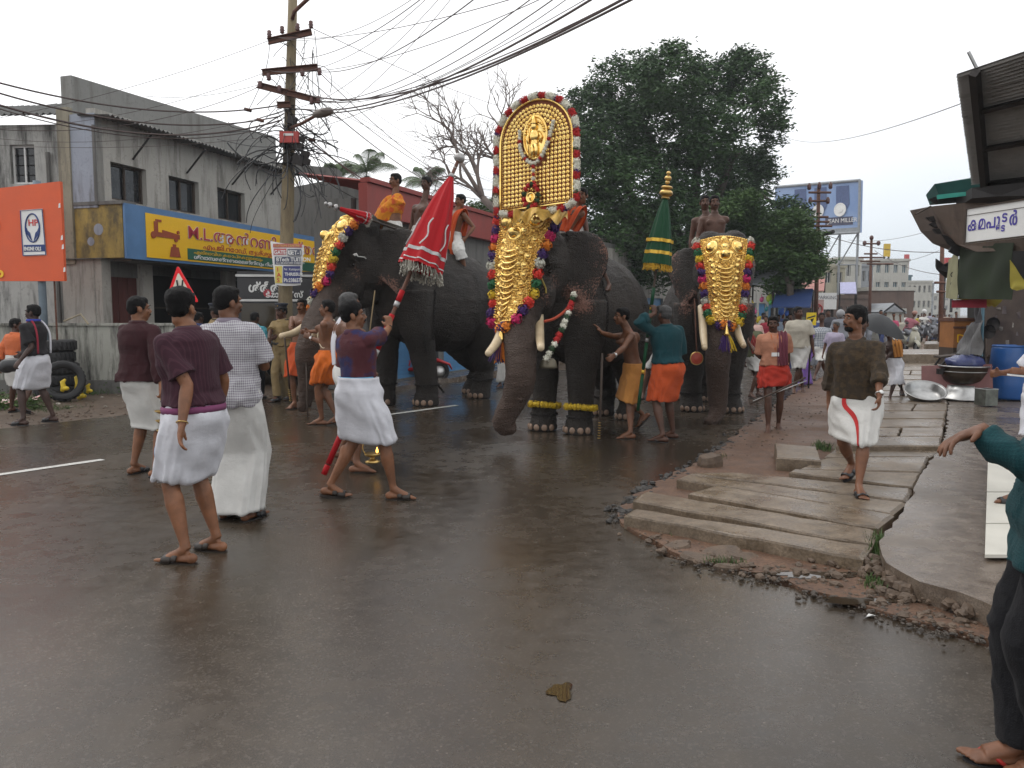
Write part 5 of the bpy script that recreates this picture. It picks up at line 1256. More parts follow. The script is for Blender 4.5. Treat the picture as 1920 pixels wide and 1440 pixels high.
branch(p1,V((-.3,0,1)).normalized(),1.05,.09,1);branch(W(925,390,27),V((.25,0,1)).normalized(),1.2,.09,1);branch(W(940,405,27),V((.8,0,.9)).normalized(),1.0,.07,1);branch(p1,V((-.75,0,.8)).normalized(),1.0,.075,1);branch(W(930,300,27),V((.5,0,1)).normalized(),1.0,.055,2);branch(W(862,300,27),V((-.5,0,1)).normalized(),1.0,.055,2)
mb.tube([p1,W(862,300,27)],[.08,.055],6);mb.tube([W(925,390,27),W(930,300,27)],[.08,.055],6)
part(mb,'trunk',BAREB,BT,True)
# coconut palms
def palm(px,py,Y,R,n,seed,label,ybase=600):
    c=W(px,py,Y);rg=random.Random(seed);t=thing('coconut_palm',V((c.x,Y,0)),label,'palm','coconut palms behind the red roofs')
    mb=MB();mb.tube([V((c.x+.3,Y,0)),V((c.x+.1,Y,c.z*.5)),c-UP*.2],[.2,.15,.12],8);part(mb,'trunk',BARK,t,True)
    for i in range(n):
        az=2*PI*i/n+rg.uniform(-.2,.2);el=rg.uniform(.15,1.35);L=R*rg.uniform(.85,1.15)
        d=V((math.cos(az)*math.cos(el),math.sin(az)*math.cos(el),math.sin(el)));side=d.cross(UP).normalized();P=[]
        for k in range(13): s_=k/12;P.append(c+d*L*s_-UP*L*.55*s_**2.2)
        mb=MB();mb.tube(P,[.035*(1-.8*k/12) for k in range(13)],4,False)
        for k in range(1,30):
            s_=k/30*12;j=min(11,int(s_));q=P[j].lerp(P[j+1],s_-j);tg=(P[j+1]-P[j]).normalized();ll=L*.26*math.sin(PI*min(.97,k/30*.8+.2))+.05
            for sd in (-1,1):
                dr=(side*sd*.75+tg*.55-UP*.45).normalized();w=tg*.014;m_=q+dr*ll*.5;e_=q+dr*ll-UP*ll*.35
                mb.add([q-w,q+w,m_+w*.8,e_,m_-w*.8],[(0,1,2,4),(4,2,3)])
        part(mb,'frond',PALMM,t)
palm(688,322,36,1.9,15,1,'larger coconut palm rising behind the grey warehouse roof');palm(800,345,34,1.6,14,2,'smaller coconut palm behind the riders on the left elephant');palm(636,330,33,1.2,10,3,'faint low palm fronds beside the pole tangle')
t3=thing('roof_bush',V((W(905,590,30).x,30,0)),'green bushy tree top showing above the red fascia','tree');c=W(905,388,30);leafobj([(c.x,c.y,c.z-.3,1.1,.8,.55),(c.x+.9,c.y,c.z-.4,.8,.7,.5)],6000,.07,3,LEAF2,t3)
mb=MB();mb.tube([V((c.x,30,0)),V((c.x,30,c.z))],.1,6);part(mb,'trunk',BARK,t3)
t4=thing('weed_plant',G(190,735),'leafy weed growing at the foot of the compound wall','plant');q=G(190,735);leafobj([(q.x,q.y,.15,.35,.2,.16),(q.x-.9,q.y+.2,.35,.2,.15,.3),(q.x+.4,q.y,.1,.3,.2,.1)],900,.035,4,LEAF2,t4,'foliage')
t5=thing('weed_plant',G(640,725),'low weeds at the far left verge grass','plant');q=G(12,765);t5.location=q;leafobj([(q.x,q.y,.12,.7,.35,.16)],900,.04,14,LEAF2,t5,'foliage')
# ================================================================== ELEPHANTS
def elephant_mat():
    m,t,b=_mat('elephant_hide');co=coord(t,'bl')
    n1=noise(t,co,2.2,6,.65);n2=noise(t,co,38,4,.7)
    base=ramp(t,n1,[(.3,(.017,.0135,.011)),(.7,(.045,.037,.031))])
    at=nd(t,'ShaderNodeAttribute',attribute_name='pink');n3=noise(t,co,42,5,.75);n4=noise(t,co,7,3)
    s=mth(t,'ADD',at.outputs['Fac'],mth(t,'MULTIPLY',mth(t,'SUBTRACT',mth(t,'ADD',mth(t,'MULTIPLY',n3,.8),mth(t,'MULTIPLY',n4,.2)),.5),3.6))
    mr_=nd(t,'ShaderNodeMapRange');mr_.inputs[1].default_value=.62;mr_.inputs[2].default_value=.85;t.links.new(s,mr_.inputs[0])
    c=mixc(t,mth(t,'MULTIPLY',mr_.outputs[0],.8),base,(.33,.17,.125))
    at2=nd(t,'ShaderNodeAttribute',attribute_name='brown');c=mixc(t,mth(t,'MULTIPLY',at2.outputs['Fac'],mth(t,'ADD',.35,mth(t,'MULTIPLY',n2,.5))),c,(.115,.068,.048))
    t.links.new(c,b.inputs['Base Color']);b.inputs['Roughness'].default_value=.62;b.inputs['Specular IOR Level'].default_value=.35
    vo=nd(t,'ShaderNodeTexVoronoi',feature='DISTANCE_TO_EDGE');vo.inputs['Scale'].default_value=34;t.links.new(coord(t,'bl',(1,1,1.6)),vo.inputs['Vector'])
    wv=noise(t,coord(t,'bl',(3,3,13)),2.0,5,.6)
    h=mth(t,'ADD',mth(t,'MULTIPLY',vo.outputs['Distance'],1.0),mth(t,'ADD',mth(t,'MULTIPLY',wv,1.1),mth(t,'MULTIPLY',n2,.35)))
    bump(t,b,h,.9,.038);return m
ELEM=elephant_mat()
IVORY=M('ivory',(.66,.54,.36),.35,var=.25,vs=5,bmp=.1,bs=30,stretch=(1,1,.3),col2=(.45,.33,.19))
NAIL=M('toe_nail',(.30,.20,.14),.5,var=.4,vs=20)

def spline(P,n):
    P=[V(p) for p in P];out=[]
    Q=[P[0]*2-P[1]]+P+[P[-1]*2-P[-2]]
    for i in range(1,len(Q)-2):
        for k in range(n):
            t=k/n;a,b,c,d=Q[i-1],Q[i],Q[i+1],Q[i+2]
            out.append(.5*((2*b)+(c-a)*t+(a*2-b*5+c*4-d)*t*t+(b*3-a-c*3+d)*t**3))
    out.append(P[-1]);return out
def rinterp(R,n):
    out=[]
    for i in range(len(R)-1):
        for k in range(n): out.append(R[i]+(R[i+1]-R[i])*k/n)
    out.append(R[-1]);return out

def elephant(label,origin,heading,s,hyaw,hpitch,trunk,tusks,roots,feet=None,ear_sw=(0,0),pinkness=1.0,crest=0.0):
    """origin: ground midpoint between fore feet; trunk: world points; tusks: world tips"""
    fw=hdir(heading);rt=V((fw.y,-fw.x,0));o=V(origin)
    def L(x,y,z): return o+(rt*x+fw*y)*s+UP*z*s
    Rw=Matrix((rt,fw,UP)).transposed()
    root=thing('elephant',o,label,'elephant','decorated temple elephants');mb=MB()
    # barrel
    rings=[]
    for (y,zc,hw,hh) in [(.48,1.82,.20,.30),(.42,1.80,.32,.44),(.2,1.72,.46,.62),(-.15,1.64,.56,.72),(-.6,1.58,.64,.78),(-1.05,1.58,.66,.79),(-1.45,1.60,.60,.72),(-1.8,1.56,.50,.60),(-2.05,1.50,.34,.42),(-2.16,1.48,.16,.22)]:
        rings.append([L(hw*math.cos(a)*(1-.10*max(0,math.sin(a))),y,zc+hh*math.sin(a)) for a in [2*PI*i/28 for i in range(28)]])
    mb.rings(rings)
    mb.tube([L(0,.2,2.05),L(0,-.4,2.26),L(0,-1.0,2.24),L(0,-1.6,2.08),L(0,-2.0,1.8)],[.26*s,.22*s,.20*s,.22*s,.2*s],12)   # spine
    FT=feet or [(-.27,.0),(.27,.08),(-.28,-1.65),(.28,-1.85)]
    for i,(fx,fy) in enumerate(FT):
        sg=-1 if fx < 0 else 1
        if i < 2: P=[(sg*.30,.08,1.70),(sg*.33,.06,1.25),(fx*1.04,fy*.5+.02,.85),(fx,fy*.8-.01,.48),(fx,fy,.22),(fx,fy+.03,.07),(fx,fy+.03,.0)];Rr=[.33,.27,.195,.165,.165,.195,.20]
        else: P=[(sg*.30,-1.62,1.60),(sg*.34,-1.50,1.15),(fx*1.05,fy*.4-.92,.80),(fx,fy-.10,.46),(fx,fy-.03,.22),(fx,fy+.02,.07),(fx,fy+.02,.0)];Rr=[.46,.38,.235,.155,.155,.18,.185]
        Q=spline([L(*p) for p in P],4);mb.tube(Q,[r*s for r in rinterp(Rr,4)],16)
    tl=spline([L(0,-2.12,1.75),L(0,-2.28,1.5),L(.05,-2.3,1.1),L(.02,-2.25,.75)],5);mb.tube(tl,[x*s for x in rinterp([.09,.06,.035,.02],5)],8)
    # head frame
    nk=L(0,.42,2.11);hf=Quaternion(UP,math.radians(-hyaw)) @ fw;hr=V((hf.y,-hf.x,0));q=Quaternion(hr,math.radians(hpitch));hf2=q @ hf;hu=q @ UP
    Rh=Matrix((hr,hf2,hu)).transposed()
    def Hd(x,y,z): return nk+(hr*x+hf2*y+hu*z)*s
    mb.ell(Hd(0,.18,.05),(.40*s,.46*s,.48*s),Rh,18,12)
    mb.ell(Hd(0,.36,.26+crest*.7),(.36*s,.30*s,(.40+crest*.3)*s),Rh,18,12)
    for sg in (-1,1):
        mb.ell(Hd(sg*.17,.26+crest*.5,.50+crest),(.20*s,.24*s,.20*s),Rh,14,10)
        mb.ell(Hd(sg*.20,.52,-.28),(.15*s,.20*s,.24*s),Rh,12,10)      # cheek / tusk socket
        mb.ell(Hd(sg*.31,.42,.10),(.06*s,.12*s,.07*s),Rh,10,8)        # brow
        mb.tube([Hd(sg*.19,.50,-.10),Hd(sg*.17,.70,-.50),Hd(sg*.17,.78,-.70)],[.13*s,.115*s,.085*s],12)
    mb.tube(spline([Hd(0,.46,.42),Hd(0,.62,.10),Hd(0,.72,-.22),Hd(0,.76,-.5)],4),[x*s for x in rinterp([.22,.25,.235,.19],4)],18)
    mb.ell(Hd(0,.36,-.46),(.20*s,.30*s,.18*s),Rh,14,10);mb.tube([Hd(0,.45,-.55),Hd(0,.60,-.82),Hd(0,.62,-.98)],[.14*s,.08*s,.025*s],10)
    mb.tube([L(0,-.1,1.9),nk],[.50*s,.42*s],18)
    # trunk
    TP=spline([Hd(0,.72,-.30)]+[V(p) for p in trunk],5);n_=len(TP);TR=[s*(.205*(1-t)**1.0+.068*t+.0) for t in [i/(n_-1) for i in range(n_)]];mb.tube(TP,TR,16);mb.ell(TP[-1],TR[-1]*1.1,None,10,8)
    # ears: folded plates
    EP=[]
    for k,sg in enumerate((-1,1)):
        sw=math.radians(ear_sw[k])
        out=V((sg*math.cos(sw),-math.sin(sw),0));out=V((sg*math.cos(math.radians(72)-sw),-math.sin(math.radians(72)-sw),0))
        prof=[(.42,.10,.34),(.44,.40,.30),(.32,.60,.10),(.10,.70,-.12),(-.15,.72,-.36),(-.36,.62,-.58),(-.50,.42,-.72),(-.56,.26,-.66),(-.50,.12,-.40),(-.30,.02,-.1)]
        # outline in (v up, u out) : attach edge to outer edge
        nu,nv=10,16;g=[]
        for j in range(nv+1):
            v_=j/nv;zt_=lerp(.46,-.24,v_);wd_=(.58*math.sin(PI*min(1,v_*.88+.07))**.6+.04);drop=-.22*v_**1.5
            row=[]
            for i in range(nu+1):
                u=i/nu;z_=zt_+drop*u+.10*math.sin(PI*v_)*u;bend=.06*math.sin(u*PI)+.03*math.sin(v_*9+u*4)*u
                fold=-.10*max(0,.25-v_)*4*u*u
                p=Hd(sg*.33+out.x*wd_*u+sg*bend*.6,.10+out.y*wd_*u+bend*.2+fold,z_+.02*math.sin(v_*11)*u);row.append(p)
            g.append(row)
        nrm=(g[8][10]-g[8][0]).cross(g[16][5]-g[0][5]).normalized();th=.022*s
        A=[p+nrm*th for r in g for p in r];B_=[p-nrm*th for r in g for p in r];m_=(nu+1)*(nv+1);fs=[]
        for j in range(nv):
            for i in range(nu):
                a=j*(nu+1)+i;fs.append((a,a+1,a+nu+2,a+nu+1));fs.append((a+m_,a+nu+1+m_,a+nu+2+m_,a+1+m_))
        for j in range(nv): a=j*(nu+1);fs.append((a,a+nu+1,a+nu+1+m_,a+m_));a+=nu;fs.append((a,a+m_,a+nu+1+m_,a+nu+1))
        for i in range(nu): fs.append((i,i+m_,i+1+m_,i+1));a=nv*(nu+1)+i;fs.append((a,a+1,a+1+m_,a+m_))
        mb.add(A+B_,fs)
        EP+=[(g[j][nu],.15*s,.72) for j in range(4,nv+1,2)]+[(g[j][nu-3],.17*s,.5) for j in range(5,nv+1,2)]+[(g[j][nu-6],.13*s,.25) for j in range(8,nv+1,2)]+[(g[nv][i],.13*s,.9) for i in range(2,nu+1,2)]
    body=rem(mb,'body',ELEM,root,.021*s,4)
    pinks=EP+[(Hd(sg*.30,.45,-.15),.14*s,.6) for sg in (-1,1)]+[(Hd(sg*.26,.62,-.32),.15*s,.55) for sg in (-1,1)]
    tr=np.array([tuple(p) for p in TP]);pk=np.array([tuple(p[0]) for p in pinks]);pr=np.array([p[1] for p in pinks]);ps=np.array([p[2] for p in pinks])
    Mi=np.array(Rw.transposed());oo=np.array(o)
    def post(me,P,N):
        d=np.linalg.norm(P[:,None,:]-pk[None],axis=2);w=np.clip(1-(d/(pr*1.5))**2,0,1)*ps;setattr_f(me,'pink',w.max(1)*pinkness)
        dt=np.linalg.norm(P[:,None,:]-tr[None],axis=2);k=dt.argmin(1);mn=dt.min(1);front=np.clip((.30*s-mn)/(.1*s),0,1)*np.clip(k/len(tr)*1.6+.45,0,1);setattr_f(me,'brown',front*.95)
        bl=(P-oo) @ Mi.T;setattr_v(me,'bl',bl)
        # trunk rings and skin folds as real relief
        on=np.clip((.25*s-mn)/(.05*s),0,1);amp=.0035*np.sin(P[:,2]*120+3.0*vnoise(bl,5,3))*on*(.5+.5*vnoise(bl,3,5))+.004*vnoise(bl*np.array([1,1,5]),10,7)*on
        fold=.015*vnoise(bl*np.array([1,1,.45]),4.5,1)+.007*vnoise(bl*np.array([1.5,1.5,4]),8,2)+.008*(1-np.abs(vnoise(bl*np.array([1,1,.6]),7,6)))**4
        return P+N*(amp+fold)[:,None]
    TODO[-1]=(body,post);harvest()
    me=body.data;vs=[v.co+root.location for v in me.vertices];bvh=BVHTree.FromPolygons(vs,[tuple(p.vertices) for p in me.polygons])
    # tusks
    for k,(sg,tip) in enumerate(zip((-1,1),tusks)):
        a=W(roots[k][0],roots[k][1],Hd(sg*.2,.80,-.5).y);tip=V(tip);a=a-(tip-a)*.25;mid=a.lerp(tip,.55)-UP*.07*(tip-a).length;P=spline([a,mid,tip],7);n_=len(P)
        mb=MB();mb.tube(P,[s*.062*(1-.35*(i/(n_-1))**1.5) for i in range(n_)],14);mb.ell(P[-1],s*.041,None,12,8);part(mb,'tusk',IVORY,root,True)
        mb=MB();mb.tube([a.lerp(P[1],.2),P[1],P[1].lerp(P[2],.2)],[.09*s,.085*s,.065*s],12); 
    for sg in (-1,1):
        c=Hd(sg*.335,.50,-.02);hit=bvh.find_nearest(c);c=hit[0]+hit[1]*.002;mb=MB();mb.ell(c,.022*s,None,10,8);part(mb,'eye',EYEB,root,True)
    for i,(fx,fy) in enumerate(FT):
        k0=.21 if i < 2 else .19
        for a in ((-62,-32,0,32,62) if i < 2 else (-45,-15,15,45)):
            an=math.radians(a);c=L(fx+math.sin(an)*k0*.93,fy+.03+math.cos(an)*k0*.93,.055);mb=MB();R=Rw @ Matrix.Rotation(-an,3,'Z');mb.ell(c,(.042*s,.022*s,.045*s),R,10,8);part(mb,'toenail',NAIL,root,True)
    return dict(root=root,L=L,Hd=Hd,hf=hf2,hr=hr,hu=hu,bvh=bvh,s=s,Rw=Rw,Rh=Rh,trunk=TP,fw=fw,rt=rt,FT=FT)

WOOL=['yellow','scarlet','violet','magenta','orange','violet','white','scarlet','green']
def headdress(E,label,w0=.40,w1=.20,z0=.66,z1=-.52,nseq=0,cloth_top=False):
    """gilded forehead shield draped over the head by casting rays on the hide"""
    s,Hd,bvh=E['s'],E['Hd'],E['bvh'];root=thing('golden_headdress',Hd(0,.8,z0),label,'headdress','golden elephant forehead shields')
    nu,nv=26,44;D=np.zeros((nv+1,nu+1))
    A0=Hd(0,.52,z0);A1=Hd(0,1.02,z1);ax=(A1-A0);X=E['hr'];N=X.cross(ax).normalized()
    if N.dot(E['hf']) < 0: N=-N
    def hw(v): 
        w=lerp(w0,w1,v**.85)*s
        if v < .06: w *= .93+.07*(v/.06)
        if v > .9: w *= math.sqrt(max(.0,1-((v-.9)/.118)**2))*.55+.45
        return w
    for j in range(nv+1):
        for i in range(nu+1):
            v=j/nv;u=i/nu*2-1;p=A0+ax*v+X*u*hw(v);top=p+N*.9*s
            h=bvh.ray_cast(top,-N);D[j,i]=(h[0]-p).dot(N) if h[0] is not None else np.nan
    cen=np.nanmax(D,axis=1);cen=np.where(np.isnan(cen),np.nanmean(D),cen)
    D=np.where(np.isnan(D),-9,D);D=np.maximum(D,cen[:,None]-.15*s-.0*D)
    for _ in range(5):
        Dp=np.pad(D,1,mode='edge');D=(Dp[:-2,1:-1]+Dp[2:,1:-1]+Dp[1:-1,:-2]+Dp[1:-1,2:]+Dp[1:-1,1:-1])/5
    D+=.035*s
    def S(u,v,h=0.0):   # u in -1..1
        fi=(u+1)/2*nu;fj=max(0,min(1,v))*nv;i=min(nu-1,max(0,int(fi)));j=min(nv-1,int(fj));a,b=max(-.1,min(1.1,fi-i)),fj-j
        d=(D[j,i]*(1-a)+D[j,i+1]*a)*(1-b)+(D[j+1,i]*(1-a)+D[j+1,i+1]*a)*b
        return A0+ax*v+X*u*hw(v)+N*(d+h)
    def nrm(u,v):
        e_=.03;a=S(min(1,u+e_),v)-S(max(-1,u-e_),v);b=S(u,min(1,v+e_))-S(u,max(0,v-e_));n_=a.cross(b).normalized();return n_ if n_.dot(N) > 0 else -n_
    def onb(n): t=X-n*X.dot(n);t.normalize();return Matrix((t,n.cross(t),n)).transposed()
    mb=MB();top=[S(i/nu*2-1,j/nv) for j in range(nv+1) for i in range(nu+1)];bot=[p-N*.02 for p in top];m_=len(top);fs=[]
    for j in range(nv):
        for i in range(nu): a=j*(nu+1)+i;fs.append((a,a+nu+1,a+nu+2,a+1));fs.append((a+m_,a+1+m_,a+nu+2+m_,a+nu+1+m_))
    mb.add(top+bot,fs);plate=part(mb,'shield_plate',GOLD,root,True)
    def boss(u,v,r,h=None,ringd=True):
        u=u;n_=nrm(u,v);R=onb(n_);c=S(u,v);h=h or r*.75;mb=MB();pr=[(r*1.28,0),(r*1.22,r*.14),(r*1.04,r*.16)]
        for k in range(7): a=k/6*PI/2;pr.append((r*math.cos(a),r*.12+h*math.sin(a)))
        mb.lathe(c,pr[:-1]+[(r*.02,r*.12+h)],16,R,False);part(mb,'boss',GOLDS,root,True)
        if ringd:
            mb=MB();k=max(10,int(r*1.5*6.28/.018))
            for q in range(k): a=2*PI*q/k;mb.ell(c+R @ V((math.cos(a)*r*1.5,math.sin(a)*r*1.5,.004)),.0075*s,None,5,4)
            return mb
    big=.085*s;beads=MB()
    def addb(m2):
        if m2: beads.add([V(p) for p in m2.v],m2.f)
    addb(boss(-.56,.14,big));addb(boss(.56,.14,big));addb(boss(0,.27,big*.85,big*1.15));boss(-.0,.155,.04*s);boss(.28,.24,.04*s);boss(-.28,.24,.04*s)
    boss(0,.04,.035*s);boss(-.3,.06,.03*s,None,False);boss(.3,.06,.03*s,None,False)
    for k in range(9): v=.30+.075*k;boss(-.66+.03*(k % 2),v,.034*s*(1-.03*k));boss(.66-.03*(k % 2),v,.034*s*(1-.03*k))
    for k in range(7):
        v=.34+.09*k
        for sg in (-1,1): boss(sg*(.42+.02*(k % 2)),v,.017*s,None,False)
    for (u,v) in ((-.8,.3),(.8,.3),(-.78,.05),(.78,.05),(-.3,.4),(.3,.4),(-.88,.2),(.88,.2)): boss(u,v,.018*s,None,False)
    # crescents
    for k in range(12):
        v=.385+.047*k;mb=MB();P=[];w=.36*(1-.015*k)
        for q in range(13):
            a=-PI*.92*q/12-PI*.04;uu=w*math.cos(a)*1.0;vv=v-.038*math.sin(a)*1.25-.0;n_=nrm(uu,vv);P.append(S(uu,vv)+n_*(.012*s+.004))
        mb.tube(P,[(.003+.0095*math.sin(PI*q/12))*s*1.15 for q in range(13)],6);part(mb,'crescent',GOLDS,root,True)
    # beaded borders (two rows)
    for off,rr,st in ((.985,.013,.026),(.915,.0095,.021)):
        path=[(-off,v) for v in np.linspace(.985,.0+(1-off)*.3,90)]+[(u,.015) for u in np.linspace(-off,off,40)][1:-1]+[(off,v) for v in np.linspace((1-off)*.3,.985,90)]+[(u,.985) for u in np.linspace(off,-off,24)][1:-1]
        pts=[S(u,v)+nrm(u,min(v,.97))*.006 for u,v in path];acc=0;last=pts[0];beads.ell(last,rr*s,None,6,4)
        for p in pts[1:]:
            if (p-last).length >= st*s: beads.ell(p,rr*s,None,6,4);last=p
    part(beads,'bead_border',GOLDS,root,True,kind='stuff')
    fil=MB();rg=random.Random(nseq+9)
    for _ in range(520):
        u,v=rg.uniform(-.88,.88),rg.uniform(.02,.96)
        if abs(u) < .36 and .36 < v < .94: continue
        p=S(u,v);r=rg.uniform(.006,.0125)*s;n_=nrm(u,min(v,.97));fil.ell(p+n_*r*.2,r,None,6,4)
        if rg.random() < .4:
            for q in range(5): a=q*1.2566;fil.ell(p+onb(n_) @ V((math.cos(a)*r*1.9,math.sin(a)*r*1.9,0)),r*.5,None,5,3)
    part(fil,'filigree',GOLDS,root,True,kind='stuff')
    # wool pompoms round the edge
    seq=[(-1.04,v) for v in np.linspace(.03,.97,13)]+[(u,1.02) for u in np.linspace(-.72,.72,4)]+[(1.04,v) for v in np.linspace(.97,.03,13)]
    for k,(u,v) in enumerate(seq):
        left=k < 13;kk=k if left else (len(seq)-1-k);cn=WOOL[(kk+nseq) % 9] if not (13 <= k < 17) else ['orange','violet','orange','violet'][k-13]
        p=S(max(-1,min(1,u)),min(v,1))+X*(.050*s*(1 if u > 0 else -1) if abs(u) > 1 else 0)-N*.012+(ax.normalized()*.045*s if v > 1 else V((0,0,0)));rg=random.Random(k)
        mb=MB();mb.ell(p,(.042*s,.036*s,.042*s),None,8,6);mb.puff(p,.066*s,60,.36,rg,ax.normalized(),1.1);part(mb,'wool_pompom',FL[cn],root)
    return dict(S=S,nrm=nrm,X=X,N=N,ax=ax,root=root,bottom=S(0,1.0))

def tassel(p,label,s,down=V((0,0,-1)),cols=('violet','orange','violet')):
    t=thing('gold_tassel',p,label,'tassel','tassels hanging below the golden shields');mb=MB();mb.tube([p,p+down*.05*s,p+down*.13*s,p+down*.16*s],[.008*s,.018*s,.036*s,.040*s],12);part(mb,'cap',GOLDS,t,True)
    for k,cn in enumerate(cols):
        mb=MB();rg=random.Random(k)
        for _ in range(30):
            a=rg.uniform(-.5,.5)+(k-1)*.5;d=(down+V((a*.55,rg.uniform(-.25,.1),0))).normalized();st=p+down*.15*s+V((a*.04,0,0))*s;mb.tube([st,st+d*.10*s,st+d*(.19+rg.uniform(-.03,.03))*s+down*.02*s],.0055*s,4,False)
        part(mb,'fringe',FL[cn],t)
    return t
def chain(pts,r,label,lk=.045,wire=.007,parent=None,name='iron_chain',mat=None):
    P=[V(p) for p in pts];mb=MB();acc=0;k=0;seg=0;pos=P[0]
    L_=[(P[i+1]-P[i]).length for i in range(len(P)-1)];tot=sum(L_);n=int(tot/(lk*.78))
    for q in range(n):
        d=tot*(q+.5)/n;i=0
        while d > L_[i] and i < len(L_)-1: d -= L_[i];i+=1
        c=P[i].lerp(P[i+1],d/L_[i]);tdir=(P[i+1]-P[i]).normalized();u=tdir.orthogonal().normalized()
        if q % 2: u=tdir.cross(u)
        R=Matrix((tdir,u,tdir.cross(u))).transposed();mb.torus(c,lk*.42,wire,8,4,R,(1.25,.75))
    if parent is not None: return part(mb,name,mat or IRON,parent,True,kind='stuff')
    return part(mb,name,mat or IRON,loc=P[0],sm=True,cat='chain',label=label)
def hug(E,pts,off=.03):
    """pull a path of points onto the hide"""
    out=[]
    for p in pts: h=E['bvh'].find_nearest(V(p));out.append(h[0]+h[1]*off)
    return out
def straps(E,pts,rad,mat,name,label,cat,off=.02,n=8):
    P=hug(E,spline(pts,n),off);mb=MB();mb.tube(P,rad,6);return part(mb,name,mat,loc=P[0],sm=True,cat=cat,label=label)

# ---- centre elephant
c0=(G(1030,806)+G(1082,816))/2+V((0,.12,0));s1=1.0
fwc=hdir(212)
E1=elephant('central tall elephant carrying the golden arched shield, marigold rings on its fore feet',c0,211,1.0,2,-4,
    [W(975,690,9.05),W(965,745,9.05),W(944,785,9.1),W(943,800,9.12),W(958,802,9.1)],[W(916,662,8.95),W(1014,652,8.8)],[(945,608),(1010,588)],[(-.27,.02),(.27,.0),(-.26,-1.62),(.27,-1.9)],(10,8),1.0,.13)
H1=headdress(E1,'golden headdress on the central elephant with two large upper bosses',.41,.185,.80,-.62)
# ---- left elephant
c1=(G(722,762)+G(775,757))/2+V((.08,0,0))
E2=elephant('left dark elephant seen from its flank with three riders and a hanging chain',c1,217,1.13,30,-3,
    [W(582,640,12.0),W(578,700,12.1),W(574,745,12.2),W(566,762,12.2)],[W(528,630,12.3),W(590,628,11.6)],[(572,610),(618,592)],[(-.30,-.2),(.30,.10),(-.28,-1.5),(.28,-2.0)],(12,0),.9,.04)
H2=headdress(E2,'golden headdress of the left elephant seen from the side',.41,.19,.70,-.56,3)
# ---- right elephant
c2=(G(1310,773)+G(1375,772))/2+V((-.06,.1,0))
E3=elephant('right elephant walking head-on with two bare-chested riders',c2,183,1.0,6,-3,
    [W(1347,660,11.35),W(1345,720,11.4),W(1346,765,11.4),W(1338,788,11.3),W(1328,790,11.25)],[W(1321,652,11.1),W(1394,648,11.1)],[(1317,590),(1377,598)],[(-.30,.05),(.30,-.05),(-.28,-1.6),(.28,-1.9)],(4,24))
H3=headdress(E3,'golden headdress of the right elephant seen straight on',.36,.17,.60,-.64,6)
tassel(H1['bottom']+V((0,-.05,-.02)),'orange and violet tassel below the central headdress',1.15);tassel(H2['bottom']+V((-.02,-.05,-.02)),'violet netted tassel below the left headdress',1.2,cols=('violet','yellow','violet'));tassel(H3['bottom']+V((0,-.05,-.02)),'violet and yellow tassel below the right headdress',1.1,cols=('violet','violet','yellow'))
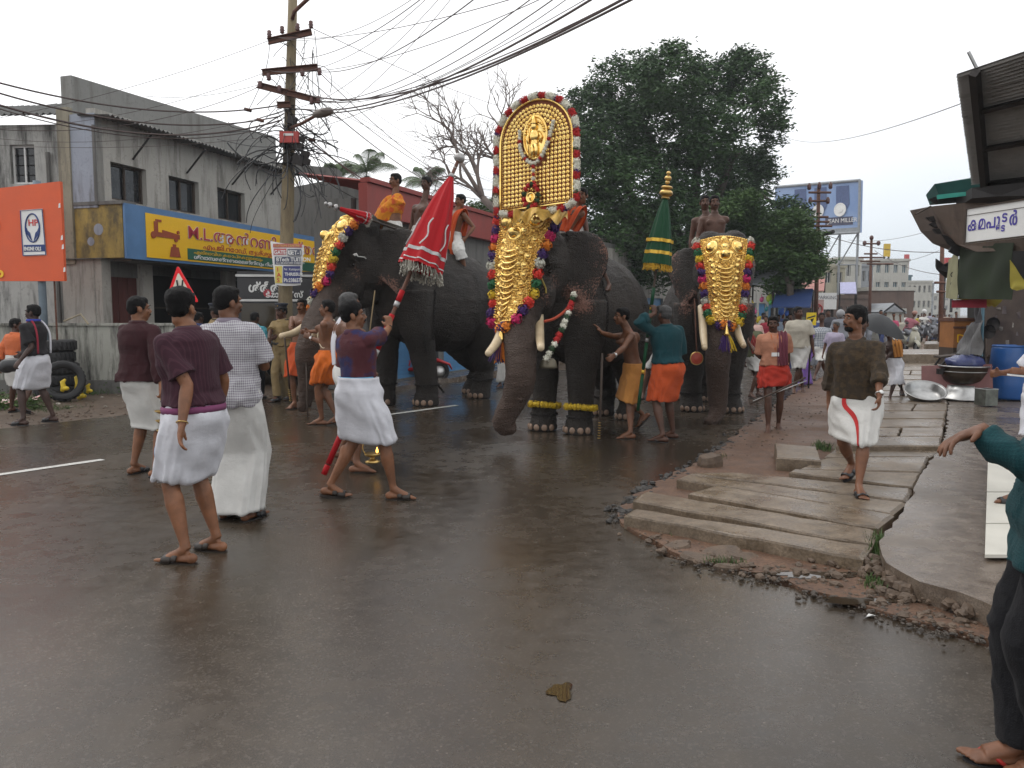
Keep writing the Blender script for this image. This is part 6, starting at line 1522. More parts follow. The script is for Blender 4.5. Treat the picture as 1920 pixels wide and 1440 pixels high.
# ================================================================== PEOPLE
def ik(a,c,l1,l2,pole):
    d=c-a;L=d.length;mx=(l1+l2)*.995
    if L > mx: c=a+d*(mx/L);d=c-a;L=mx
    u=d/L;k=(l1*l1-l2*l2+L*L)/(2*L);h=math.sqrt(max(0,l1*l1-k*k));p=V(pole)-u*V(pole).dot(u)
    p=p.normalized() if p.length > 1e-6 else V((0,0,1));return a+u*k+p*h,c
class Fig: pass
def figure(head,feet,hd,H=None,headyaw=None,headpitch=0,pelvis=None,twist=0,arms=(None,None),girth=1.0,belly=0.0,footY=None,sit=False,kneepole=None,fem=False):
    """head: world point of the crown (or pixel tuple), feet: [(point, heading, heel lift, height)] left, right"""
    f=Fig();fw=hdir(hd);rt=V((fw.y,-fw.x,0));f.fw,f.rt=fw,rt
    FP=[V(q[0]) if not isinstance(q[0],tuple) else G(*q[0]) for q in feet]
    mean=(FP[0]+FP[1])/2
    if isinstance(head,tuple): head=W(head[0],head[1],footY if footY else mean.y)
    head=V(head)
    if H is None: H=(head.z-min(FP[0].z,FP[1].z))*1.0
    f.H=H;s=H/1.70;f.s=s
    LT,LC=.43*s,.42*s
    ank=[];f.foot=[]
    for q,p in zip(feet,FP):
        fh=q[1] if q[1] is not None else hd;heel=q[2] if len(q) > 2 else 0;up=q[3] if len(q) > 3 else 0
        d=hdir(fh);tilt=heel/.2;ank.append(p+UP*(.085*s+heel+up));f.foot.append((d,heel,up))
    if pelvis is None:
        px,py=mean.x*.78+head.x*.22,mean.y*.8+head.y*.2;top=head.z-.762*s
        z=min(.935*s+min(FP[0].z,FP[1].z),top)
        for i,a in enumerate(ank):
            dx,dy=px+rt.x*.09*(1 if i else -1)-a.x,py+rt.y*.09*(1 if i else -1)-a.y;r2=(LT+LC)**2*.99-dx*dx-dy*dy
            if r2 > 0: z=min(z,a.z+math.sqrt(r2)+.03*s)
        pelvis=V((px,py,z))
    f.pel=V(pelvis);f.ank=[]
    zp=.93
    ax=(head-f.pel);f.up=ax.normalized();lean=UP.rotation_difference(f.up)
    tw=Quaternion(UP,math.radians(-twist))
    def pt(x,y,z):
        """standard body coordinates (1.70 m figure) -> world"""
        dz=(z-zp)*s
        v=rt*x*s+fw*y*s
        if z > zp:
            k=smooth((z-zp)/.3);q=Quaternion().slerp(lean,.35+.65*k);q2=Quaternion().slerp(tw,k)
            return f.pel+q @ (q2 @ v)+(lean @ UP)*dz if dz > 0 else f.pel+v
        return f.pel+v+UP*dz
    f.pt=pt;f.zp=zp
    f.hip=[pt(-.092,0,.90),pt(.092,0,.90)];f.knee=[]
    for i in (0,1):
        kp=(kneepole[i] if kneepole else f.foot[i][0]*.8+fw*.6)
        k,a=ik(f.hip[i],ank[i],LT,LC,kp);f.knee.append(k);f.ank.append(a)
    wsh=.178 if not fem else .155
    f.sh=[pt(-wsh,0,1.372),pt(wsh,0,1.372)];f.elb=[];f.wr=[];f.hand=[]
    for i,a in enumerate(arms):
        sg=1 if i else -1;a=a or {}
        wr=a.get('w'); 
        if wr is None: wr=pt(sg*(.245+.02*girth),a.get('y',.03),.83)
        elif isinstance(wr,tuple) and len(wr) == 3 and abs(wr[0]) > 20: wr=W(*wr)
        elif isinstance(wr,tuple): wr=pt(*wr)
        pole=a.get('p');pole=(rt*sg*.35-fw*.9) if pole is None else V(pole)
        e,w=ik(f.sh[i],V(wr),.285*s,.255*s,pole);f.elb.append(e);f.wr.append(w)
        hdn=a.get('d');hdn=(w-e).normalized() if hdn is None else V(hdn).normalized();f.hand.append((hdn,V(a['n']) if a.get('n') is not None else -rt*sg,a.get('g',.5)))
    hy=hd if headyaw is None else headyaw;hf=hdir(hy);hr=V((hf.y,-hf.x,0));qh=Quaternion(hr,math.radians(headpitch));f.hf=qh @ hf;f.hr=hr;f.hu=qh @ UP
    f.neck=pt(0,-.005,1.45);f.crown=head
    f.hc=head-UP*.118*s;f.girth=girth;f.belly=belly;f.fem=fem;f.barefoot=True
    return f
TOR=[(.84,.145,.105,-.01),(.90,.165,.122,-.012),(.98,.158,.112,-.005),(1.06,.142,.098,.004),(1.15,.145,.099,.006),(1.24,.160,.108,.006),(1.32,.172,.108,.0),(1.375,.160,.092,-.008),(1.415,.112,.068,-.012),(1.455,.064,.056,-.012),(1.49,.054,.054,-.006)]
def torso_rings(f,infl=0.0,z0=.0,z1=9,n=24,flare=0.0,dz=0):
    R=[]
    for (z,w,d,y) in TOR:
        if z < z0-.001 or z > z1+.001: continue
        g=1+(f.girth-1)*(1 if z < 1.3 else .45);w2=w*g+infl+flare*max(0,(1.15-z));d2=d*g+infl+flare*max(0,(1.15-z))
        if f.fem and z > .85 and z < 1.0: w2 *= 1.06
        b=f.belly*math.exp(-((z-1.05)/.11)**2)
        R.append([f.pt(w2*math.copysign(abs(math.cos(a))**.85,math.cos(a)),y+(d2+(b if math.sin(a) > 0 else 0))*math.copysign(abs(math.sin(a))**.85,math.sin(a)),z+dz) for a in [2*PI*i/n for i in range(n)]])
    return R
def toW(f,mb,R): mb.rings(R)
def hand_geo(mb,w,d,nrm,side,s,grip=.5,fr=1.0,thumb=True,spread=0.0):
    d=d.normalized();n_=V(nrm);n_=(n_-d*n_.dot(d));n_=n_.normalized() if n_.length > 1e-4 else d.orthogonal().normalized();lat=d.cross(n_)*side
    R=Matrix((lat,d,n_)).transposed();mb.ell(w+d*.048*s,(.039*s,.056*s,.019*s),R,12,8);mb.tube([w-d*.02*s,w+d*.03*s],[(.027*s,.022*s),(.032*s,.020*s)],10,True,None,lat)
    for k,(x,L) in enumerate(((-.030,.056),(-.011,.068),(.010,.072),(.029,.064))):
        b=w+d*.088*s+lat*x*s;c=grip*1.15+.06*k*(1-grip);dd=d+lat*x*spread*12;P=[b-d*.02*s,b];a=c*.6
        for j,ll in enumerate((.42,.33,.25)):
            v=dd.normalized()*math.cos(a)+n_*math.sin(a);P.append(P[-1]+v*L*s*ll*1.15);a+=c*.85
        mb.tube(P,[.0098*s*fr,.0100*s*fr,.0093*s*fr,.0085*s*fr,.0068*s*fr],8);mb.ell(P[-1],.0068*s*fr,None,6,5)
    b=w+d*.022*s+lat*.026*s;v=(lat*.72+d*.68+n_*(.2+.35*grip)).normalized();v2=(v+d*.45+n_*.35*grip-lat*.5*grip).normalized();mb.tube([b-v*.01*s,b+v*.032*s,b+v*.032*s+v2*.034*s],[.0145*s,.0118*s*fr,.0085*s*fr],8);mb.ell(b+v*.032*s+v2*.034*s,.0085*s*fr,None,6,5)
def body_geo(f,detail=True,bare=True):
    s=f.s;mb=MB();mb.rings(torso_rings(f))
    g=.5+.5*f.girth
    for i in (0,1):
        sg=1 if i else -1;h,k,a=f.hip[i],f.knee[i],f.ank[i]
        kd=(h.lerp(a,.5)-k);kd=kd.normalized() if kd.length > .02 else -f.fw
        mb.tube([h+UP*.03*s,h.lerp(k,.25),h.lerp(k,.6),k-(k-h)*.08,k],[.092*s*g,.088*s*g,.069*s*g,.054*s,.052*s],14)
        mb.ell(k,.053*s,None,12,8);c=k.lerp(a,.30)
        back=-f.foot[i][0]
        mb.tube([k,k.lerp(a,.12),c,k.lerp(a,.55),k.lerp(a,.85),a],[.052*s*g,.051*s*g,.056*s*g,.045*s*g,.032*s,.033*s],14);mb.ell(c+back*.014*s,(.045*s,.045*s,.10*s),None,12,10)
        # foot
        d,heel,up=f.foot[i];tilt=min(1.1,heel/.17);fd=(d*math.cos(tilt)-UP*math.sin(tilt)).normalized();fu=(UP*math.cos(tilt)+d*math.sin(tilt)).normalized();fl=fd.cross(fu)
        hl=a-fu*.052*s-fd*.035*s;R=Matrix((fl,fd,fu)).transposed();ball=a-fu*.062*s+fd*.125*s
        f.footfr=getattr(f,'footfr',{});f.footfr[i]=(a,fd,fu,fl)
        mb.ell(hl,(.033*s,.040*s,.034*s),R,12,8)
        mb.tube([a+fd*.0*s+fu*.01*s,a+fd*.05*s-fu*.025*s,ball+fu*.012*s],[(.034*s,.034*s),(.036*s,.032*s),(.042*s,.022*s)],12,True,None,fl);mb.tube([hl,ball],[(.030*s,.026*s),(.043*s,.020*s)],12,True,None,fl);mb.ell(ball,(.046*s,.045*s,.019*s),R,12,8)
        if detail:
            for k_ in range(5):
                x=(-.034+.017*k_)*s*sg;L=(.050-.006*k_)*s;r=(.0135 if k_ == 0 else .0092)*s;x0=-x if True else x;b=ball+fl*(sg*(-.034+.0172*k_)*s*-1*1.0)+fd*.03*s*(1-.12*k_)-fu*.004*s;mb.tube([b,b+fd*L*.7,b+fd*L-fu*.004*s],[r,r*.95,r*.7],8)
        else: mb.ell(ball+fd*.045*s,(.036*s,.032*s,.014*s),R,10,6)
        # arm
        sh,e,w=f.sh[i],f.elb[i],f.wr[i]
        mb.ell(sh+(e-sh)*.04,.056*s,None,12,8);mb.tube([f.pt(sg*.09,0,1.385),sh],[.045*s,.050*s],10)
        mb.tube([sh,sh.lerp(e,.35),sh.lerp(e,.8),e,e.lerp(w,.2),e.lerp(w,.45),e.lerp(w,.85),w],[.052*s,.049*s*g,.040*s,.038*s,.041*s,.038*s,.027*s,.026*s],12)
        hdn,nn,gr=f.hand[i];hand_geo(mb,w,hdn,nn,sg,s,gr,1.05 if detail else 1.35,True,getattr(f,'spread',0.0))
    # neck, head
    hc,hf,hr,hu=f.hc,f.hf,f.hr,f.hu;R=Matrix((hr,hf,hu)).transposed()
    def Hh(x,y,z): return hc+(hr*x+hf*y+hu*z)*s
    f.Hh=Hh;f.R=R
    mb.tube([f.pt(0,-.015,1.42),f.pt(0,-.01,1.475),Hh(0,-.02,-.07),Hh(0,-.012,-.02)],[.066*s,.055*s,.054*s,.056*s],14)
    mb.ell(Hh(0,-.012,.030),(.074*s,.094*s,.086*s),R,18,12);mb.ell(Hh(0,.024,-.038),(.060*s,.062*s,.072*s),R,16,10)
    mb.ell(Hh(0,.056,-.092),(.028*s,.024*s,.020*s),R,10,8);mb.tube([Hh(-.05,.0,-.065),Hh(0,.052,-.094),Hh(.05,.0,-.065)],[.022*s,.020*s,.022*s],8)
    mb.tube([Hh(0,.083,.015),Hh(0,.096,-.008),Hh(0,.106,-.030)],[.009*s,.011*s,.0145*s],8)
    for sg in (-1,1):
        mb.ell(Hh(sg*.012,.094,-.034),(.010*s,.010*s,.008*s),R,8,6);mb.ell(Hh(sg*.040,.062,-.022),(.022*s,.018*s,.018*s),R,8,6)
        mb.ell(Hh(sg*.031,.078,.030),(.024*s,.010*s,.009*s),R,8,6);mb.ell(Hh(sg*.078,-.010,-.012),(.010*s,.020*s,.032*s),R,10,8)
    mb.ell(Hh(0,.087,-.056),(.024*s,.010*s,.007*s),R,8,6);mb.ell(Hh(0,.084,-.068),(.020*s,.010*s,.008*s),R,8,6)
    if bare and detail:
        for sg in (-1,1): mb.ell(f.pt(sg*.075,.085,1.315),(.075*s,.03*s,.05*s),None,10,8);mb.ell(f.pt(sg*.075,-.075,1.33),(.07*s,.035*s,.08*s),None,10,8)
    return mb
def bl_post(f,extra=None):
    M3=np.array([tuple(f.rt),tuple(f.fw),(0,0,1)]);o=np.array(f.pel)-np.array((0,0,f.zp*f.s))
    def post(me,P,N):
        bl=(P-o) @ M3.T;setattr_v(me,'bl',bl)
        return extra(bl,P,N) if extra else None
    return post
def fold_post(f,amp,seed,zs=.45,sc=9):
    def ex(bl,P,N):
        a=vnoise(bl*np.array([1,1,zs]),sc,seed);b=1-np.abs(vnoise(bl*np.array([1,1,zs*1.6]),sc*1.7,seed+5));c=vnoise(bl*np.array([.5,.5,2.2]),sc*1.2,seed+9)
        low=np.clip((1.25-bl[:,2])/.25,.3,1);return P+N*(amp*(a*.7+(b**3-.4)*.9*low+c*.35))[:,None]
    return bl_post(f,ex)

def shirt(f,mat,root,vox,hem=.84,sleeve='short',seed=1,loose=.018,name='shirt',collar=True,cmat=None,flare=.05,open_=False):
    s=f.s;mb=MB();R=torso_rings(f,loose,hem,1.43,28,flare)
    # exact hem ring
    if hem < TOR[0][0]:
        z,w,d,y=TOR[1]; 
        R=[[f.pt((w*f.girth+loose+flare*(1.15-hem))*math.cos(a),y+(d*f.girth+loose+flare*(1.15-hem)+f.belly*.4*max(0,math.sin(a)))*math.sin(a),hem) for a in [2*PI*i/28 for i in range(28)]]]+R
    R.append([f.pt(.080*math.cos(a),-.012+.072*math.sin(a),1.450) for a in [2*PI*i/28 for i in range(28)]])
    mb.rings(R)
    for i in (0,1):
        sg=1 if i else -1;sh,e,w=f.sh[i],f.elb[i],f.wr[i]
        mb.tube([f.pt(sg*.07,-.005,1.385),sh],[.060*s,.062*s],14);mb.ell(sh,.060*s,None,14,10)
        g=(.5+.5*f.girth)*s;lo=loose*s
        if sleeve == 'short': P=[sh,sh.lerp(e,.4),sh.lerp(e,.80)];Rr=[.056*g+lo*.25,.056*g+lo*.6,.064*g+lo*.9]
        elif sleeve == 'none': P=[sh,sh.lerp(e,.12)];Rr=[.064*g,.060*g]
        elif sleeve == 'roll': P=[sh,sh.lerp(e,.5),e,e.lerp(w,.22),e.lerp(w,.26),e.lerp(w,.50)];Rr=[.056*g+lo*.25,.053*g+lo*.6,.050*g+lo*.6,.050*g+lo*.6,.055*g+lo*.8,.055*g+lo*.6]
        else: P=[sh,sh.lerp(e,.5),e,e.lerp(w,.5),e.lerp(w,.92)];Rr=[.056*g+lo*.25,.052*g+lo*.5,.048*g+lo*.5,.042*g+lo*.5,.036*g+lo*.4]
        mb.tube(P,Rr,14)
    o=rem(mb,name,mat,root,vox,2,fold_post(f,.017*s,seed)); 
    if collar:
        mb=MB();n=26;RR=[]
        for (ro,z,dy) in ((1.02,1.438,0),(.98,1.455,0),(.86,1.478,.0),(1.12,1.463,.002),(1.22,1.436,.004),(1.14,1.430,.002)):
            ring=[]
            for q in range(n):
                a=2*PI*q/n;x,y=math.sin(a),math.cos(a)   # y>0 front
                front=max(0,y)**2;ring.append(f.pt(.078*ro*x,-.014+dy+.072*ro*y+.012*front,z-.030*front-.006))
            RR.append(ring)
        vs=[p for r in RR for p in r];fs=[]
        m_=len(RR)
        for j in range(m_-1):
            for q in range(n):
                if q == 0 and False: continue
                fs.append((j*n+q,j*n+(q+1) % n,(j+1)*n+(q+1) % n,(j+1)*n+q))
        mb.add(vs,fs);part(mb,'collar',cmat or mat,root,True)
    return o
def seg_at(f,i,z):
    """centre of leg i at world height z"""
    h,k,a=f.hip[i],f.knee[i],f.ank[i]
    if z >= h.z: return V((h.x,h.y,z))
    if z >= k.z: t=(h.z-z)/max(1e-4,h.z-k.z);return h.lerp(k,t)
    t=(k.z-z)/max(1e-4,k.z-a.z);return k.lerp(a,min(1,t))
def mundu(f,mat,root,zt=1.03,zb=.5,pad=.02,flare=.05,folds=1.0,seed=1,name='mundu',n=96,m=26,bulge=0.0,stripe=None,hemtilt=0.0,thick=.006,wrapdir=1,twist=2.2,tuck=False):
    """wrapped cloth: rings round waist and both legs with hanging folds"""
    s=f.s;ground=f.pel.z-f.zp*s;RR=[];rg=random.Random(seed);ph=[rg.uniform(0,6.3) for _ in range(8)]
    for j in range(m+1):
        t=j/m;z=ground+lerp(zt,zb,t)*s;zz=lerp(zt,zb,t)
        if zz > .93: w,d=f.pt(.07,0,zz)-f.pt(-.07,0,zz),None;c1,c2=f.pt(-.062*f.girth,0,zz),f.pt(.062*f.girth,0,zz);r=(.095+.02*smooth((1.03-zz)/.1))*f.girth*s
        else:
            c1,c2=seg_at(f,0,z),seg_at(f,1,z);k=smooth((.93-zz)/.15);c1=f.pt(-.065*f.girth,0,.93).lerp(c1,k);c2=f.pt(.065*f.girth,0,.93).lerp(c2,k);r=lerp(.112*f.girth,lerp(.098,.072,smooth((.85-zz)/.4)),k)*s
        pd=(lerp(.004 if not tuck else pad,pad,smooth(t*4))+.28*flare*t**1.2+.30*bulge*math.sin(PI*min(1,t*1.05))**2)*s
        if bulge and t > .93: pd -= bulge*.5*s*((t-.93)/.07)**2
        cen=(c1+c2)/2;ring=[]
        def h(th):
            u=V((math.cos(th),math.sin(th),0));a=(c1-cen).dot(u)+r;b=(c2-cen).dot(u)+r;K=38
            return max(a,b)+math.log(1+math.exp(-K*abs(a-b)))/K-.0
        for i in range(n):
            th=2*PI*i/n;e_=.02;hh=h(th);hp_=(h(th+e_)-h(th-e_))/(2*e_);u=V((math.cos(th),math.sin(th),0));v=V((-math.sin(th),math.cos(th),0))
            A=(.0016+.0075*t**1.15)*folds*s
            fd=A*(math.sin(7*th+ph[0]+twist*t)*.7+math.sin(12*th+ph[1]-twist*1.2*t)*.55+math.sin(19*th+ph[2]+2*t)*.35)+.005*folds*s*math.sin(5*th+ph[3]+9*t)*math.sin(3.1*t+ph[4])+.0045*folds*s*math.sin(4*th*wrapdir-15*t+ph[6])*(.5+.5*math.sin(2*th+ph[0]))+.003*folds*s*math.sin(9*th*wrapdir-24*t+ph[2])*(.5+.5*math.sin(3*th+ph[5]+4*t))
            p=cen+u*(hh+pd+fd)+v*hp_*.9;p.z=z+(.016*math.sin(2*th+ph[5])+.006*math.sin(9*th+ph[7])+hemtilt*(u.dot(f.fw)))*t*s;ring.append(p)
        RR.append(ring)
    mb=MB();vs=[p for r in RR for p in r];fs=[(j*n+i,j*n+(i+1) % n,(j+1)*n+(i+1) % n,(j+1)*n+i) for j in range(m) for i in range(n)]
    # double wall
    k=len(vs);inn=[]
    for r in RR:
        c=sum(r,V())/n
        for p in r: d=(c-p);d.z=0;inn.append(p+d.normalized()*thick*2)
    fs2=[(a+k,d+k,c+k,b+k) for a,b,c,d in fs]+[(m*n+i,m*n+(i+1) % n,m*n+(i+1) % n+k,m*n+i+k) for i in range(n)]+[(i,i+k,(i+1) % n+k,(i+1) % n) for i in range(n)]
    mb.add(vs+inn,[tuple(reversed(x)) for x in fs+fs2]);o=part(mb,name,mat,root,True)
    M3=Matrix((f.rt,f.fw,UP));o_=f.pel-UP*f.zp*s;setattr_v(o.data,'bl',[tuple(M3 @ (V(p)-o_)) for p in mb.v])
    f.mrings=RR
    if stripe:   # a vertical border band: (angle deg relative to facing, width steps, material)
        for (ang,wd,sm_,t0,t1,drift) in stripe:
            fa=math.atan2(f.fw.y,f.fw.x)-math.radians(ang);mb=MB();A=[];B_=[]
            for j in range(int(t0*m),int(t1*m)+1):
                i0=((fa-math.radians(drift*(j/m)))/(2*PI)*n); 
                def at(ix):
                    a=int(math.floor(ix)) % n;b=(a+1) % n;fr_=ix-math.floor(ix);p=RR[j][a].lerp(RR[j][b],fr_);c=sum(RR[j],V())/n;d=(p-c);d.z=0;return p+d.normalized()*.005
                A.append(at(i0));B_.append(at(i0+wd))
            q=len(A);mb.add(A+B_,[(k,k+1,q+k+1,q+k) for k in range(q-1)]);part(mb,'border_stripe',sm_,root,True)
    return o
def belt(f,mat,root,z0,z1,infl=.03,name='waistband',tilt=0.0):
    mb=MB();n=30;RR=[]
    for z,k in ((z0,0),(z0,1),((z0+z1)/2,1.08),(z1,1),(z1,0)):
        RR.append([f.pt((.145*f.girth+infl*k)*math.cos(a),.0+(.103*f.girth+infl*k+f.belly*.8*max(0,math.sin(a)))*math.sin(a),z+tilt*math.cos(a)) for a in [2*PI*i/n for i in range(n)]])
    mb.rings(RR,True,False);return part(mb,name,mat,root,True)
def trousers(f,mat,root,vox,seed=3,loose=.014,name='trousers',zhem=None):
    s=f.s;mb=MB();mb.rings(torso_rings(f,.010,.84,1.06,22));lo=loose*s
    for i in (0,1):
        h,k,a=f.hip[i],f.knee[i],f.ank[i];mb.tube([h+UP*.04*s,h.lerp(k,.4),k,k.lerp(a,.5),a.lerp(k,.03)],[.100*s+lo*.2,.086*s+lo*.6,.066*s+lo,.060*s+lo,.060*s+lo],16);mb.ell(k,.066*s+lo,None,12,8)
    return rem(mb,name,mat,root,vox,2,fold_post(f,.010*s,seed,.7,8))
def lapcloth(f,mat,root,vox,seed=4,upto=.75,name='mundu',loose=.025):
    s=f.s;mb=MB();mb.rings(torso_rings(f,.02,.84,1.06,22));lo=loose*s;mb.ell(f.pt(0,0,.90),(.19*s*f.girth,.19*s*f.girth,.12*s),None,14,10)
    for i in (0,1):
        h,k,a=f.hip[i],f.knee[i],f.ank[i];P=[h,h.lerp(k,.5),k];R=[.11*s+lo,.098*s+lo,.078*s+lo]
        if upto > 1: P.append(k.lerp(a,upto-1));R.append(.085*s+lo)
        else: P[-1]=h.lerp(k,upto)
        mb.tube(P,R,14)
    return rem(mb,name,mat,root,vox,2,fold_post(f,.014*s,seed,.6,9))
def hair_(f,root,mat=HAIR,vox=.008,style='short',seed=2):
    s=f.s;mb=MB();Hh,R=f.Hh,f.R
    mb.ell(Hh(0,-.018,.046),(.079*s,.095*s,.079*s),R,18,12);mb.ell(Hh(0,-.048,.010),(.072*s,.064*s,.068*s),R,16,10)
    if style in ('short','thick'): mb.ell(Hh(0,.028,.078),(.062*s,.052*s,.040*s),R,14,8)
    if style == 'thick': mb.ell(Hh(0,-.02,.062),(.086*s,.10*s,.080*s),R,18,12)
    for sg in (-1,1): mb.ell(Hh(sg*.066,.012,.030),(.014*s,.030*s,.040*s),R,8,6)
    if style == 'bun': mb.ell(Hh(0,-.105,-.02),(.045*s,.04*s,.045*s),R,10,8)
    def post(me,P,N):
        a=vnoise(P,55,seed)*.0045+vnoise(P,140,seed+3)*.0025;return P+N*(a*s)[:,None]
    return rem(mb,'hair',mat,root,vox,1,post)
def face(f,root,mous=True,beard=None,vox=.008,cap=None):
    s,Hh,R=f.s,f.Hh,f.R
    for sg in (-1,1):
        mb=MB();mb.ell(Hh(sg*.031,.076,.010),(.0115*s,.009*s,.0055*s),R,10,6);e_=part(mb,'eye',EYEW,root,True);mb=MB();mb.ell(Hh(sg*.031,.0835,.010),(.0058*s,.005*s,.0056*s),R,8,6);part(mb,'iris',EYEB,e_,True)
        mb=MB();mb.tube([Hh(sg*.014,.091,.031),Hh(sg*.032,.092,.037),Hh(sg*.050,.080,.030)],[.0035*s,.0045*s,.003*s],6);part(mb,'eyebrow',HAIR,root,True)
    mb=MB();mb.ell(Hh(0,.094,-.062),(.021*s,.006*s,.0035*s),R,8,6);part(mb,'lips',M('lips',(.16,.05,.04),.5),root,True)
    if mous: mb=MB();mb.tube([Hh(-.030,.084,-.056),Hh(-.014,.096,-.048),Hh(0,.101,-.046),Hh(.014,.096,-.048),Hh(.030,.084,-.056)],[.0035*s,.0065*s,.0065*s,.0065*s,.0035*s],7);part(mb,'moustache',beard or HAIR,root,True)
def sandals(f,root,mat=None,strap=True,smat=None,idx=(0,1),style='slide'):
    s=f.s
    for i in idx:
        a,fd,fu,fl=f.footfr[i];sg=1 if i else -1;t=MB();n=20;top=[]
        for q in range(n):
            an=2*PI*q/n;y=math.cos(an)*.135;x=math.sin(an)*(.036+.012*(1 if y > 0 else 0)*math.sin(min(1,abs(y)/.1)*PI/2));top.append(a+fd*(.058+y)*s+fl*x*s-fu*.079*s)
        t.poly_prism(top,-fu*.026*s if fu.z > .9 else -fu*.020*s);sole=part(t,'sandal',mat or BLACKP,root)
        c=a+fd*.115*s-fu*.060*s
        if style == 'slide':
            mb=MB();P=[c-fl*.050*s-fu*.018*s,c-fl*.044*s+fu*.012*s,c+fu*.028*s,c+fl*.044*s+fu*.012*s,c+fl*.050*s-fu*.018*s];mb.tube(P,[(.036*s,.007*s)]*5,8,True,None,fd);part(mb,'strap',smat or mat or BLACKP,sole,True)
            mb=MB();mb.tube([p-fd*.055*s+fu*.010*s for p in P],[(.020*s,.006*s)]*5,8,True,None,fd);part(mb,'strap',smat or mat or BLACKP,sole,True)
            mb=MB();mb.tube([c+fl*.01*s+fu*.025*s,c-fd*.055*s+fu*.038*s],[(.010*s,.004*s)]*2,8,True,None,fl);part(mb,'strap',smat or mat or BLACKP,sole,True)
        else:
            t_=c+fd*.05*s-fl*sg*-.012*s-fu*.01*s
            for sd in (-1,1): mb=MB();mb.tube([t_,c-fd*.005*s+fl*sd*.03*s+fu*.022*s,c-fd*.06*s+fl*sd*.045*s-fu*.018*s],[(.004*s,.007*s),(.0045*s,.010*s),(.004*s,.008*s)],6);part(mb,'strap',smat or mat or BLACKP,sole,True)
def band(f,i,root,mat,name='bracelet',k=.93,w=.006,r=.030):
    e,wr=f.elb[i],f.wr[i];p=e.lerp(wr,k);d=(wr-e).normalized();R=d.to_track_quat('Z','Y').to_matrix();mb=MB();mb.torus(p,r*f.s,w*f.s,18,6,R);part(mb,name,mat,root,True)
def watch(f,i,root):
    band(f,i,root,STEEL,'watch_strap',.93,.007,.031);e,w=f.elb[i],f.wr[i];p=e.lerp(w,.93);sg=1 if i else -1;d=(w-e).normalized();n_=(V((0,-1,0))-d*V((0,-1,0)).dot(d)).normalized();mb=MB();R=n_.to_track_quat('Z','Y').to_matrix();mb.lathe(p+n_*.030*f.s,[(.018,0),(.018,.006),(.0,.007)],14,R);part(mb,'watch_face',WHITEP,root,True)
def drape(pts,wdir,width,mat,root,name='shoulder_cloth',n=8,folds=3,amp=.012,seed=1,loc=None,**kw):
    """folded strip of cloth laid along a path; wdir: width vector(s)"""
    P=spline(pts,5);m_=len(P);Wd=wdir if isinstance(wdir,list) else [wdir]*len(pts);WW=spline(Wd,5);mb=MB();g=[]
    for j in range(m_):
        row=[];t=(P[min(j+1,m_-1)]-P[max(j-1,0)]).normalized();w=V(WW[j]);w=(w-t*w.dot(t));w.normalize();nn=t.cross(w)
        wd=width[0]+(width[1]-width[0])*j/(m_-1) if isinstance(width,tuple) else width
        for i in range(3*n+1): u=i/(3*n)-.5;row.append(P[j]+w*wd*u+nn*amp*math.sin(u*folds*6.28+seed+.25*j))
        g.append(row)
    k=3*n+1;A=[p for r in g for p in r];nn=0.005;N_=[]
    for j in range(m_):
        t=(P[min(j+1,m_-1)]-P[max(j-1,0)]).normalized();w=V(WW[j]);w=(w-t*w.dot(t)).normalized();N_+=[t.cross(w)]*k
    B_=[p+q*nn for p,q in zip(A,N_)];q_=len(A);fs=[(j*k+i,j*k+i+1,(j+1)*k+i+1,(j+1)*k+i) for j in range(m_-1) for i in range(k-1)]
    mb.add(A+B_,fs+[tuple(x+q_ for x in reversed(z)) for z in fs]);return part(mb,name,mat,root,True,loc=loc,**kw)
def stick(a,b,r,mat,name,label,cat,tip=None,**kw):
    t=thing(name,b,label,cat);mb=MB();a,b=V(a),V(b);mb.tube([a,a.lerp(b,.5)+V((.004,0,0)),b],[r,r*1.05,r*1.1],8);part(mb,'shaft',mat,t,True)
    if tip: mb=MB();k0=.90; 
    if tip:
        for k in range(7): q=b.lerp(a,.01+.03*k);mb.torus(q,r*1.15,.004,10,5,(b-a).normalized().to_track_quat('Z','Y').to_matrix())
        part(mb,'brass_rings',tip,t,True,kind='stuff')
    return t
def person(label,f,sk=SKA,vox=.009,detail=True,bare=False,group=None,cat='person',hair='short',hmat=None,fac=True,mous=True,name='person',beard=None):
    root=thing(name,V(((f.ank[0].x+f.ank[1].x)/2,(f.ank[0].y+f.ank[1].y)/2,min(f.ank[0].z,f.ank[1].z)-.085*f.s)),label,cat,group)
    mb=body_geo(f,detail,bare);rem(mb,'body',sk,root,vox,3,bl_post(f))
    if hair: hair_(f,root,hmat or HAIR,max(.008,vox),hair)
    if fac: face(f,root,mous,beard)
    return root
WHC=cloth('white_cotton',(.66,.66,.70));WHC2=cloth('off_white_cotton',(.62,.61,.58));ORC=cloth('orange_cotton',(.62,.14,.02));ORC2=cloth('deep_orange_cotton',(.55,.09,.025));RDC=cloth('red_cotton',(.42,.035,.02))
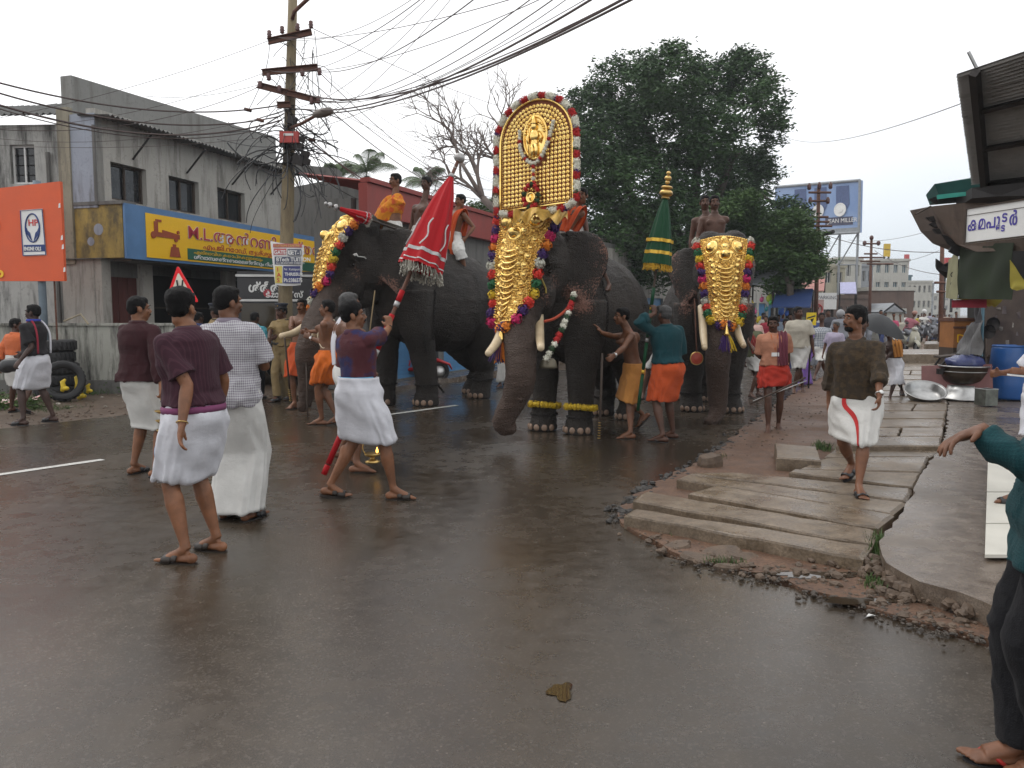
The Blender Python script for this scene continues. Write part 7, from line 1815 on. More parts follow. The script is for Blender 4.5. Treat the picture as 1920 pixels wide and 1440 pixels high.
# ================================================================== CAST
MAROON1=cloth('maroon_shirt',(.048,.016,.026),('vstripe',42,(.075,.030,.042)));BURG=cloth('burgundy_shirt',(.040,.010,.013));CHECK=cloth('grey_check_shirt',(.56,.56,.57),('check',56,(.20,.17,.21)))
PLAID=cloth('blue_maroon_shirt',(.085,.022,.028),('blotch',6,(.028,.026,.085)));KHAKI=cloth('khaki',(.26,.185,.085));KHAKI2=cloth('khaki_trouser',(.24,.175,.085));CYAN=cloth('cyan_shirt',(.05,.26,.33),('blotch',12,(.10,.36,.42)))
ORSH=cloth('orange_shirt',(.62,.16,.06));BLKS=cloth('black_shirt',(.022,.02,.022));TEALS=cloth('teal_shirt',(.008,.050,.060));TEAL2=cloth('deep_teal_shirt',(.005,.040,.048),('check',90,(.010,.055,.062)));PINKS=cloth('salmon_shirt',(.46,.21,.13))
BROWNS=cloth('brown_batik_shirt',(.038,.027,.017),('blotch',24,(.055,.036,.019)));MARC=cloth('maroon_cloth',(.16,.04,.06));DKTR=cloth('black_trousers',(.007,.007,.009));TANC=cloth('tan_lungi',(.50,.22,.055));PURP=cloth('purple_sari',(.27,.15,.52));PURPD=cloth('dark_purple',(.09,.04,.22))
CREAM=cloth('cream_shirt',(.50,.46,.38));OLIVE=cloth('olive_shirt',(.13,.14,.08));LILAC=cloth('lilac_shirt',(.42,.38,.48));CHKW=cloth('white_check_shirt',(.52,.54,.56),('check',24,(.12,.14,.18)));CAMO=cloth('dark_print',(.06,.08,.075),('blotch',18,(.24,.24,.22)));PALEP=cloth('pale_pink_shirt',(.58,.38,.33));GREYS=cloth('grey_shirt',(.25,.26,.29));REDS=cloth('red_shirt',(.30,.03,.05));BLUES=cloth('blue_shirt',(.05,.07,.18));REDB=M('red_border',(.50,.02,.02),.8,bmp=0);BLUB2=M('blue_border',(.12,.32,.50),.8,bmp=0);GOLDB=M('gold_border',(.55,.40,.14),.6,bmp=0)
LEATH=M('brown_leather',(.028,.02,.015),.5,bmp=.3);RUBR=M('red_rubber',(.45,.03,.025),.5)

# -- near group on the left
f=figure((340,543),[((350,1056),282),((408,1033),290)],296,headyaw=8,arms=({'w': (341,797,4.72),'p': (.6,.5,0),'n': (1,.2,0),'g': .35},{'w': (.30,.12,.88)}),girth=1.08,belly=.02)
r=person('man nearest the camera on the left in maroon striped short-sleeved shirt and purple waistband',f,SKC,.0075,hair='thick')
shirt(f,MAROON1,r,.009,.945,'short',3,.026,flare=.03);mundu(f,WHC,r,1.0,.50,.022,.045,1.15,5,bulge=.035);belt(f,cloth('purple_band',(.20,.055,.13)),r,.935,.975,.052);sandals(f,r,LEATH);band(f,0,r,BRASS,'bracelet',.94,.004,.033)
f=figure((260,556),[((251,888),22),((292,893),32)],22,headyaw=50,arms=({'w': (.16,.42,1.16),'g': .4,'p': (-.8,-.5,-.3)},{'w': (304,730,7.35),'p': (.4,-.9,0),'g': 1.0}),girth=1.1)
r=person('man with his back turned in dark burgundy long-sleeved shirt holding a brass hanging lamp',f,SKC,.0085)
shirt(f,BURG,r,.010,.90,'long',7,.032);mundu(f,WHC2,r,.98,.45,.022,.03,1.0,8,twist=3.5);sandals(f,r,BLACKP)
LB=f.wr[1]+V((.0,0,-.12))
f=figure((427,537),[((424,970),10),((466,975),18)],14,headyaw=38,arms=({'w': (-.26,.15,.86)},{'w': (487,672,6.25),'p': (.5,-.8,-.5),'g': .7}),girth=1.10)
r=person('balding man seen from behind in grey checked shirt and full-length white mundu',f,SKA,.0075,hmat=None)
shirt(f,CHECK,r,.009,.84,'short',11,.026,flare=.05);mundu(f,WHC2,r,1.0,.065,.026,.045,1.2,12,m=44,stripe=None);sandals(f,r,BLACKP)
t=thing('white_bag',W(479,740,6.1),'small white cloth bag hanging beside the checked-shirt man','bag');mb=MB();q=W(479,752,6.1);mb.ell(q,(.028,.05,.085),None,12,10);part(mb,'pouch',WHITEP,t,True);mb=MB();mb.tube([q+UP*.08,W(484,690,6.2)],.004,4);part(mb,'string',WHITEP,t)
# brass hanging lamp held by the burgundy man
def tiered_lamp(p,label,s=1.0,tiers=3):
    t=thing('brass_lamp',p,label,'lamp'); 
    for k in range(tiers):
        z=p-UP*(.10+.10*k)*s;mb=MB();r_=(.085-.006*k)*s;mb.lathe(z,[(.012*s,-.035*s),(.04*s,-.03*s),(r_*.95,-.004*s),(r_,.004*s),(r_*.92,.002*s),(.03*s,-.02*s),(.008*s,-.01*s)],20,None,False);part(mb,'tier',BRASS,t,True)
    mb=MB();mb.tube([p,p-UP*(.13+.1*tiers)*s],.007*s,8);part(mb,'stem',BRASS,t,True);mb=MB();mb.torus(p+UP*.02*s,.022*s,.005*s,12,5,Matrix.Rotation(PI/2,3,'X'));part(mb,'ring',BRASS,t,True);return t
tiered_lamp(W(305,752,7.35),'tiered brass hanging lamp in the burgundy-shirted man\'s hand',.9)
t=thing('blue_bag',W(299,845,5.6),'dark blue bag corner showing beside the nearest man\'s mundu','bag');mb=MB();mb.ell(W(299,848,5.6),(.03,.06,.075),None,12,8);part(mb,'pouch',BLUEP,t,True)

# -- umbrella bearer (red)
upb,upt=W(607,890,6.75),W(864,290,7.55)
def onpole(py,a=upb,b=upt):
    lo,hi=0.0,1.0
    for _ in range(40):
        m_=(lo+hi)/2;q=a.lerp(b,m_);d=q-V((0,0,CAM_H));cz=d.y*math.cos(PITCH)-d.z*math.sin(PITCH);cu=d.y*math.sin(PITCH)+d.z*math.cos(PITCH);y=720-F*cu/cz
        if y > py: lo=m_
        else: hi=m_
    return a.lerp(b,lo)
pd=(upt-upb).normalized()
h1_=onpole(590)-pd*.02;h0_=onpole(765)
f=figure((662,566),[((618,933),88,.02),((738,936),92)],42,headyaw=72,headpitch=6,arms=({'w': h0_-pd.cross(V((0,1,0)))*.02-V((0,.03,.0)),'p': (-1,-.6,0),'d': (.5,.6,-.1),'n': (.4,.6,.2),'g': 1.0},{'w': h1_+V((.01,-.04,-.085)),'p': (.75,-.2,-.65),'d': (-.1,.15,1),'n': (-.5,.6,.1),'g': 1.15}),girth=1.05)
r=person('man gripping the red umbrella pole in blue and maroon shirt with white mundu',f,SKC,.0075,hair='thick')
shirt(f,PLAID,r,.009,1.0,'short',21,.022,flare=0);mundu(f,WHC,r,1.06,.50,.034,.05,1.25,22,bulge=.03,tuck=True,stripe=[(-70,2.5,BLUB2,.3,1.0,8)]);belt(f,BLUB2,r,1.045,1.065,.028,'blue_border');sandals(f,r,LEATH);band(f,1,r,BLACKP,'wrist_thread',.95,.004,.030)
# grey-haired lamp bearer behind him
f=figure((656,549),[((640,868),85,.04),((668,886),95)],70,headyaw=60,arms=({'w': (-.2,.2,.95)},{'w': (700,782,7.95),'p': (.3,-.8,-.4),'g': 1.0,'d': (0,0,-1)}))
r=person('grey-haired man in white shoulder cloth hidden behind the umbrella bearer',f,SKA,.0085,bare=True,hmat=HAIRG);mundu(f,WHC2,r,1.0,.34,.022,.05,1.1,31,bulge=.03)
drape([f.pt(-.10,-.12,1.0),f.pt(-.13,-.13,1.25),f.pt(-.13,-.04,1.46),f.pt(-.13,.10,1.35),f.pt(-.12,.15,1.05),f.pt(-.12,.15,.80)],f.rt,.22,WHC,r,seed=3)
LP=W(699,868,7.9);t=thing('lit_brass_lamp',LP,'low brass oil lamp with a flame hanging just above the road','lamp');mb=MB();mb.lathe(LP,[(.045,0),(.075,.005),(.078,.02),(.04,.035),(.02,.05),(.022,.06),(.075,.075),(.085,.095),(.080,.10),(.03,.085),(0,.085)],24);part(mb,'bowl',BRASS,t,True)
mb=MB();mb.tube(spline([LP+V((-.075,0,.09)),LP+V((-.10,0,.16)),LP+V((-.05,0,.26)),LP+V((0,0,.33)),LP+V((0,0,.42))],5),.006,6);part(mb,'handle',BRASS,t,True)
FLM,_t,_b=_mat('flame');_b.inputs['Emission Color'].default_value=(1,.45,.08,1);_b.inputs['Emission Strength'].default_value=4;_b.inputs['Base Color'].default_value=(.8,.3,.05,1)
mb=MB();mb.lathe(LP+V((.045,0,.10)),[(.002,0),(.014,.012),(.012,.03),(.002,.062)],10);part(mb,'flame',FLM,t,True)

def lathe_axis(mb,a,b,prof,n=24,foldn=0,fold=0.0,seed=0):
    """prof: (t along axis, radius)"""
    d=(b-a);L=d.length;dn=d/L;u=dn.orthogonal().normalized();w=dn.cross(u);RR=[]
    for (t,r) in prof: RR.append([a+d*t+(u*math.cos(2*PI*i/n)+w*math.sin(2*PI*i/n))*r*(1+fold*math.cos(foldn*2*PI*i/n+seed)+fold*.4*math.cos((foldn*2+1)*2*PI*i/n+2*seed)) for i in range(n)])
    mb.rings(RR,True,False);return RR
REDSILK=cloth('red_silk',(.40,.003,.008),rough=.65);SILVER=M('silver_tape',(.45,.44,.43),.4,.5,var=.35,vs=40);GREENSILK=cloth('green_silk',(.004,.055,.020),rough=.55);GOLDTAPE=M('gold_tape',(.80,.50,.06),.4,.5,var=.3,vs=40)
def folded_umbrella(a,b,ta,th,r,silk,tape,label,finial,hemdrop=V((0,0,0)),bands=((.84,.035),(.955,.012)),polecols=(),fringe=True,fr_mat=None,prad=.017,vert=4,polemat=None,cat='ceremonial umbrella'):
    """a bottom, b top; ta apex fraction, th hem fraction"""
    t=thing('folded_umbrella',a,label,cat,'folded temple umbrellas');A=a.lerp(b,ta);H_=a.lerp(b,th)+hemdrop;mb=MB()
    prof=[(0,.018),(.03,.030),(.2,r*.42),(.4,r*.62),(.6,r*.78),(.8,r*.92),(.93,r),(1.0,r*1.03)];RR=lathe_axis(mb,A,H_,prof,64,8,.10);part(mb,'canopy',silk,t,True)
    mb=MB();lathe_axis(mb,A,H_,[(1.0,r*1.02),(.9,r*.8),(.6,r*.3)],32,8,.1);part(mb,'lining',silk,t,True)
    L=(H_-A).length
    for (tt,w) in bands: mb=MB();rr=lerp(r*.92,r,min(1,max(0,(tt-.8)/.13)));lathe_axis(mb,A,H_,[(tt,rr*1.015+.003),(tt+w,rr*1.03+.003)],64,8,.10);part(mb,'tape_band',tape,t,True)
    d=(H_-A);dn=d.normalized();u=dn.orthogonal().normalized();w=dn.cross(u)
    for k in range(vert):
        an=2*PI*(k+.3)/vert;mb=MB();P=[]
        for q in range(10): tt=.52+.30*q/9;rr=np.interp(tt,[p[0] for p in prof],[p[1] for p in prof])*1.10+.004;ag=an+.10*math.sin(q*.8)+.12*q/9;P.append(A+d*tt+(u*math.cos(ag)+w*math.sin(ag))*rr)
        mb.tube(P,[(.007,.003)]*10,6);part(mb,'tape',tape,t)
    if fringe:
        rg=random.Random(5);mb=MB()
        for k in range(150):
            an=rg.uniform(0,6.28);q=A+d*1.0+(u*math.cos(an)+w*math.sin(an))*r*rg.uniform(.75,1.1);e=q+V((rg.uniform(-.02,.02),rg.uniform(-.02,.02),-rg.uniform(.035,.085)*r/.18));mb.tube([q,q.lerp(e,.5)+V((.006,0,0)),e],.004,4);mb.ell(e,.010*r/.18,None,5,4)
        part(mb,'fringe',fr_mat or tape,t,kind='stuff')
    mb=MB();mb.tube([a,b.lerp(a,.02)],prad,10);part(mb,'pole',polemat or WOODD,t,True)
    for (t0,t1,m_) in polecols: mb=MB();mb.tube([a.lerp(b,t0),a.lerp(b,t1)],prad*1.55,12);part(mb,'pole_wrap',m_,t,True)
    Rz=(b-a).normalized().to_track_quat('Z','Y').to_matrix(); 
    for (z,rr,hh) in finial[1]: mb=MB();mb.lathe(A+(b-a).normalized()*z,[(0,0),(rr*.7,hh*.15),(rr,hh*.4),(rr*.8,hh*.75),(rr*.2,hh)],14,Rz);part(mb,'finial',finial[0],t,True)
    return t
def tp_(py): return (onpole(py)-upb).length/(upt-upb).length
folded_umbrella(upb,upt,tp_(332),tp_(500),.185,REDSILK,SILVER,'red folded temple umbrella with silver tape held aloft by the man in blue and maroon',(SILVER,[(-.01,.03,.05),(.08,.018,.04),(.16,.055,.09),(.30,.02,.04)]),V((.07,0,-.02)),polecols=[(tp_(892),tp_(872),REDSILK),(tp_(870),tp_(800),REDSILK),(tp_(798),tp_(790),SILVER),(tp_(788),tp_(668),REDSILK),(tp_(666),tp_(656),SILVER),(tp_(655),tp_(632),REDSILK),(tp_(630),tp_(622),SILVER),(tp_(621),tp_(590),REDSILK),(tp_(575),tp_(566),SILVER),(tp_(565),tp_(545),REDSILK)],fr_mat=M('silver_fringe',(.42,.40,.34),.5,.5),vert=6,polemat=RUST)

# -- men with the left elephant's tusks
tk=[W(528,630,12.3),W(590,628,11.6)]
f=figure((613,562),[((604,797),272),((633,797),275,.03)],272,headyaw=275,headpitch=5,arms=({'w': (582,633,11.1),'g': .9},{'w': (580,622,11.5),'g': .9}))
r=person('bare-chested man in orange loincloth steadying the left elephant\'s tusk',f,SKA,.010,bare=True);mundu(f,ORC,r,1.02,.56,.03,.05,1.9,41,bulge=.05);sandals(f,r,LEATH,style='thong')
mb=MB();mb.tube(spline([f.pt(.10,-.06,1.43),f.pt(.0,.13,1.25),f.pt(-.14,.03,1.05),f.pt(-.02,-.12,1.2),f.pt(.10,-.06,1.43)],6),.008,6);part(mb,'cord',M('cream_cord',(.6,.5,.35),.7),r,True);watch(f,0,r)
f=figure((566,560),[((578,763),205),((553,766),200)],205,headyaw=195,arms=({'w': (573,640,12.0),'g': 1.0},{'w': (541,637,12.2),'g': 1.0,'p': (-.3,.3,-1)}))
r=person('bare-chested man in deep orange wrap with white badge beside the policeman',f,SKA,.011,bare=True);mundu(f,ORC2,r,1.02,.50,.03,.03,1.9,43);sandals(f,r,BLACKP,style='thong');mb=MB();q=W(576,652,11.98);mb.box(q,(.085,.004,.055));part(mb,'badge',WHITEP,r)
stick(W(572,632,12.0),W(577,787,11.4),.010,WOODD,'cane','thin dark cane planted in front of the man in deep orange','cane')
stick(W(534,634,12.2),W(545,752,12.6),.014,WOODD,'cane','cane with brass rings leaning between the policeman and the man in deep orange','cane',BRASS)
# policeman
f=figure((528,573),[((545,750),205),((520,753),200)],205,headyaw=212,arms=({'w': (.17,.24,1.05),'g': .6},{'w': (497,655,13.6),'p': (-.6,.6,0),'g': .5}),girth=1.05)
def police(f,label,full=True):
    r=person(label,f,SKB,.010,hair='short');shirt(f,KHAKI,r,.011,.98,'short',51,.018);trousers(f,KHAKI2,r,.012);belt(f,BLACKP,r,1.0,1.045,.030,'belt'); 
    for i in (0,1):
        a,fd,fu,fl=f.footfr[i];mb=MB();mb.tube([a-fd*.07-fu*.045,a+fd*.06-fu*.045,a+fd*.17-fu*.058],[(.048,.040),(.050,.036),(.040,.024)],12,True,None,fl);mb.tube([a-fu*.04,a+fu*.06],.05,12);part(mb,'shoe',BLACKP,r,True)
    cap=MB();c=f.Hh(0,.0,.085);R=f.R;cap.lathe(c,[(.088*f.s,-.01),(.090*f.s,.025),(.118*f.s,.055),(.112*f.s,.075),(.05*f.s,.082),(0,.082)],24,R,False);k=part(cap,'peaked_cap',M('cap_navy',(.02,.025,.04),.7),r,True)
    mb=MB();mb.lathe(c+R @ V((0,.0,.0)),[(.0915*f.s,-.012),(.0925*f.s,.020)],24,R,False);part(mb,'cap_band',BLACKP,k,True);mb=MB();mb.poly_prism([c+R @ V((x*.088*f.s,y*.088*f.s,z)) for x,y,z in ((-.8,.55,0),(-.6,1.2,-.02),(0,1.5,-.028),(.6,1.2,-.02),(.8,.55,0))],R @ V((0,0,-.008)));part(mb,'peak',BLACKP,k)
    mb=MB();mb.ell(c+R @ V((0,.093*f.s,.03)),(.014,.006,.016),R,8,6);part(mb,'cap_badge',BRASS,k)
    for sg in (-1,1): mb=MB();mb.box(f.pt(sg*.13,0,1.447),(.09,.05,.012));part(mb,'epaulette',BLACKP,r);mb=MB();mb.box(f.pt(sg*.08,.128,1.28),(.09,.012,.09),Matrix((f.rt,f.fw,UP)).transposed());part(mb,'pocket',KHAKI,r)
    return r
police(f,'policeman in khaki uniform, peaked cap and black belt facing the road')
f=figure((403,573),[((394,748),250),((414,746),250)],250,headyaw=300);police(f,'second policeman mostly hidden behind the checked-shirt man, only his cap showing')
f=figure((478,585),[((470,752),10),((489,748),15)],5,headyaw=20);r=person('man with his back turned in bright cyan shirt by the dark van',f,SKB,.013,False,fac=False);shirt(f,CYAN,r,.013,.88,'short',61);trousers(f,DKTR,r,.014);sandals(f,r,BLACKP)
f=figure((373,585),[((365,745),350),((383,742),0)],0,headyaw=30);r=person('dark-haired man half hidden between the nearest man and the checked-shirt man',f,SKB,.014,False,fac=False);shirt(f,BLUES,r,.014,.86,'short',62);trousers(f,DKTR,r,.014)
# far left pair
f=figure((30,597),[((22,772),15),((44,778),20,.06)],15,headyaw=62,arms=({'w': (-.30,-.05,.86)},{'w': (.28,.22,.95),'g': .6}),girth=1.05)
r=person('young man in bright orange long-sleeved shirt and white mundu at the far left',f,SKB,.011);shirt(f,ORSH,r,.011,.99,'roll',71,.022);mundu(f,WHC2,r,1.06,.52,.02,.03,1,72);sandals(f,r,BLACKP)
f=figure((61,571),[((45,797),272),((101,790),275)],282,headyaw=270,arms=({'w': (38,676,11.0),'p': (.5,.2,-1),'g': .9},{'w': (33,672,11.6),'g': .9}),girth=1.05)
r=person('dark man striding left in black shirt with white edging and white mundu',f,SKD,.010);shirt(f,BLKS,r,.010,.93,'short',73,.022);mundu(f,WHC,r,.99,.50,.02,.06,1.1,74,bulge=.03);sandals(f,r,BLACKP)
for x,m_,nm in ((.13,WHC,'white_edging'),(-.1,REDS,'red_edging')): mb=MB();mb.tube(spline([f.pt(x,.115,.98),f.pt(x,.13,1.15),f.pt(x*.9,.12,1.32),f.pt(x*.7,-.02,1.47),f.pt(x,-.135,1.3),f.pt(x,-.14,1.0)],5),(.014),6);part(mb,nm,m_,r,True)
mb=MB();mb.torus(f.pt(0,0,1.47),.075,.02,16,8);part(mb,'blue_collar',cloth('royal_blue',(.04,.06,.35)),r,True)
t=thing('black_bag',W(24,682,11.2),'soft black bag carried in front of the man striding left','bag');mb=MB();mb.ell(W(24,684,11.25),(.19,.10,.10),None,14,10);mb.ell(W(12,688,11.25),(.12,.09,.09),None,12,8);rem(mb,'pouch',BLACKP,t,.014,3)
# mahout at the central elephant
f=figure((1166,577),[((1182,823),262),((1205,806),268,.13)],262,headyaw=262,headpitch=2,arms=({'w': (1140,679,9.6),'p': (.7,.1,-.7),'g': 1.1},{'w': (1118,622,9.95),'p': (0,.1,-1),'d': (-.6,.1,.8),'n': (-.9,.2,-.2),'g': .1}))
r=person('bare-chested mahout in tan lungi laying a hand on the central elephant\'s leg',f,SKA,.0085,bare=True);mundu(f,TANC,r,1.0,.50,.022,.02,.9,81);sandals(f,r,LEATH,style='thong');watch(f,0,r)
mb=MB();mb.tube(spline([f.pt(-.06,-.06,1.45),f.pt(-.07,.09,1.30),f.pt(0,.12,1.2),f.pt(.07,.09,1.30),f.pt(.06,-.06,1.45)],5),.005,6);part(mb,'cord',M('red_cord',(.35,.03,.02),.7),r,True)
stick(W(1129,662,9.5),W(1123,823,9.45),.014,WOODD,'cane','long cane with brass rings held by the mahout in the tan lungi','cane',BRASS)
# green umbrella bearer
gb,gt=W(1196,770,9.75),W(1252,338,9.75)
f=figure((1246,573),[((1243,829),295),((1262,822),300)],345,headyaw=335,arms=({'w': onpole(575,gb,gt)+V((.03,-.06,-.085)),'p': (-.7,-.3,-.8),'d': (-.1,.2,1),'n': (-.3,.8,0),'g': 1.1},{'w': (.12,.26,1.1),'g': .8}),girth=1.08)
r=person('man seen from behind in teal shirt and orange lungi with the green umbrella',f,SKB,.0085,hmat=HAIRG);shirt(f,TEALS,r,.010,.97,'roll',91,.026);mundu(f,ORC2,r,1.02,.50,.022,.05,1.4,92);sandals(f,r,BLACKP,style='thong')
folded_umbrella(gb,gt,.925,.64,.155,GREENSILK,GOLDTAPE,'green folded temple umbrella with gold bands and brass finial',(BRASS,[(-.02,.055,.04),(.01,.085,.10),(.10,.075,.05),(.16,.03,.05),(.20,.045,.07),(.27,.03,.05)]),V((-.0,0,0)),((.62,.05),(.80,.05)),[(0,.16,GREENSILK),(.165,.18,GOLDTAPE),(.185,.30,GREENSILK),(.305,.32,SILVER),(.325,.44,GREENSILK),(.445,.46,GOLDTAPE),(.465,.54,GREENSILK)],True,GOLDTAPE,.014,0)
# pink shirt man
f=figure((1450,592),[((1459,806),190),((1440,812),200)],192,headyaw=200,headpitch=-4,arms=({'w': (1477,700,10.7),'p': (.4,.7,-.3),'g': 1.1,'d': (-.2,-.3,-1)},{'w': (1408,648,10.75),'p': (0,.3,-1),'g': .6}),girth=1.02)
r=person('moustached man in salmon shirt and short red wrap touching the right elephant\'s tusk',f,SKB,.0095);shirt(f,PINKS,r,.010,.94,'short',95,.028,flare=.08);mundu(f,RDC,r,1.0,.66,.03,.06,2.0,96,bulge=.03)
drape([f.pt(-.12,-.15,1.15),f.pt(-.12,-.13,1.35),f.pt(-.115,-.02,1.465),f.pt(-.11,.12,1.36),f.pt(-.10,.16,1.15),f.pt(-.10,.16,.98)],f.rt,.13,MARC,r,seed=2)
mb=MB();mb.tube([f.pt(.05,.1,1.43),f.pt(.0,.155,1.2),f.pt(-.05,.1,1.43)],.005,5);part(mb,'lanyard',ORC,r);mb=MB();mb.box(f.pt(.0,.165,1.14),(.10,.004,.05));part(mb,'badge',WHITEP,r)
stick(W(1510,708,10.2),W(1407,757,10.1),.012,WOODD,'cane','brown cane held low across the salmon-shirted man','cane');stick(W(1512,714,10.3),W(1412,752,10.15),.007,STEEL,'thin_rod','thin metal rod held beside the brown cane','rod')
# brown batik shirt man on the slabs
f=figure((1603,575),[(G(1609,930,.10),188),(G(1596,900,.10),232,.07)],208,headyaw=262,headpitch=2,arms=({'w': (1650,770,6.15),'p': (.4,.6,0),'g': .6,'d': (0,0,-1)},{'w': (1553,770,6.75),'p': (.1,.9,0),'g': .6}),girth=1.12,belly=.015)
r=person('bearded man in brown batik shirt and red-striped white mundu stepping on the slabs',f,SKA,.0075,hair='thick');shirt(f,BROWNS,r,.009,.90,'roll',101,.030,flare=.05);mundu(f,WHC2,r,.98,.50,.026,.05,1.3,102,bulge=.05,stripe=[(22,2.2,REDB,.08,1.0,0)]);sandals(f,r,BLACKP);watch(f,0,r)
mb=MB();mb.ell(f.Hh(0,.045,-.085),(.045*f.s,.045*f.s,.035*f.s),f.R,12,8);part(mb,'beard',HAIR,r,True)
f=figure((1614,586),[(G(1640,886,.10),195),(G(1560,800,.02),200,.14)],200,headyaw=200,arms=({'w': (.22,.05,.85)},{'w': (.24,.05,.85)}),footY=7.9)
r=person('barefoot man walking directly behind the brown batik shirt, mostly hidden',f,SKB,.011,False);shirt(f,cloth('pale_mint_shirt',(.42,.47,.42)),r,.012,.94,'short',105,.03);mundu(f,WHC2,r,1.0,.46,.022,.03,1,106)
# man with black umbrella
f=figure((1664,612),[(G(1668,752,.1),200),(G(1690,748,.1),190,.10)],205,headyaw=245,arms=({'w': (.2,.2,1.0),'p': (.5,.5,-.5)},{'w': (.14,.25,1.22),'g': 1.1,'d': (0,0,1)}))
r=person('bare-shouldered man in white mundu walking under a black umbrella',f,SKD,.011,bare=True,fac=True);mundu(f,WHC,r,1.02,.42,.022,.05,1,112);sandals(f,r,BLACKP);drape([f.pt(-.12,-.14,1.1),f.pt(-.13,-.1,1.4),f.pt(-.12,.1,1.38),f.pt(-.1,.14,1.05)],f.rt,.14,TANC,r)
uc=W(1655,590,12.8);t=thing('black_umbrella',uc,'open black umbrella carried above the walking man at right','umbrella');mb=MB();RR=[]
for (k,z) in ((.02,.0),(.25,-.02),(.55,-.09),(.8,-.17),(1.0,-.27)): RR.append([uc+V((.46*k*(1-.07*(k**2)*(1-abs(math.cos(4*2*PI*i/32))))*math.cos(2*PI*i/32),   .46*k*math.sin(2*PI*i/32),z+.02*k*k*abs(math.cos(4*2*PI*i/32)))) for i in range(32)])
tiltR=Matrix.Rotation(math.radians(16),3,'Y') @ Matrix.Rotation(math.radians(12),3,'X');RR=[[uc+tiltR @ (p-uc) for p in q] for q in RR];mb.rings(RR,True,False);part(mb,'canopy',M('umbrella_black',(.03,.032,.035),.6,bmp=.2),t,True)
for i in range(8): mb=MB();mb.tube([RR[j][i*4]-UP*.008 for j in range(5)],.004,4);part(mb,'rib',STEEL,t)
mb=MB();mb.tube([uc+UP*.05,f.hand[1] and f.wr[1]+UP*.02],.007,6);part(mb,'shaft',STEEL,t)
# right-edge man in teal pointing
f=figure(V((1.92,2.50,1.66)),[(G(1990,1470),282),(G(1918,1438),284)],300,headyaw=290,H=1.66,pelvis=V((W(2003,1000,2.55).x,2.55,.915)),arms=({'w': (.2,.1,.9)},{'w': (1839,806,2.62),'p': (.5,-.2,-.9),'d': W(1775,828,2.62)-W(1839,806,2.62),'n': V((.0,-.25,-1)),'g': .30}),girth=1.12);f.spread=.55
f.elb[1]=W(1922,880,2.52)
r=person('man cut off by the right edge in teal shirt, stretching out his hand',f,SKA,.0055);shirt(f,TEAL2,r,.008,.74,'long',121,.034,flare=.05);trousers(f,DKTR,r,.009,5,.02);sandals(f,r,BLACKP,style='thong',smat=RUBR)
mb=MB();c=f.wr[1].lerp(f.elb[1],.0);e=f.elb[1];mb.tube([c.lerp(e,.07),c.lerp(e,.10),c.lerp(e,.28),c.lerp(e,.30)],[.040,.045,.048,.044],20);rem(mb,'cuff',TEAL2,r,.006,1,fold_post(f,.004,3))
# white-shirt person behind him
q=G(1893,945,.17);f=figure(W(1985,575,q.y+.1),[(q+V((.06,0,0)),280),(G(1975,930,.17),285)],275,headyaw=270,arms=({'w': (1926,702,q.y-.05),'g': .9,'p': (.5,0,-1),'d': (-1,0,.25)},{'w': (.2,.3,1.1),'g': .8}))
r=person('man in white shirt holding a white phone at the right edge behind the teal man',f,SKA,.0085);shirt(f,WHC,r,.010,.86,'short',131,.03);mundu(f,WHC,r,1.0,.62,.022,.03,1,132);sandals(f,r,BLACKP)
t=thing('phone',W(1903,704,q.y-.05),'white mobile phone held at the right edge','phone');mb=MB();mb.box(W(1905,704,q.y-.1),(.10,.05,.012),Matrix.Rotation(.1,3,'Y'));part(mb,'case',WHITEP,t);mb=MB();mb.box(W(1905,704,q.y-.1)+V((0,0,.008)),(.085,.042,.003),Matrix.Rotation(.1,3,'Y'));part(mb,'screen',BLACKP,t)

# -- riders
def seat(E,y,x=0): h=E['bvh'].ray_cast(E['L'](x,y,4.5),V((0,0,-1)));return h[0]
def rider(E,y,crown,hd,label,cl,sk=SKA,armz=(None,None),x=0,wrap=None,vox=.010,lift=.16,spread=.50,bare=True,hyaw=None,upto=1.25,group='elephant riders'):
    p=seat(E,y,x);pel=p+UP*lift;head=W(crown[0],crown[1],p.y+.02);pel=V((lerp(pel.x,head.x,.35),pel.y,pel.z))
    rt_=V((hdir(hd).y,-hdir(hd).x,0));ft=[(p-rt_*spread+hdir(hd)*.02-UP*.62,hd),(p+rt_*spread+hdir(hd)*.02-UP*.62,hd)]
    H=(head.z-pel.z)/.79*1.70 if (head.z-pel.z) > .5 else 1.65
    f=figure(head,ft,hd,H=max(1.5,min(1.75,H)),headyaw=hyaw if hyaw is not None else hd,pelvis=pel,arms=armz,kneepole=[-rt_*.9+hdir(hd)+UP*.6,rt_*.9+hdir(hd)+UP*.6],footY=p.y)
    r=person(label,f,sk,vox,True,bare,group=group);lapcloth(f,cl,r,.012,5,upto);return f,r
f,r=rider(E2,.20,(741,325),235,'foremost rider on the left elephant in white cloth with spread orange shawl',WHC2,SKA,({'w': (.34,.22,1.02),'p': (.6,.2,-.6),'g': .9},{'w': (.30,.30,1.0),'g': .9}))
OSH=cloth('marigold_shawl',(.66,.24,.02),('blotch',9,(.50,.08,.02)))
for sg in (-1,1):
    sh,e,w=f.sh[0 if sg < 0 else 1],f.elb[0 if sg < 0 else 1],f.wr[0 if sg < 0 else 1];mb=MB();mb.tube([f.pt(sg*.03,-.06,1.46),sh.lerp(f.neck,.3)+UP*.02,sh+UP*.01,sh.lerp(e,.6)-UP*.02,e-UP*.05,e.lerp(w,.6)-UP*.10],[(.06,.06),(.10,.09),(.13,.11),(.17,.12),(.21,.12),(.14,.09)],18);rem(mb,'orange_shawl',OSH,r,.011,2,fold_post(f,.022,7+sg))
f,r=rider(E2,-.33,(799,331),215,'second rider on the left elephant partly hidden by the red umbrella',WHC2,SKB)
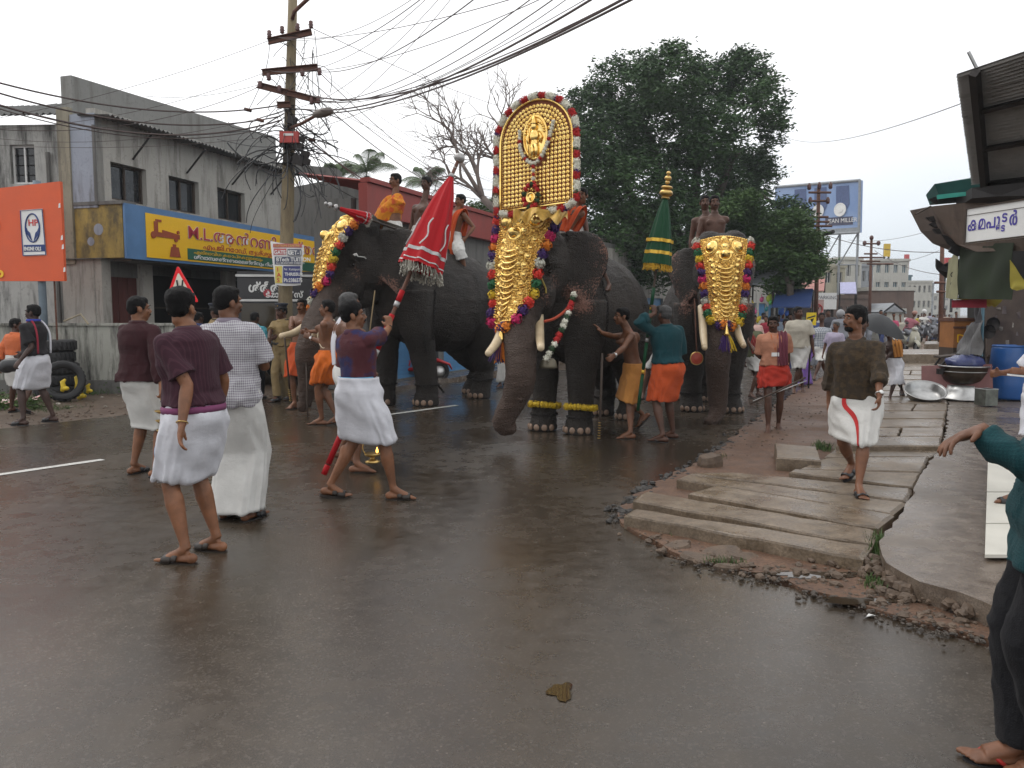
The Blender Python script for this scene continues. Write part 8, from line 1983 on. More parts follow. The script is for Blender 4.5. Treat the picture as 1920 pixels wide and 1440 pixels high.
f,r=rider(E2,-1.02,(863,364),222,'rearmost young rider on the left elephant with orange cloth over his shoulder',WHC2,SKA,({'w': (-.30,-.05,.95)},{'w': (.27,.15,.98),'g': .8}),vox=.010,hyaw=235)
drape([f.pt(-.12,-.15,1.0),f.pt(-.15,-.13,1.3),f.pt(-.14,-.01,1.46),f.pt(-.14,.12,1.34),f.pt(-.13,.17,1.05),f.pt(-.13,.20,.80),f.pt(-.14,.20,.60)],f.rt,(.13,.17),ORC2,r,folds=2,amp=.02)
f,r=rider(E1,.10,(1092,352),205,'rider behind the golden shield in orange cloth and white wrap',WHC2,SKA,({'w': (.26,.30,1.12),'p': (1,.1,-.5),'g': .9},{'w': (.1,.42,1.15),'g': .9}),x=.20,vox=.009,upto=1.6,spread=.26)
drape([f.pt(.14,-.15,1.0),f.pt(.15,-.1,1.35),f.pt(.13,.1,1.40),f.pt(.03,.15,1.2),f.pt(-.05,.16,1.0)],f.rt,.20,ORC2,r,folds=2,amp=.015)
drape([f.pt(-.12,-.15,1.0),f.pt(-.15,-.13,1.3),f.pt(-.13,-.01,1.46),f.pt(-.12,.12,1.34),f.pt(-.11,.16,1.0)],f.rt,.13,ORC2,r,folds=2,amp=.015)
f2_,r=rider(E1,-.35,(1060,372),208,'rider hidden directly behind the golden shield on the central elephant',WHC2,SKB,vox=.012)
f,r=rider(E3,.02,(1340,366),183,'front bare-chested rider in orange wrap on the right elephant',cloth('rust_wrap',(.48,.13,.07)),SKB,({'w': (.25,.20,.96),'g': .7},{'w': (.22,.22,.96),'g': .7}),vox=.010)
f,r=rider(E3,-.42,(1322,366),190,'rear bare-chested rider leaning out behind the front rider on the right elephant',cloth('rust_wrap',(.48,.13,.07)),SKB,vox=.011)
a_,b_=W(700,414,12.35),W(628,388,12.0);t=folded_umbrella(a_+(a_-b_)*.6,b_+(b_-a_)*.12,.86,.42,.085,REDSILK,SILVER,'second red folded umbrella lying level in front of the foremost rider',(SILVER,[(.03,.05,.07),(.12,.045,.08),(.20,.03,.05)]),vert=3,fringe=True,fr_mat=_MC['silver_fringe'])

# -- passers-by further up the street (smaller in the picture, simpler)
def walker(label,crown,feet,hd,top,bot,sk=SKB,kind='mundu',hem=.5,vox=.016,sleeve='short',hyaw=None,arms=(None,None),girth=1.0,cat='person',hair='short',fem=False,H=None,fac=False,extra=None,hmat=None):
    f=figure(crown,[(a if not isinstance(a,tuple) else G(*a),hd) for a in feet],hd,headyaw=hyaw,arms=arms,girth=girth,fem=fem,H=H)
    r=person(label,f,sk,vox,False,False,hair=hair,fac=fac,hmat=hmat);shirt(f,top,r,vox*1.05,.88,sleeve,len(label),.028,collar=False)
    if kind == 'mundu': mundu(f,bot,r,1.0,hem,.022,.04,1.1,len(label),n=56,m=16)
    else: trousers(f,bot,r,vox*1.05)
    if extra: extra(f,r)
    return f,r
walker('elderly man in olive shirt with red shoulder cloth beside the right elephant',(1408,594),[(1407,746),(1421,742)],165,OLIVE,WHC2,hmat=HAIRG,hem=.62,fac=True,vox=.013,extra=lambda f,r: drape([f.pt(.12,-.15,1.1),f.pt(.13,-.02,1.48),f.pt(.1,.16,1.3),f.pt(.06,.17,1.0)],f.rt,.14,cloth('brick_cloth',(.30,.05,.045)),r))
walker('man in pale pink shirt behind the elderly man by the elephant',(1414,590),[(1410,700),(1420,698)],170,PALEP,GREYS,kind='tr')
walker('moustached man in cream shirt towering behind the salmon shirt',(1497,575),[(1488,738),(1505,736)],195,CREAM,WHC2,fac=True,vox=.013,girth=1.1,hyaw=160)
walker('person in dark printed shirt between the salmon shirt and the purple sari',(1474,597),[(1468,730),(1480,728)],190,CAMO,BLUES,kind='tr')
f,r=walker('woman in purple sari with folded arms walking in the procession',(1511,599),[(1500,724),(1515,722)],200,PURP,PURP,SKA,hem=.06,fem=True,hair='bun',girth=1.1,vox=.013,fac=True,arms=({'w': (.05,.22,1.08)},{'w': (-.05,.24,1.08)}),extra=lambda f,r: drape([f.pt(.12,-.14,.95),f.pt(.10,-.05,1.42),f.pt(.0,.15,1.28),f.pt(-.15,.12,1.05),f.pt(-.17,-.05,.95)],f.fw,.22,PURPD,r))
walker('man in black and white checked shirt and pale folded mundu',(1541,586),[(1527,712),(1549,708)],200,CHKW,WHC2,hem=.62,fac=True,vox=.013)
f,r=walker('man in grey motorcycle helmet and pale shirt behind the checked shirts',(1576,582),[(1570,690),(1580,690)],200,GREYS,BLUES,kind='tr');mb=MB();mb.ell(f.Hh(0,0,.02),(.12,.13,.13),f.R,16,10);part(mb,'helmet',M('helmet_grey',(.28,.28,.29),.3),r,True)
walker('older man in lilac shirt and white mundu leaning forward beside the brown batik shirt',(1568,603),[(1551,722),(1568,720)],215,LILAC,WHC2,SKA,hem=.20,hmat=HAIRG,fac=True,vox=.013,hyaw=240)
walker('man in white seen between the central elephant and the green umbrella pole',(1216,574),[(1206,748),(1222,745)],200,WHC2,WHC2,hem=.55,vox=.013)
walker('person in dark trousers behind the central elephant\'s trunk, only legs showing',(1005,590),[(1003,731),(1014,729)],200,GREYS,DKTR,kind='tr')
walker('person in white mundu behind the left elephant\'s hind leg near the trunk',(944,588),[(938,726),(950,722)],205,GREYS,WHC2,hem=.15)
walker('man in blue shirt below the yellow arrow sign',(1527,590),[(1520,690),(1530,690)],190,BLUES,GREYS,kind='tr')
walker('man in dark grey shirt behind the black and white check',(1553,580),[(1550,683),(1560,683)],190,cloth('charcoal_shirt',(.06,.06,.07)),GREYS,kind='tr')
cl=[('man in bright pink shirt walking towards the camera in the far street',1676,586,648,REDS.copy() if False else cloth('pink_shirt',(.50,.08,.16))),('dark man left of the pink shirt in the far street',1660,585,650,BLUES),('man in faded red shirt above the black umbrella',1652,581,655,cloth('faded_red',(.28,.10,.09))),
      ('tiny man in white beside the shed in the far street',1695,577,634,WHC2),('man in pale shirt left of the white scooter',1688,588,640,CREAM),('woman in beige carrying a pale bag near the thin pole',1771,578,640,cloth('beige_dress',(.38,.30,.24))),('child in red by the thin pole',1784,595,642,REDS),
      ('person in yellow right of the scooter rider',1722,590,634,cloth('yellow_top',(.50,.38,.06))),('man in white shirt farthest right of the road crowd',1750,590,640,WHC2),('person in lilac crossing behind the scooters',1744,586,630,LILAC),('person in grey beside the brown godown',1618,588,640,GREYS),('person in cream under the lavender awning',1600,586,645,CREAM),
      ('woman in green beside the orange cabinet',1793,584,636,cloth('green_dress',(.20,.28,.18))),('man in pale blue at the market stalls',1460,590,668,cloth('pale_blue_shirt',(.28,.34,.42))),('person in dark red by the stall poles',1436,592,672,REDS),('man in grey between the stalls and the cream shirt',1483,588,672,GREYS),('person in white farthest down the road',1735,588,622,WHC2),('person in brown farthest down the road',1728,587,624,cloth('brown_top',(.16,.09,.06)))]
for i,(lb,x,y,yf,tp) in enumerate(cl):
    walker(lb,(x,y),[(x-3,yf),(x+4,yf-1)],190+(i*37 % 40)-20,tp,[WHC2,GREYS,BLUES][i % 3],[SKA,SKB][i % 2],kind=['mundu','tr','tr'][i % 3],vox=.026 if yf < 660 else .018,fem='woman' in lb,hem=.3)

tops=[('white',WHC2),('grey',GREYS),('dark blue',BLUES),('cream',CREAM),('pink',cloth('rose_shirt',(.42,.16,.18))),('olive',OLIVE),('brown',cloth('brown_top',(.16,.09,.06))),('lilac',LILAC)]
spots=[(1585,652,'left of the lavender awning'),(1592,640,'under the lavender awning'),(1609,634,'just right of the lavender awning'),(1628,645,'in front of the brown godown, left part'),(1638,632,'in front of the brown godown, middle'),(1646,628,'in front of the brown godown, right part'),(1668,626,'at the left corner of the white shed'),(1683,630,'at the door of the white shed'),(1701,622,'behind the cream scooter, left'),(1711,620,'behind the cream scooter, right'),(1726,618,'far behind the scooters, left'),(1741,617,'far behind the scooters, middle'),(1756,619,'far behind the scooters, right'),(1446,655,'under the blue tarpaulin, left'),(1466,655,'under the blue tarpaulin, middle'),(1500,655,'right of the blue tarpaulin'),(1536,660,'below the white shop board'),(1430,668,'before the hanging toys'),(1584,668,'close behind the brown batik shirt'),(1598,655,'a little further behind the brown batik shirt'),(1778,628,'beyond the grass verge')]
for i,(x,yf,wh) in enumerate(spots):
    nm,tp=tops[(i*3) % 8];q=G(x,yf);hh=1.58+.13*((i*5) % 4)/3;walker('distant person in %s %s' % (nm,wh),(q+UP*hh),[(x-2.5,yf),(x+2.5,yf-.6)],180+(i*53 % 60)-30,tp,tops[(i*5+2) % 4][1],[SKA,SKB][i % 2],kind=['tr','mundu'][i % 2],hem=.25,vox=.030)
# ================================================================== GOLDEN SHIELD, GARLANDS, CHAINS, VEHICLES
ke1=(W(1076,379,9.25)-W(938,397,9.75));kc=(W(1076,379,9.25)+W(938,397,9.75))/2;kx=ke1.normalized();kt=W(1022,184,9.55);ku=(kt-kc);ku=(ku-kx*ku.dot(kx)).normalized();kn=kx.cross(ku).normalized()
if kn.y > 0: kn=-kn
kw=ke1.length/2;kh=(kt-kc).dot(ku);ks=kh-kw*1.0
KR=Matrix((kx,-kx.cross(-kn) if False else ku,kn)).transposed()
K=thing('golden_shield',kc,'tall arched golden ceremonial shield studded with gold discs on the central elephant','shield')
def kp(x,y,d=0.0): return kc+kx*x+ku*y+kn*d
outl=[(-kw,0)]+[(-kw,ks*i/6) for i in range(1,7)]+[(-kw*math.cos(a),ks+kw*math.sin(a)) for a in [PI*i/24 for i in range(1,24)]]+[(kw,ks*(1-i/6)) for i in range(0,7)]
mb=MB();P=[kp(x,y,.0) for x,y in outl];mb.poly_prism(P,-kn*.05);part(mb,'backboard',M('maroon_velvet',(.20,.05,.015),.8,bmp=.3),K)
mb=MB();loop=[kp(x*.985,y,.012) for x,y in outl]+[kp(-kw*.985,0,.012)];mb.tube(loop,[(.016,.016)]*len(loop),8);mb.tube([kp(-kw,0,.0),kp(kw,0,.0)],.02,8);part(mb,'frame',GOLDS,K,True)
mb=MB();acc=[]
loop2=[(x*.93,y*(.985)+.03) for x,y in outl]
for i in range(len(loop2)-1):
    a,b=loop2[i],loop2[i+1];L_=math.hypot(b[0]-a[0],b[1]-a[1]);n_=max(1,int(L_/.019))
    for q in range(n_): mb.ell(kp(a[0]+(b[0]-a[0])*q/n_,a[1]+(b[1]-a[1])*q/n_,.008),.0075,None,5,4)
for q in range(44): mb.ell(kp(-kw*.92+kw*1.84*q/43,.03,.008),.0075,None,5,4)
part(mb,'bead_border',GOLDS,K,True,kind='stuff')
def stud(mb,x,y,r=.0238): mb.lathe(kp(x,y,.0),[(r,0),(r,.008),(r*.86,.014),(r*.62,.010),(r*.5,.016),(r*.2,.020),(0,.020)],10,Matrix((kx,kn.cross(kx),kn)).transposed(),False)
mb=MB();y=.062;row=0;ocx,ocy,orx,ory=0.0,ks+.02,.175,.30
def inoval(x,y): return ((x-ocx)/orx)**2+((y-ocy)/ory)**2 < 1.0
while y < ks:
    n_=17
    for i in range(n_):
        x=-kw*.85+kw*1.70*i/(n_-1)
        if not inoval(x,y): stud(mb,x,y)
    y+=.049;row+=1
for k in range(0,9):
    rr=kw*.85-.049*k
    if rr < .05: break
    n_=max(3,int(PI*rr/.048))
    for i in range(n_+1):
        a=PI*i/n_;x,y_=-rr*math.cos(a),ks+rr*math.sin(a)
        if not inoval(x,y_): stud(mb,x,y_)
part(mb,'stud',GOLDS,K,True,kind='stuff')
# relief in the oval: frame and a generic standing figure with staff
mb=MB();mb.torus(kp(0,ocy+.03,.018),1.0,.10,30,6,Matrix((kx*.155,ku*.245,kn*.13)).transposed());part(mb,'oval_frame',GOLDS,K,True)
mb=MB();R3=Matrix((kx,ku,kn)).transposed();mb.ell(kp(0,ocy+.03,.01),(.155,.245,.022),R3,24,10)
_b0=len(mb.v);mb.ell(kp(0,ocy+.12,.045),(.030,.036,.03),R3,12,8);mb.lathe(kp(0,ocy+.145,.045),[(.03,0),(.024,.03),(.012,.06),(.002,.075)],10,Matrix((kx,-kn,ku)).transposed(),False)
mb.ell(kp(0,ocy+.04,.04),(.048,.06,.03),R3,12,8);mb.ell(kp(0,ocy-.03,.038),(.04,.05,.026),R3,12,8); 
for sg in (-1,1): mb.tube([kp(sg*.018,ocy-.04,.04),kp(sg*.024,ocy-.15,.036)],[.024,.016],8);mb.tube([kp(sg*.045,ocy+.07,.04),kp(sg*.075,ocy+.02,.045),kp(sg*.055,ocy-.03,.05)],[.014,.012,.010],8)
mb.tube([kp(-.062,ocy+.13,.05),kp(-.05,ocy-.16,.045)],.006,6)
for i in range(14): a=PI*i/13;mb.ell(kp(.095*math.cos(a),ocy+.07+.10*math.sin(a),.03),.012,None,6,5)
_c0=kp(0,ocy+.03,.03)
for i in range(_b0,len(mb.v)): mb.v[i]=tuple(_c0+(V(mb.v[i])-_c0)*1.3)
part(mb,'relief_figure',GOLDS,K,True)
# garland of white and red bunches round the shield
GA=thing('flower_garland',kp(0,0,.03),'long garland of white and red flower bunches edging the golden shield','garland')
ol=[(.22*kw,-.06),(-.25*kw,-.09),(-kw*1.07,-.02)]+[(x*1.09,y*1.0+(.04 if y > ks else 0)) for x,y in outl[1:-1]]+[(kw*1.09,.02),(kw*.75,-.06),(.25*kw,-.07)]
ol=ol[1:]
Pg=[kp(x,y,.02) for x,y in ol];Lg=[(Pg[i+1]-Pg[i]).length for i in range(len(Pg)-1)];tot=sum(Lg)
def along(P,L,d):
    i=0
    while i < len(L)-1 and d > L[i]: d -= L[i];i+=1
    return P[i].lerp(P[i+1],min(1,d/L[i])),(P[i+1]-P[i]).normalized()
d=0;k=0
while d < tot:
    wht=k % 2 == 0;ln_=.135 if wht else .085;p,tg=along(Pg,Lg,min(tot,d+ln_/2));mb=MB();rg=random.Random(k)
    for q in range(3 if wht else 2): c=p+tg*(q-(1 if wht else .5))*.038;mb.ell(c,.031,None,8,6);mb.puff(c,.046,70,.26,rg)
    part(mb,'flower_bunch',FL['cream' if wht else 'red'],GA)
    if not wht: mb=MB();mb.puff(p-tg*.05,.042,26,.4,rg);part(mb,'leaf_bunch',FL['leaf'] if k % 4 == 1 else FL['violet'],GA)
    d+=ln_+.012;k+=1
def garland(name,label,pts,seqs,r,step,parent=None,drop=None,sub=6):
    t=thing(name,pts[0],label,'garland');P=spline(pts,sub);L_=[(P[i+1]-P[i]).length for i in range(len(P)-1)];tot=sum(L_);d=0;k=0
    while d < tot:
        p,tg=along(P,L_,d);mb=MB();rg=random.Random(k);mb.ell(p,r*.72,None,7,5);mb.puff(p,r,44,.30,rg);part(mb,'flower_bunch',FL[seqs[k % len(seqs)]],t);d+=step;k+=1
    return t
garland('v_garland','v-shaped white garland with red knots hung round the relief oval of the shield',[kp(-.20,ocy+.12,.04),kp(-.19,ocy-.06,.05),kp(-.13,ocy-.20,.06),kp(0,ocy-.29,.07),kp(.10,ocy-.22,.06),kp(.19,ocy-.04,.05),kp(.25,ocy+.17,.04)],['cream','cream','cream','red','cream','cream'],.027,.040)
garland('pendant_garland','short red and white pendant hanging below the v-shaped garland',[kp(0,ocy-.33,.07),kp(0,ocy-.52,.06)],['red','cream','red','cream'],.028,.045)
mc=kp(-.03,.10,.07);t=thing('medallion',mc,'small gold medallion ringed with red flowers at the foot of the shield','medallion');RK=Matrix((kx,kn.cross(kx),kn)).transposed();mb=MB();mb.lathe(mc,[(.065,0),(.065,.015),(.05,.02),(.045,.012),(0,.014)],20,RK,False);mb.ell(mc+kn*.015,(.02,.012,.035),None,8,6);part(mb,'disc',GOLDS,t,True)
for i in range(13):
    a=2*PI*i/13;p=mc+kx*math.cos(a)*.095+ku*math.sin(a)*.135+ku*.02;mb=MB();mb.ell(p,.026,None,7,5);mb.puff(p,.036,40,.3,random.Random(i));part(mb,'flower_bunch',FL['red' if i % 3 else 'leaf'],t)
# pole behind the shield and gilt cloth on the head top
mb=MB();mb.tube([kp(.0,1.0,-.07),kp(0,-.25,-.08)],.022,8);part(mb,'support_pole',WOODD,K)
cl_=thing('gold_cloth',E1['Hd'](0,.3,.7),'crumpled gold cloth bunched between the shield and the central headdress','cloth');mb=MB();n_=44
def clf(u,v):
    y=lerp(392,408,v)+3*math.sin(u*11)+9*abs(u-.5)*2*v;q=W(lerp(962,1064,u),y,9.12+.25*(1-v));return q+V((0,-.035*math.sin(u*31+v*3)-.02*math.sin(u*17),.03*math.sin(u*23+v*5)*(.4+v)))
mb.grid(clf,44,12);mb.grid(lambda u,v: clf(1-u,v)+V((0,.01,0)),44,12);part(mb,'fold',M('gold_brocade',(.62,.40,.10),.4,.35,var=.5,vs=12,bmp=.5,bs=60),cl_,True)
# blanket on the central elephant's back
P=hug(E1,[E1['L'](x,y,2.9) for y in (.1,-.3,-.7) for x in (.42,.2,0,-.2,-.42)],.02);t=thing('saddle_cloth',P[2],'white saddle cloth spread on the central elephant\'s back','cloth');mb=MB()
mb.add(P,[(i*5+j,i*5+j+1,(i+1)*5+j+1,(i+1)*5+j) for i in range(2) for j in range(4)]);part(mb,'cloth',WHC2,t,True)
for E,ys,lb in ((E2,(.25,-.1,-.6,-1.1),'cream saddle cloth under the riders of the left elephant'),):
    P=hug(E,[E['L'](x,y,2.9) for y in ys for x in (.42,.2,0,-.2,-.42)],.02);t=thing('saddle_cloth',P[2],lb,'cloth');mb=MB();mb.add(P,[(i*5+j,i*5+j+1,(i+1)*5+j+1,(i+1)*5+j) for i in range(3) for j in range(4)]);part(mb,'cloth',CREAM,t,True)
# chains
def world_hug(E,pix,Y,off=.02): return hug(E,spline([W(x,y,Y) for x,y in pix],5),off)
chain(world_hug(E1,[(1112,440),(1132,480),(1142,530),(1140,620)],10.3),.02,'iron chain hanging down the flank of the central elephant')
chain(world_hug(E2,[(822,445),(840,480),(846,520),(838,580),(830,640)],13.2),.02,'iron chain hanging down the flank of the left elephant',.055,.008)
chain([W(793,622,13.0),W(800,665,13.3),W(812,710,13.9),W(832,736,14.5)],.02,'slack chain from the left elephant\'s belly to its hind foot',.06,.009)
def leg_ring(E,i,z,r_,label,fn):
    fx,fy=E['FT'][i];c=E['L'](fx,fy,z);return c
for E,z in ((E1,.30),(E2,.36),(E3,.30)):
    for i in range(4):
        if E is E1 and i < 2: z_=.22
        else: z_=z
        fx,fy=E['FT'][i];s=E['s'];P=[E['L'](fx+.18*math.cos(a),fy+.18*math.sin(a)-.0,z_/s) for a in [2*PI*k/16 for k in range(17)]];P=hug(E,P,.012);lb='iron chain round the %s %s foot of the %s elephant' % (['right','left','right','left'][i],'fore' if i < 2 else 'hind',{id(E1): 'central',id(E2): 'left',id(E3): 'right'}[id(E)])
        chain(P,.02,lb.replace('right fore','outer fore').replace('left fore','inner fore').replace('right hind','outer hind').replace('left hind','inner hind'),.045,.007)
# marigold rings on the central elephant's fore feet
for i,lb in ((0,'yellow marigold ring round the central elephant\'s fore foot nearer its trunk'),(1,'yellow marigold ring round the central elephant\'s fore foot nearer the mahout')):
    fx,fy=E1['FT'][i];P=[E1['L'](fx+.20*math.cos(a),fy+.20*math.sin(a),.34+.02*math.sin(a)) for a in [2*PI*k/20 for k in range(21)]];P=hug(E1,P,.03);t=thing('marigold_ring',P[0],lb,'garland','marigold rings on the central elephant')
    for k in range(20): mb=MB();mb.ell(P[k],.034,None,7,5);mb.puff(P[k],.046,34,.36,random.Random(k));part(mb,'marigold',FL['yellow'],t)
# neck straps, garland, bell
P=spline([W(1074,556,9.35),W(1062,580,9.15),W(1040,597,9.0),W(1020,603,8.95)],5);mb=MB();mb.tube(P,.016,8);part(mb,'red_neck_strap',cloth('brick_strap',(.35,.06,.03)),loc=P[0],sm=True,cat='strap',label='red cloth strap below the ear of the central elephant')
garland('chest_garland','white and red flower garland hanging beside the central elephant\'s chest',[W(1076,552,9.2),W(1064,590,9.1),W(1052,620,9.0),W(1036,652,8.95),W(1024,672,8.95)],['cream','leaf','red','red','cream','leaf','cream'],.042,.060)
bq=W(1028,690,9.1);t=thing('brass_bell',bq,'dull metal bell hanging below the chest garland','bell');mb=MB();mb.lathe(bq,[(.11,0),(.10,.03),(.09,.08),(.06,.11),(.0,.12)],18);part(mb,'bell',M('dull_bell',(.16,.14,.10),.5,.6),t,True);mb=MB();mb.tube([bq+UP*.12,W(1036,650,9.2)],.012,6);part(mb,'rope',RUST,t)
mb=MB();P=world_hug(E1,[(1052,455),(1062,490),(1066,530)],9.0,.015);mb.tube(P,.012,6);part(mb,'yellow_rope',M('yellow_rope',(.35,.26,.06),.8),loc=P[0],cat='rope',label='yellow rope behind the eye of the central elephant')
q=W(1306,672,11.4);t=thing('rope_medallion',q,'red and gold medallion hanging on a rope beside the right elephant\'s leg','medallion');mb=MB();RX=Matrix.Rotation(PI/2,3,'X');mb.lathe(q,[(.0,.012),(.05,.012),(.06,.004),(.085,.012),(.09,0)],20,RX,False);part(mb,'disc',M('medal_red',(.42,.06,.03),.5),t,True)
mb=MB();mb.torus(q,.088,.012,20,6,RX);part(mb,'rim',BRASS,t,True);mb=MB();mb.tube([q+UP*.09,W(1302,560,11.5)],.011,6);part(mb,'rope',RUST,t)
mb=MB();P=[W(657,452,11.7),W(668,462,11.65),W(678,478,11.7),W(688,484,11.8)];P=hug(E2,spline(P,4),.02);mb.tube(P,[(.03*math.sin(PI*(i+1)/(len(P)+1))+.004,.008) for i in range(len(P))],8);part(mb,'white_ear_tassel',WHC2,loc=P[0],sm=True,cat='ornament',label='white feather-like ornament at the left elephant\'s temple')
mb=MB();mb.tube([W(703,545,11.9),W(696,600,11.8),W(690,650,11.8)],.010,6);part(mb,'hook_stick',M('bamboo',(.25,.18,.09),.7),loc=W(703,545,11.9),cat='stick',label='thin goad stick hooked on the left elephant\'s ear')

# ------------------------------------------------------------------ vehicles
VB=M('van_dark',(.03,.028,.03),.35,var=.2,vs=3);VO=M('van_orange',(.35,.09,.02),.45)
vo_=W(450,735,17.6);vo_.z=0;t=thing('parked_van',vo_+V((.9,.8,0)),'dark parked goods van with orange bumper and white-lettered name board behind the policeman','van');ax_,ay_=V((1,.12,0)).normalized(),V((-.12,1,0)).normalized();vw=1.85
def vb(x,y,z,w,d,h,m,name): mb=MB();mb.obox(vo_+ax_*x+ay_*y+UP*z,ax_*w,ay_*d,UP*h);return part(mb,name,m,t)
vb(0,.05,.55,vw,3.6,1.95,VB,'body');vb(-.02,-.02,2.38,vw+.04,.3,.05,WHITEP,'visor');vb(.05,-.005,1.92,vw-.1,.06,.42,VB,'name_board')
vb(.08,.0,1.22,vw-.16,.052,.58,M('wind_glass',(.06,.045,.025),.1,bmp=0),'windscreen');vb(0,-.01,1.84,vw,.05,.05,WHITEP,'trim');vb(0,-.01,1.17,vw,.05,.045,WHITEP,'trim');vb(-.02,-.12,.62,vw+.04,.14,.20,VO,'bumper');vb(.30,.0,.92,1.2,.05,.20,M('grille',(.10,.10,.10),.4),'grille')
for x in (.12,vw-.40): mb=MB();mb.obox(vo_+ax_*x-ay_*.0+UP*.90,ax_*.28,ay_*.05,UP*.22);part(mb,'headlight',M('lamp_glass',(.55,.56,.56),.15,bmp=0),t)
pl=vb(.75,-.135,.66,.42,.012,.13,YELP,'number_plate')
text('KL 8',.09,vo_+ax_*.80-ay_*.137+UP*.69,ax_,UP,BLACKP,t,off=.012)
text('ശ്രീരാമ',.26,vo_+ax_*.25-ay_*.01+UP*2.05,ax_,UP,WHP,t,sx=.9,bold=.010,off=.01);text('ട്രാവൽസ്',.17,vo_+ax_*.62-ay_*.01+UP*1.93,ax_,UP,WHP,t,sx=.9,bold=.006,off=.012)
mb=MB();mb.lathe(vo_+ax_*.65-ay_*.012+UP*2.02,[(.09,0),(.09,.006),(0,.006)],14,Matrix.Rotation(PI/2,3,'X'),False);part(mb,'red_dot',REDP,t)
for x in (.12,vw-.34):
    for y in (.6,2.9): mb=MB();mb.lathe(vo_+ax_*x+ay_*y+UP*.33,[(.0,0),(.2,0),(.33,.02),(.33,.2),(.2,.22),(0,.22)],20,Matrix.Rotation(PI/2,3,'Y'));part(mb,'wheel',RUBBER,t,True)
mb=MB(); 
for sd in (-.16,vw+.08): mb=MB();mb.obox(vo_+ax_*sd+ay_*.1+UP*1.4,ax_*.09,ay_*.04,UP*.2);part(mb,'mirror',BLACKP,t)

def scooter(q,hd,paint,label,s=1.0,rider_=None):
    t=thing('scooter',q,label,'scooter');fw=hdir(hd);rt=V((fw.y,-fw.x,0));R=Matrix((rt,fw,UP)).transposed()
    def L(x,y,z): return q+(rt*x+fw*y+UP*z)*s
    Rw_=R @ Matrix.Rotation(PI/2,3,'Y')
    for y,fr_ in ((.62,1),(-.58,0)):
        mb=MB();mb.torus(L(0,y,.24),.185*s,.055*s,24,8,Rw_);w_=part(mb,'wheel',RUBBER,t,True);mb=MB();mb.lathe(L(-.03,y,.24),[(.0,0),(.14*s,.0),(.145*s,.03*s),(.14*s,.06*s),(0,.06*s)],16,Rw_);mb.torus(L(0,y,.24),.10*s,.012*s,16,5,Rw_);part(mb,'rim',STEEL,w_,True)
    mb=MB();mb.rings([[L(.17*k*math.cos(a),y+.02*math.sin(a),z+.20*k2*math.sin(a)) for a in [2*PI*i/16 for i in range(16)]] for (y,z,k,k2) in ((-.88,.58,.25,.3),(-.78,.58,.8,.7),(-.45,.52,1.1,1.05),(-.15,.46,.9,.8),(-.05,.40,.6,.5))]);part(mb,'rear_body',paint,t,True)
    mb=MB();mb.tube([L(0,-.10,.30),L(0,.30,.28)],[(.17*s,.05*s),(.19*s,.05*s)],12,True,None,rt);part(mb,'footboard',paint,t,True)
    mb=MB();mb.tube([L(0,.30,.28),L(0,.42,.5),L(0,.40,.80),L(0,.34,.92)],[(.20*s,.05*s),(.22*s,.07*s),(.17*s,.07*s),(.10*s,.05*s)],14,True,None,rt);part(mb,'leg_shield',paint,t,True)
    mb=MB();mb.tube([L(0,.34,.40),L(0,.58,.50),L(0,.86,.40),L(0,.92,.28)],[(.06*s,.04*s),(.09*s,.05*s),(.08*s,.03*s),(.05*s,.015*s)],12,True,None,rt);part(mb,'mudguard',paint,t,True)
    mb=MB();mb.tube([L(0,.36,.9),L(0,.62,.26)],.025*s,8);part(mb,'fork',STEEL,t,True)
    mb=MB();mb.ell(L(0,.38,.98),(.13*s,.10*s,.08*s),R,12,8);part(mb,'headset',paint,t,True);mb=MB();mb.ell(L(0,.47,.98),(.06*s,.03*s,.055*s),R,12,8);part(mb,'headlight',M('lamp_glass',(.55,.56,.56),.15,bmp=0),t,True)
    mb=MB();mb.tube([L(-.33,.28,1.0),L(-.1,.36,.99),L(.1,.36,.99),L(.33,.28,1.0)],.016*s,8);part(mb,'handlebar',BLACKP,t,True)
    for sg in (-1,1): mb=MB();mb.tube([L(sg*.22,.33,1.0),L(sg*.28,.36,1.18)],.007*s,5);mb.ell(L(sg*.29,.36,1.21),(.055*s,.015*s,.04*s),R,10,6);part(mb,'mirror',BLACKP,t,True)
    mb=MB();mb.tube([L(0,-.82,.76),L(0,-.4,.77),L(0,-.05,.73)],[(.10*s,.04*s),(.14*s,.05*s),(.10*s,.035*s)],12,True,None,rt);part(mb,'seat',BLACKP,t,True)
    return t,L
sq=G(788,716);sc_t,_L=scooter(G(768,717)+V((.05,.1,0)),80,M('scooter_red',(.50,.015,.02),.3,bmp=0),'shiny red scooter parked behind the left elephant')
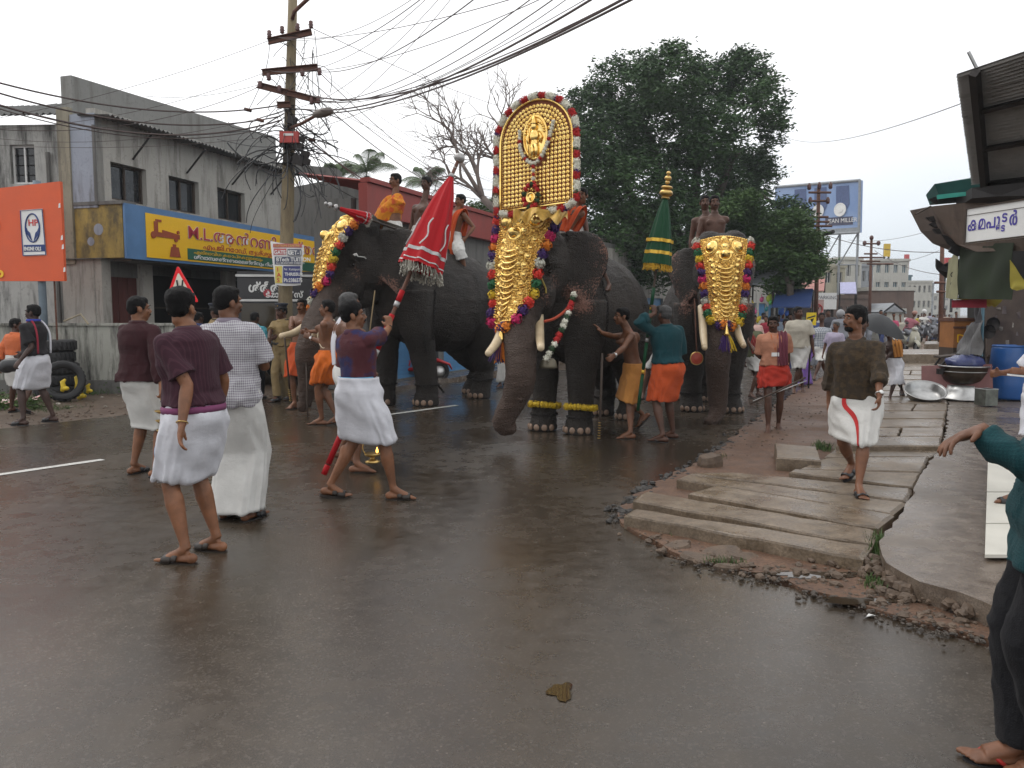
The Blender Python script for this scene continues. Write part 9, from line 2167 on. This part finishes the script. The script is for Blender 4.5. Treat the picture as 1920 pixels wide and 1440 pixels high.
# white scooter with rider, motorbikes behind
def scooter_rider(px,py,label,slabel,shirt_m,crown,sk=SKB,paint=None):
    q=G(px,py);t,L=scooter(q,188,paint or M('scooter_cream',(.50,.48,.38),.35,bmp=0),slabel);fw=hdir(188)
    f=figure(W(crown[0],crown[1],q.y+.45),[(L(.16,.08,.36),188),(L(-.16,.08,.36),188)],188,H=1.62,pelvis=L(0,-.38,.92),arms=({'w': L(-.30,.22,1.0)},{'w': L(.30,.22,1.0)}))
    f.wr
    r=person(label,f,sk,.024,False,fac=False);shirt(f,shirt_m,r,.024,.88,'short',5,.03,collar=False);trousers(f,GREYS,r,.024);return f,r
f,r=scooter_rider(1707,662,'scooter rider with pale cap and pink shirt','cream white scooter ridden towards the camera in the far street',cloth('dusty_pink_shirt',(.38,.14,.17)),(1715,584));mb=MB();mb.ell(f.Hh(0,0,.06),(.11,.12,.09),f.R,12,8);part(mb,'cap',M('cap_pink',(.45,.25,.2),.7),r,True)
f,r=scooter_rider(1733,642,'second far rider with white helmet and white shirt','dark motor scooter behind the cream one',WHC2,(1733,581),paint=M('scooter_dark',(.04,.04,.05),.4));mb=MB();mb.ell(f.Hh(0,0,.03),(.13,.14,.13),f.R,12,8);part(mb,'helmet',WHITEP,r,True)
f,r=scooter_rider(1752,640,'third far rider in grey beside the verge','grey motor scooter nearest the grass verge',GREYS,(1752,592),paint=M('scooter_grey',(.2,.2,.22),.4))
# yellow arrow sign on a stand
ys_=W(1521,598,16.5);t=thing('arrow_sign',V((ys_.x,ys_.y,0)),'small yellow and black arrow sign above the crowd','sign');mb=MB();mb.box(ys_,(.20,.02,.26));part(mb,'panel',M('sign_bright_yellow',(.85,.62,.02),.4,bmp=0),t);mb=MB();mb.obox(ys_+V((-.09,-.014,.0)),V((.17,0,.05)),V((0,.003,0)),V((.0,0,.03)));mb.obox(ys_+V((-.02,-.015,-.09)),V((.03,0,0)),V((0,.003,0)),V((.04,0,.10)));part(mb,'arrow_mark',BLACKP,t);mb=MB();mb.tube([V((ys_.x,ys_.y+.03,0)),ys_],.02,6);part(mb,'post',IRON,t)
# ------------------------------------------------------------------ misty air
HZ=bpy.data.materials.new('haze');HZ.use_nodes=True;ht=HZ.node_tree;ht.nodes.clear();ho=ht.nodes.new('ShaderNodeOutputMaterial');pv=ht.nodes.new('ShaderNodeVolumePrincipled')
pv.inputs['Color'].default_value=(.86,.90,.94,1);pv.inputs['Density'].default_value=.0009;pv.inputs['Anisotropy'].default_value=.2;ht.links.new(pv.outputs[0],ho.inputs['Volume'])
mb=MB();mb.box((0,940,11.5),(2500,2100,26));part(mb,'haze',HZ,kind='stuff')
harvest()
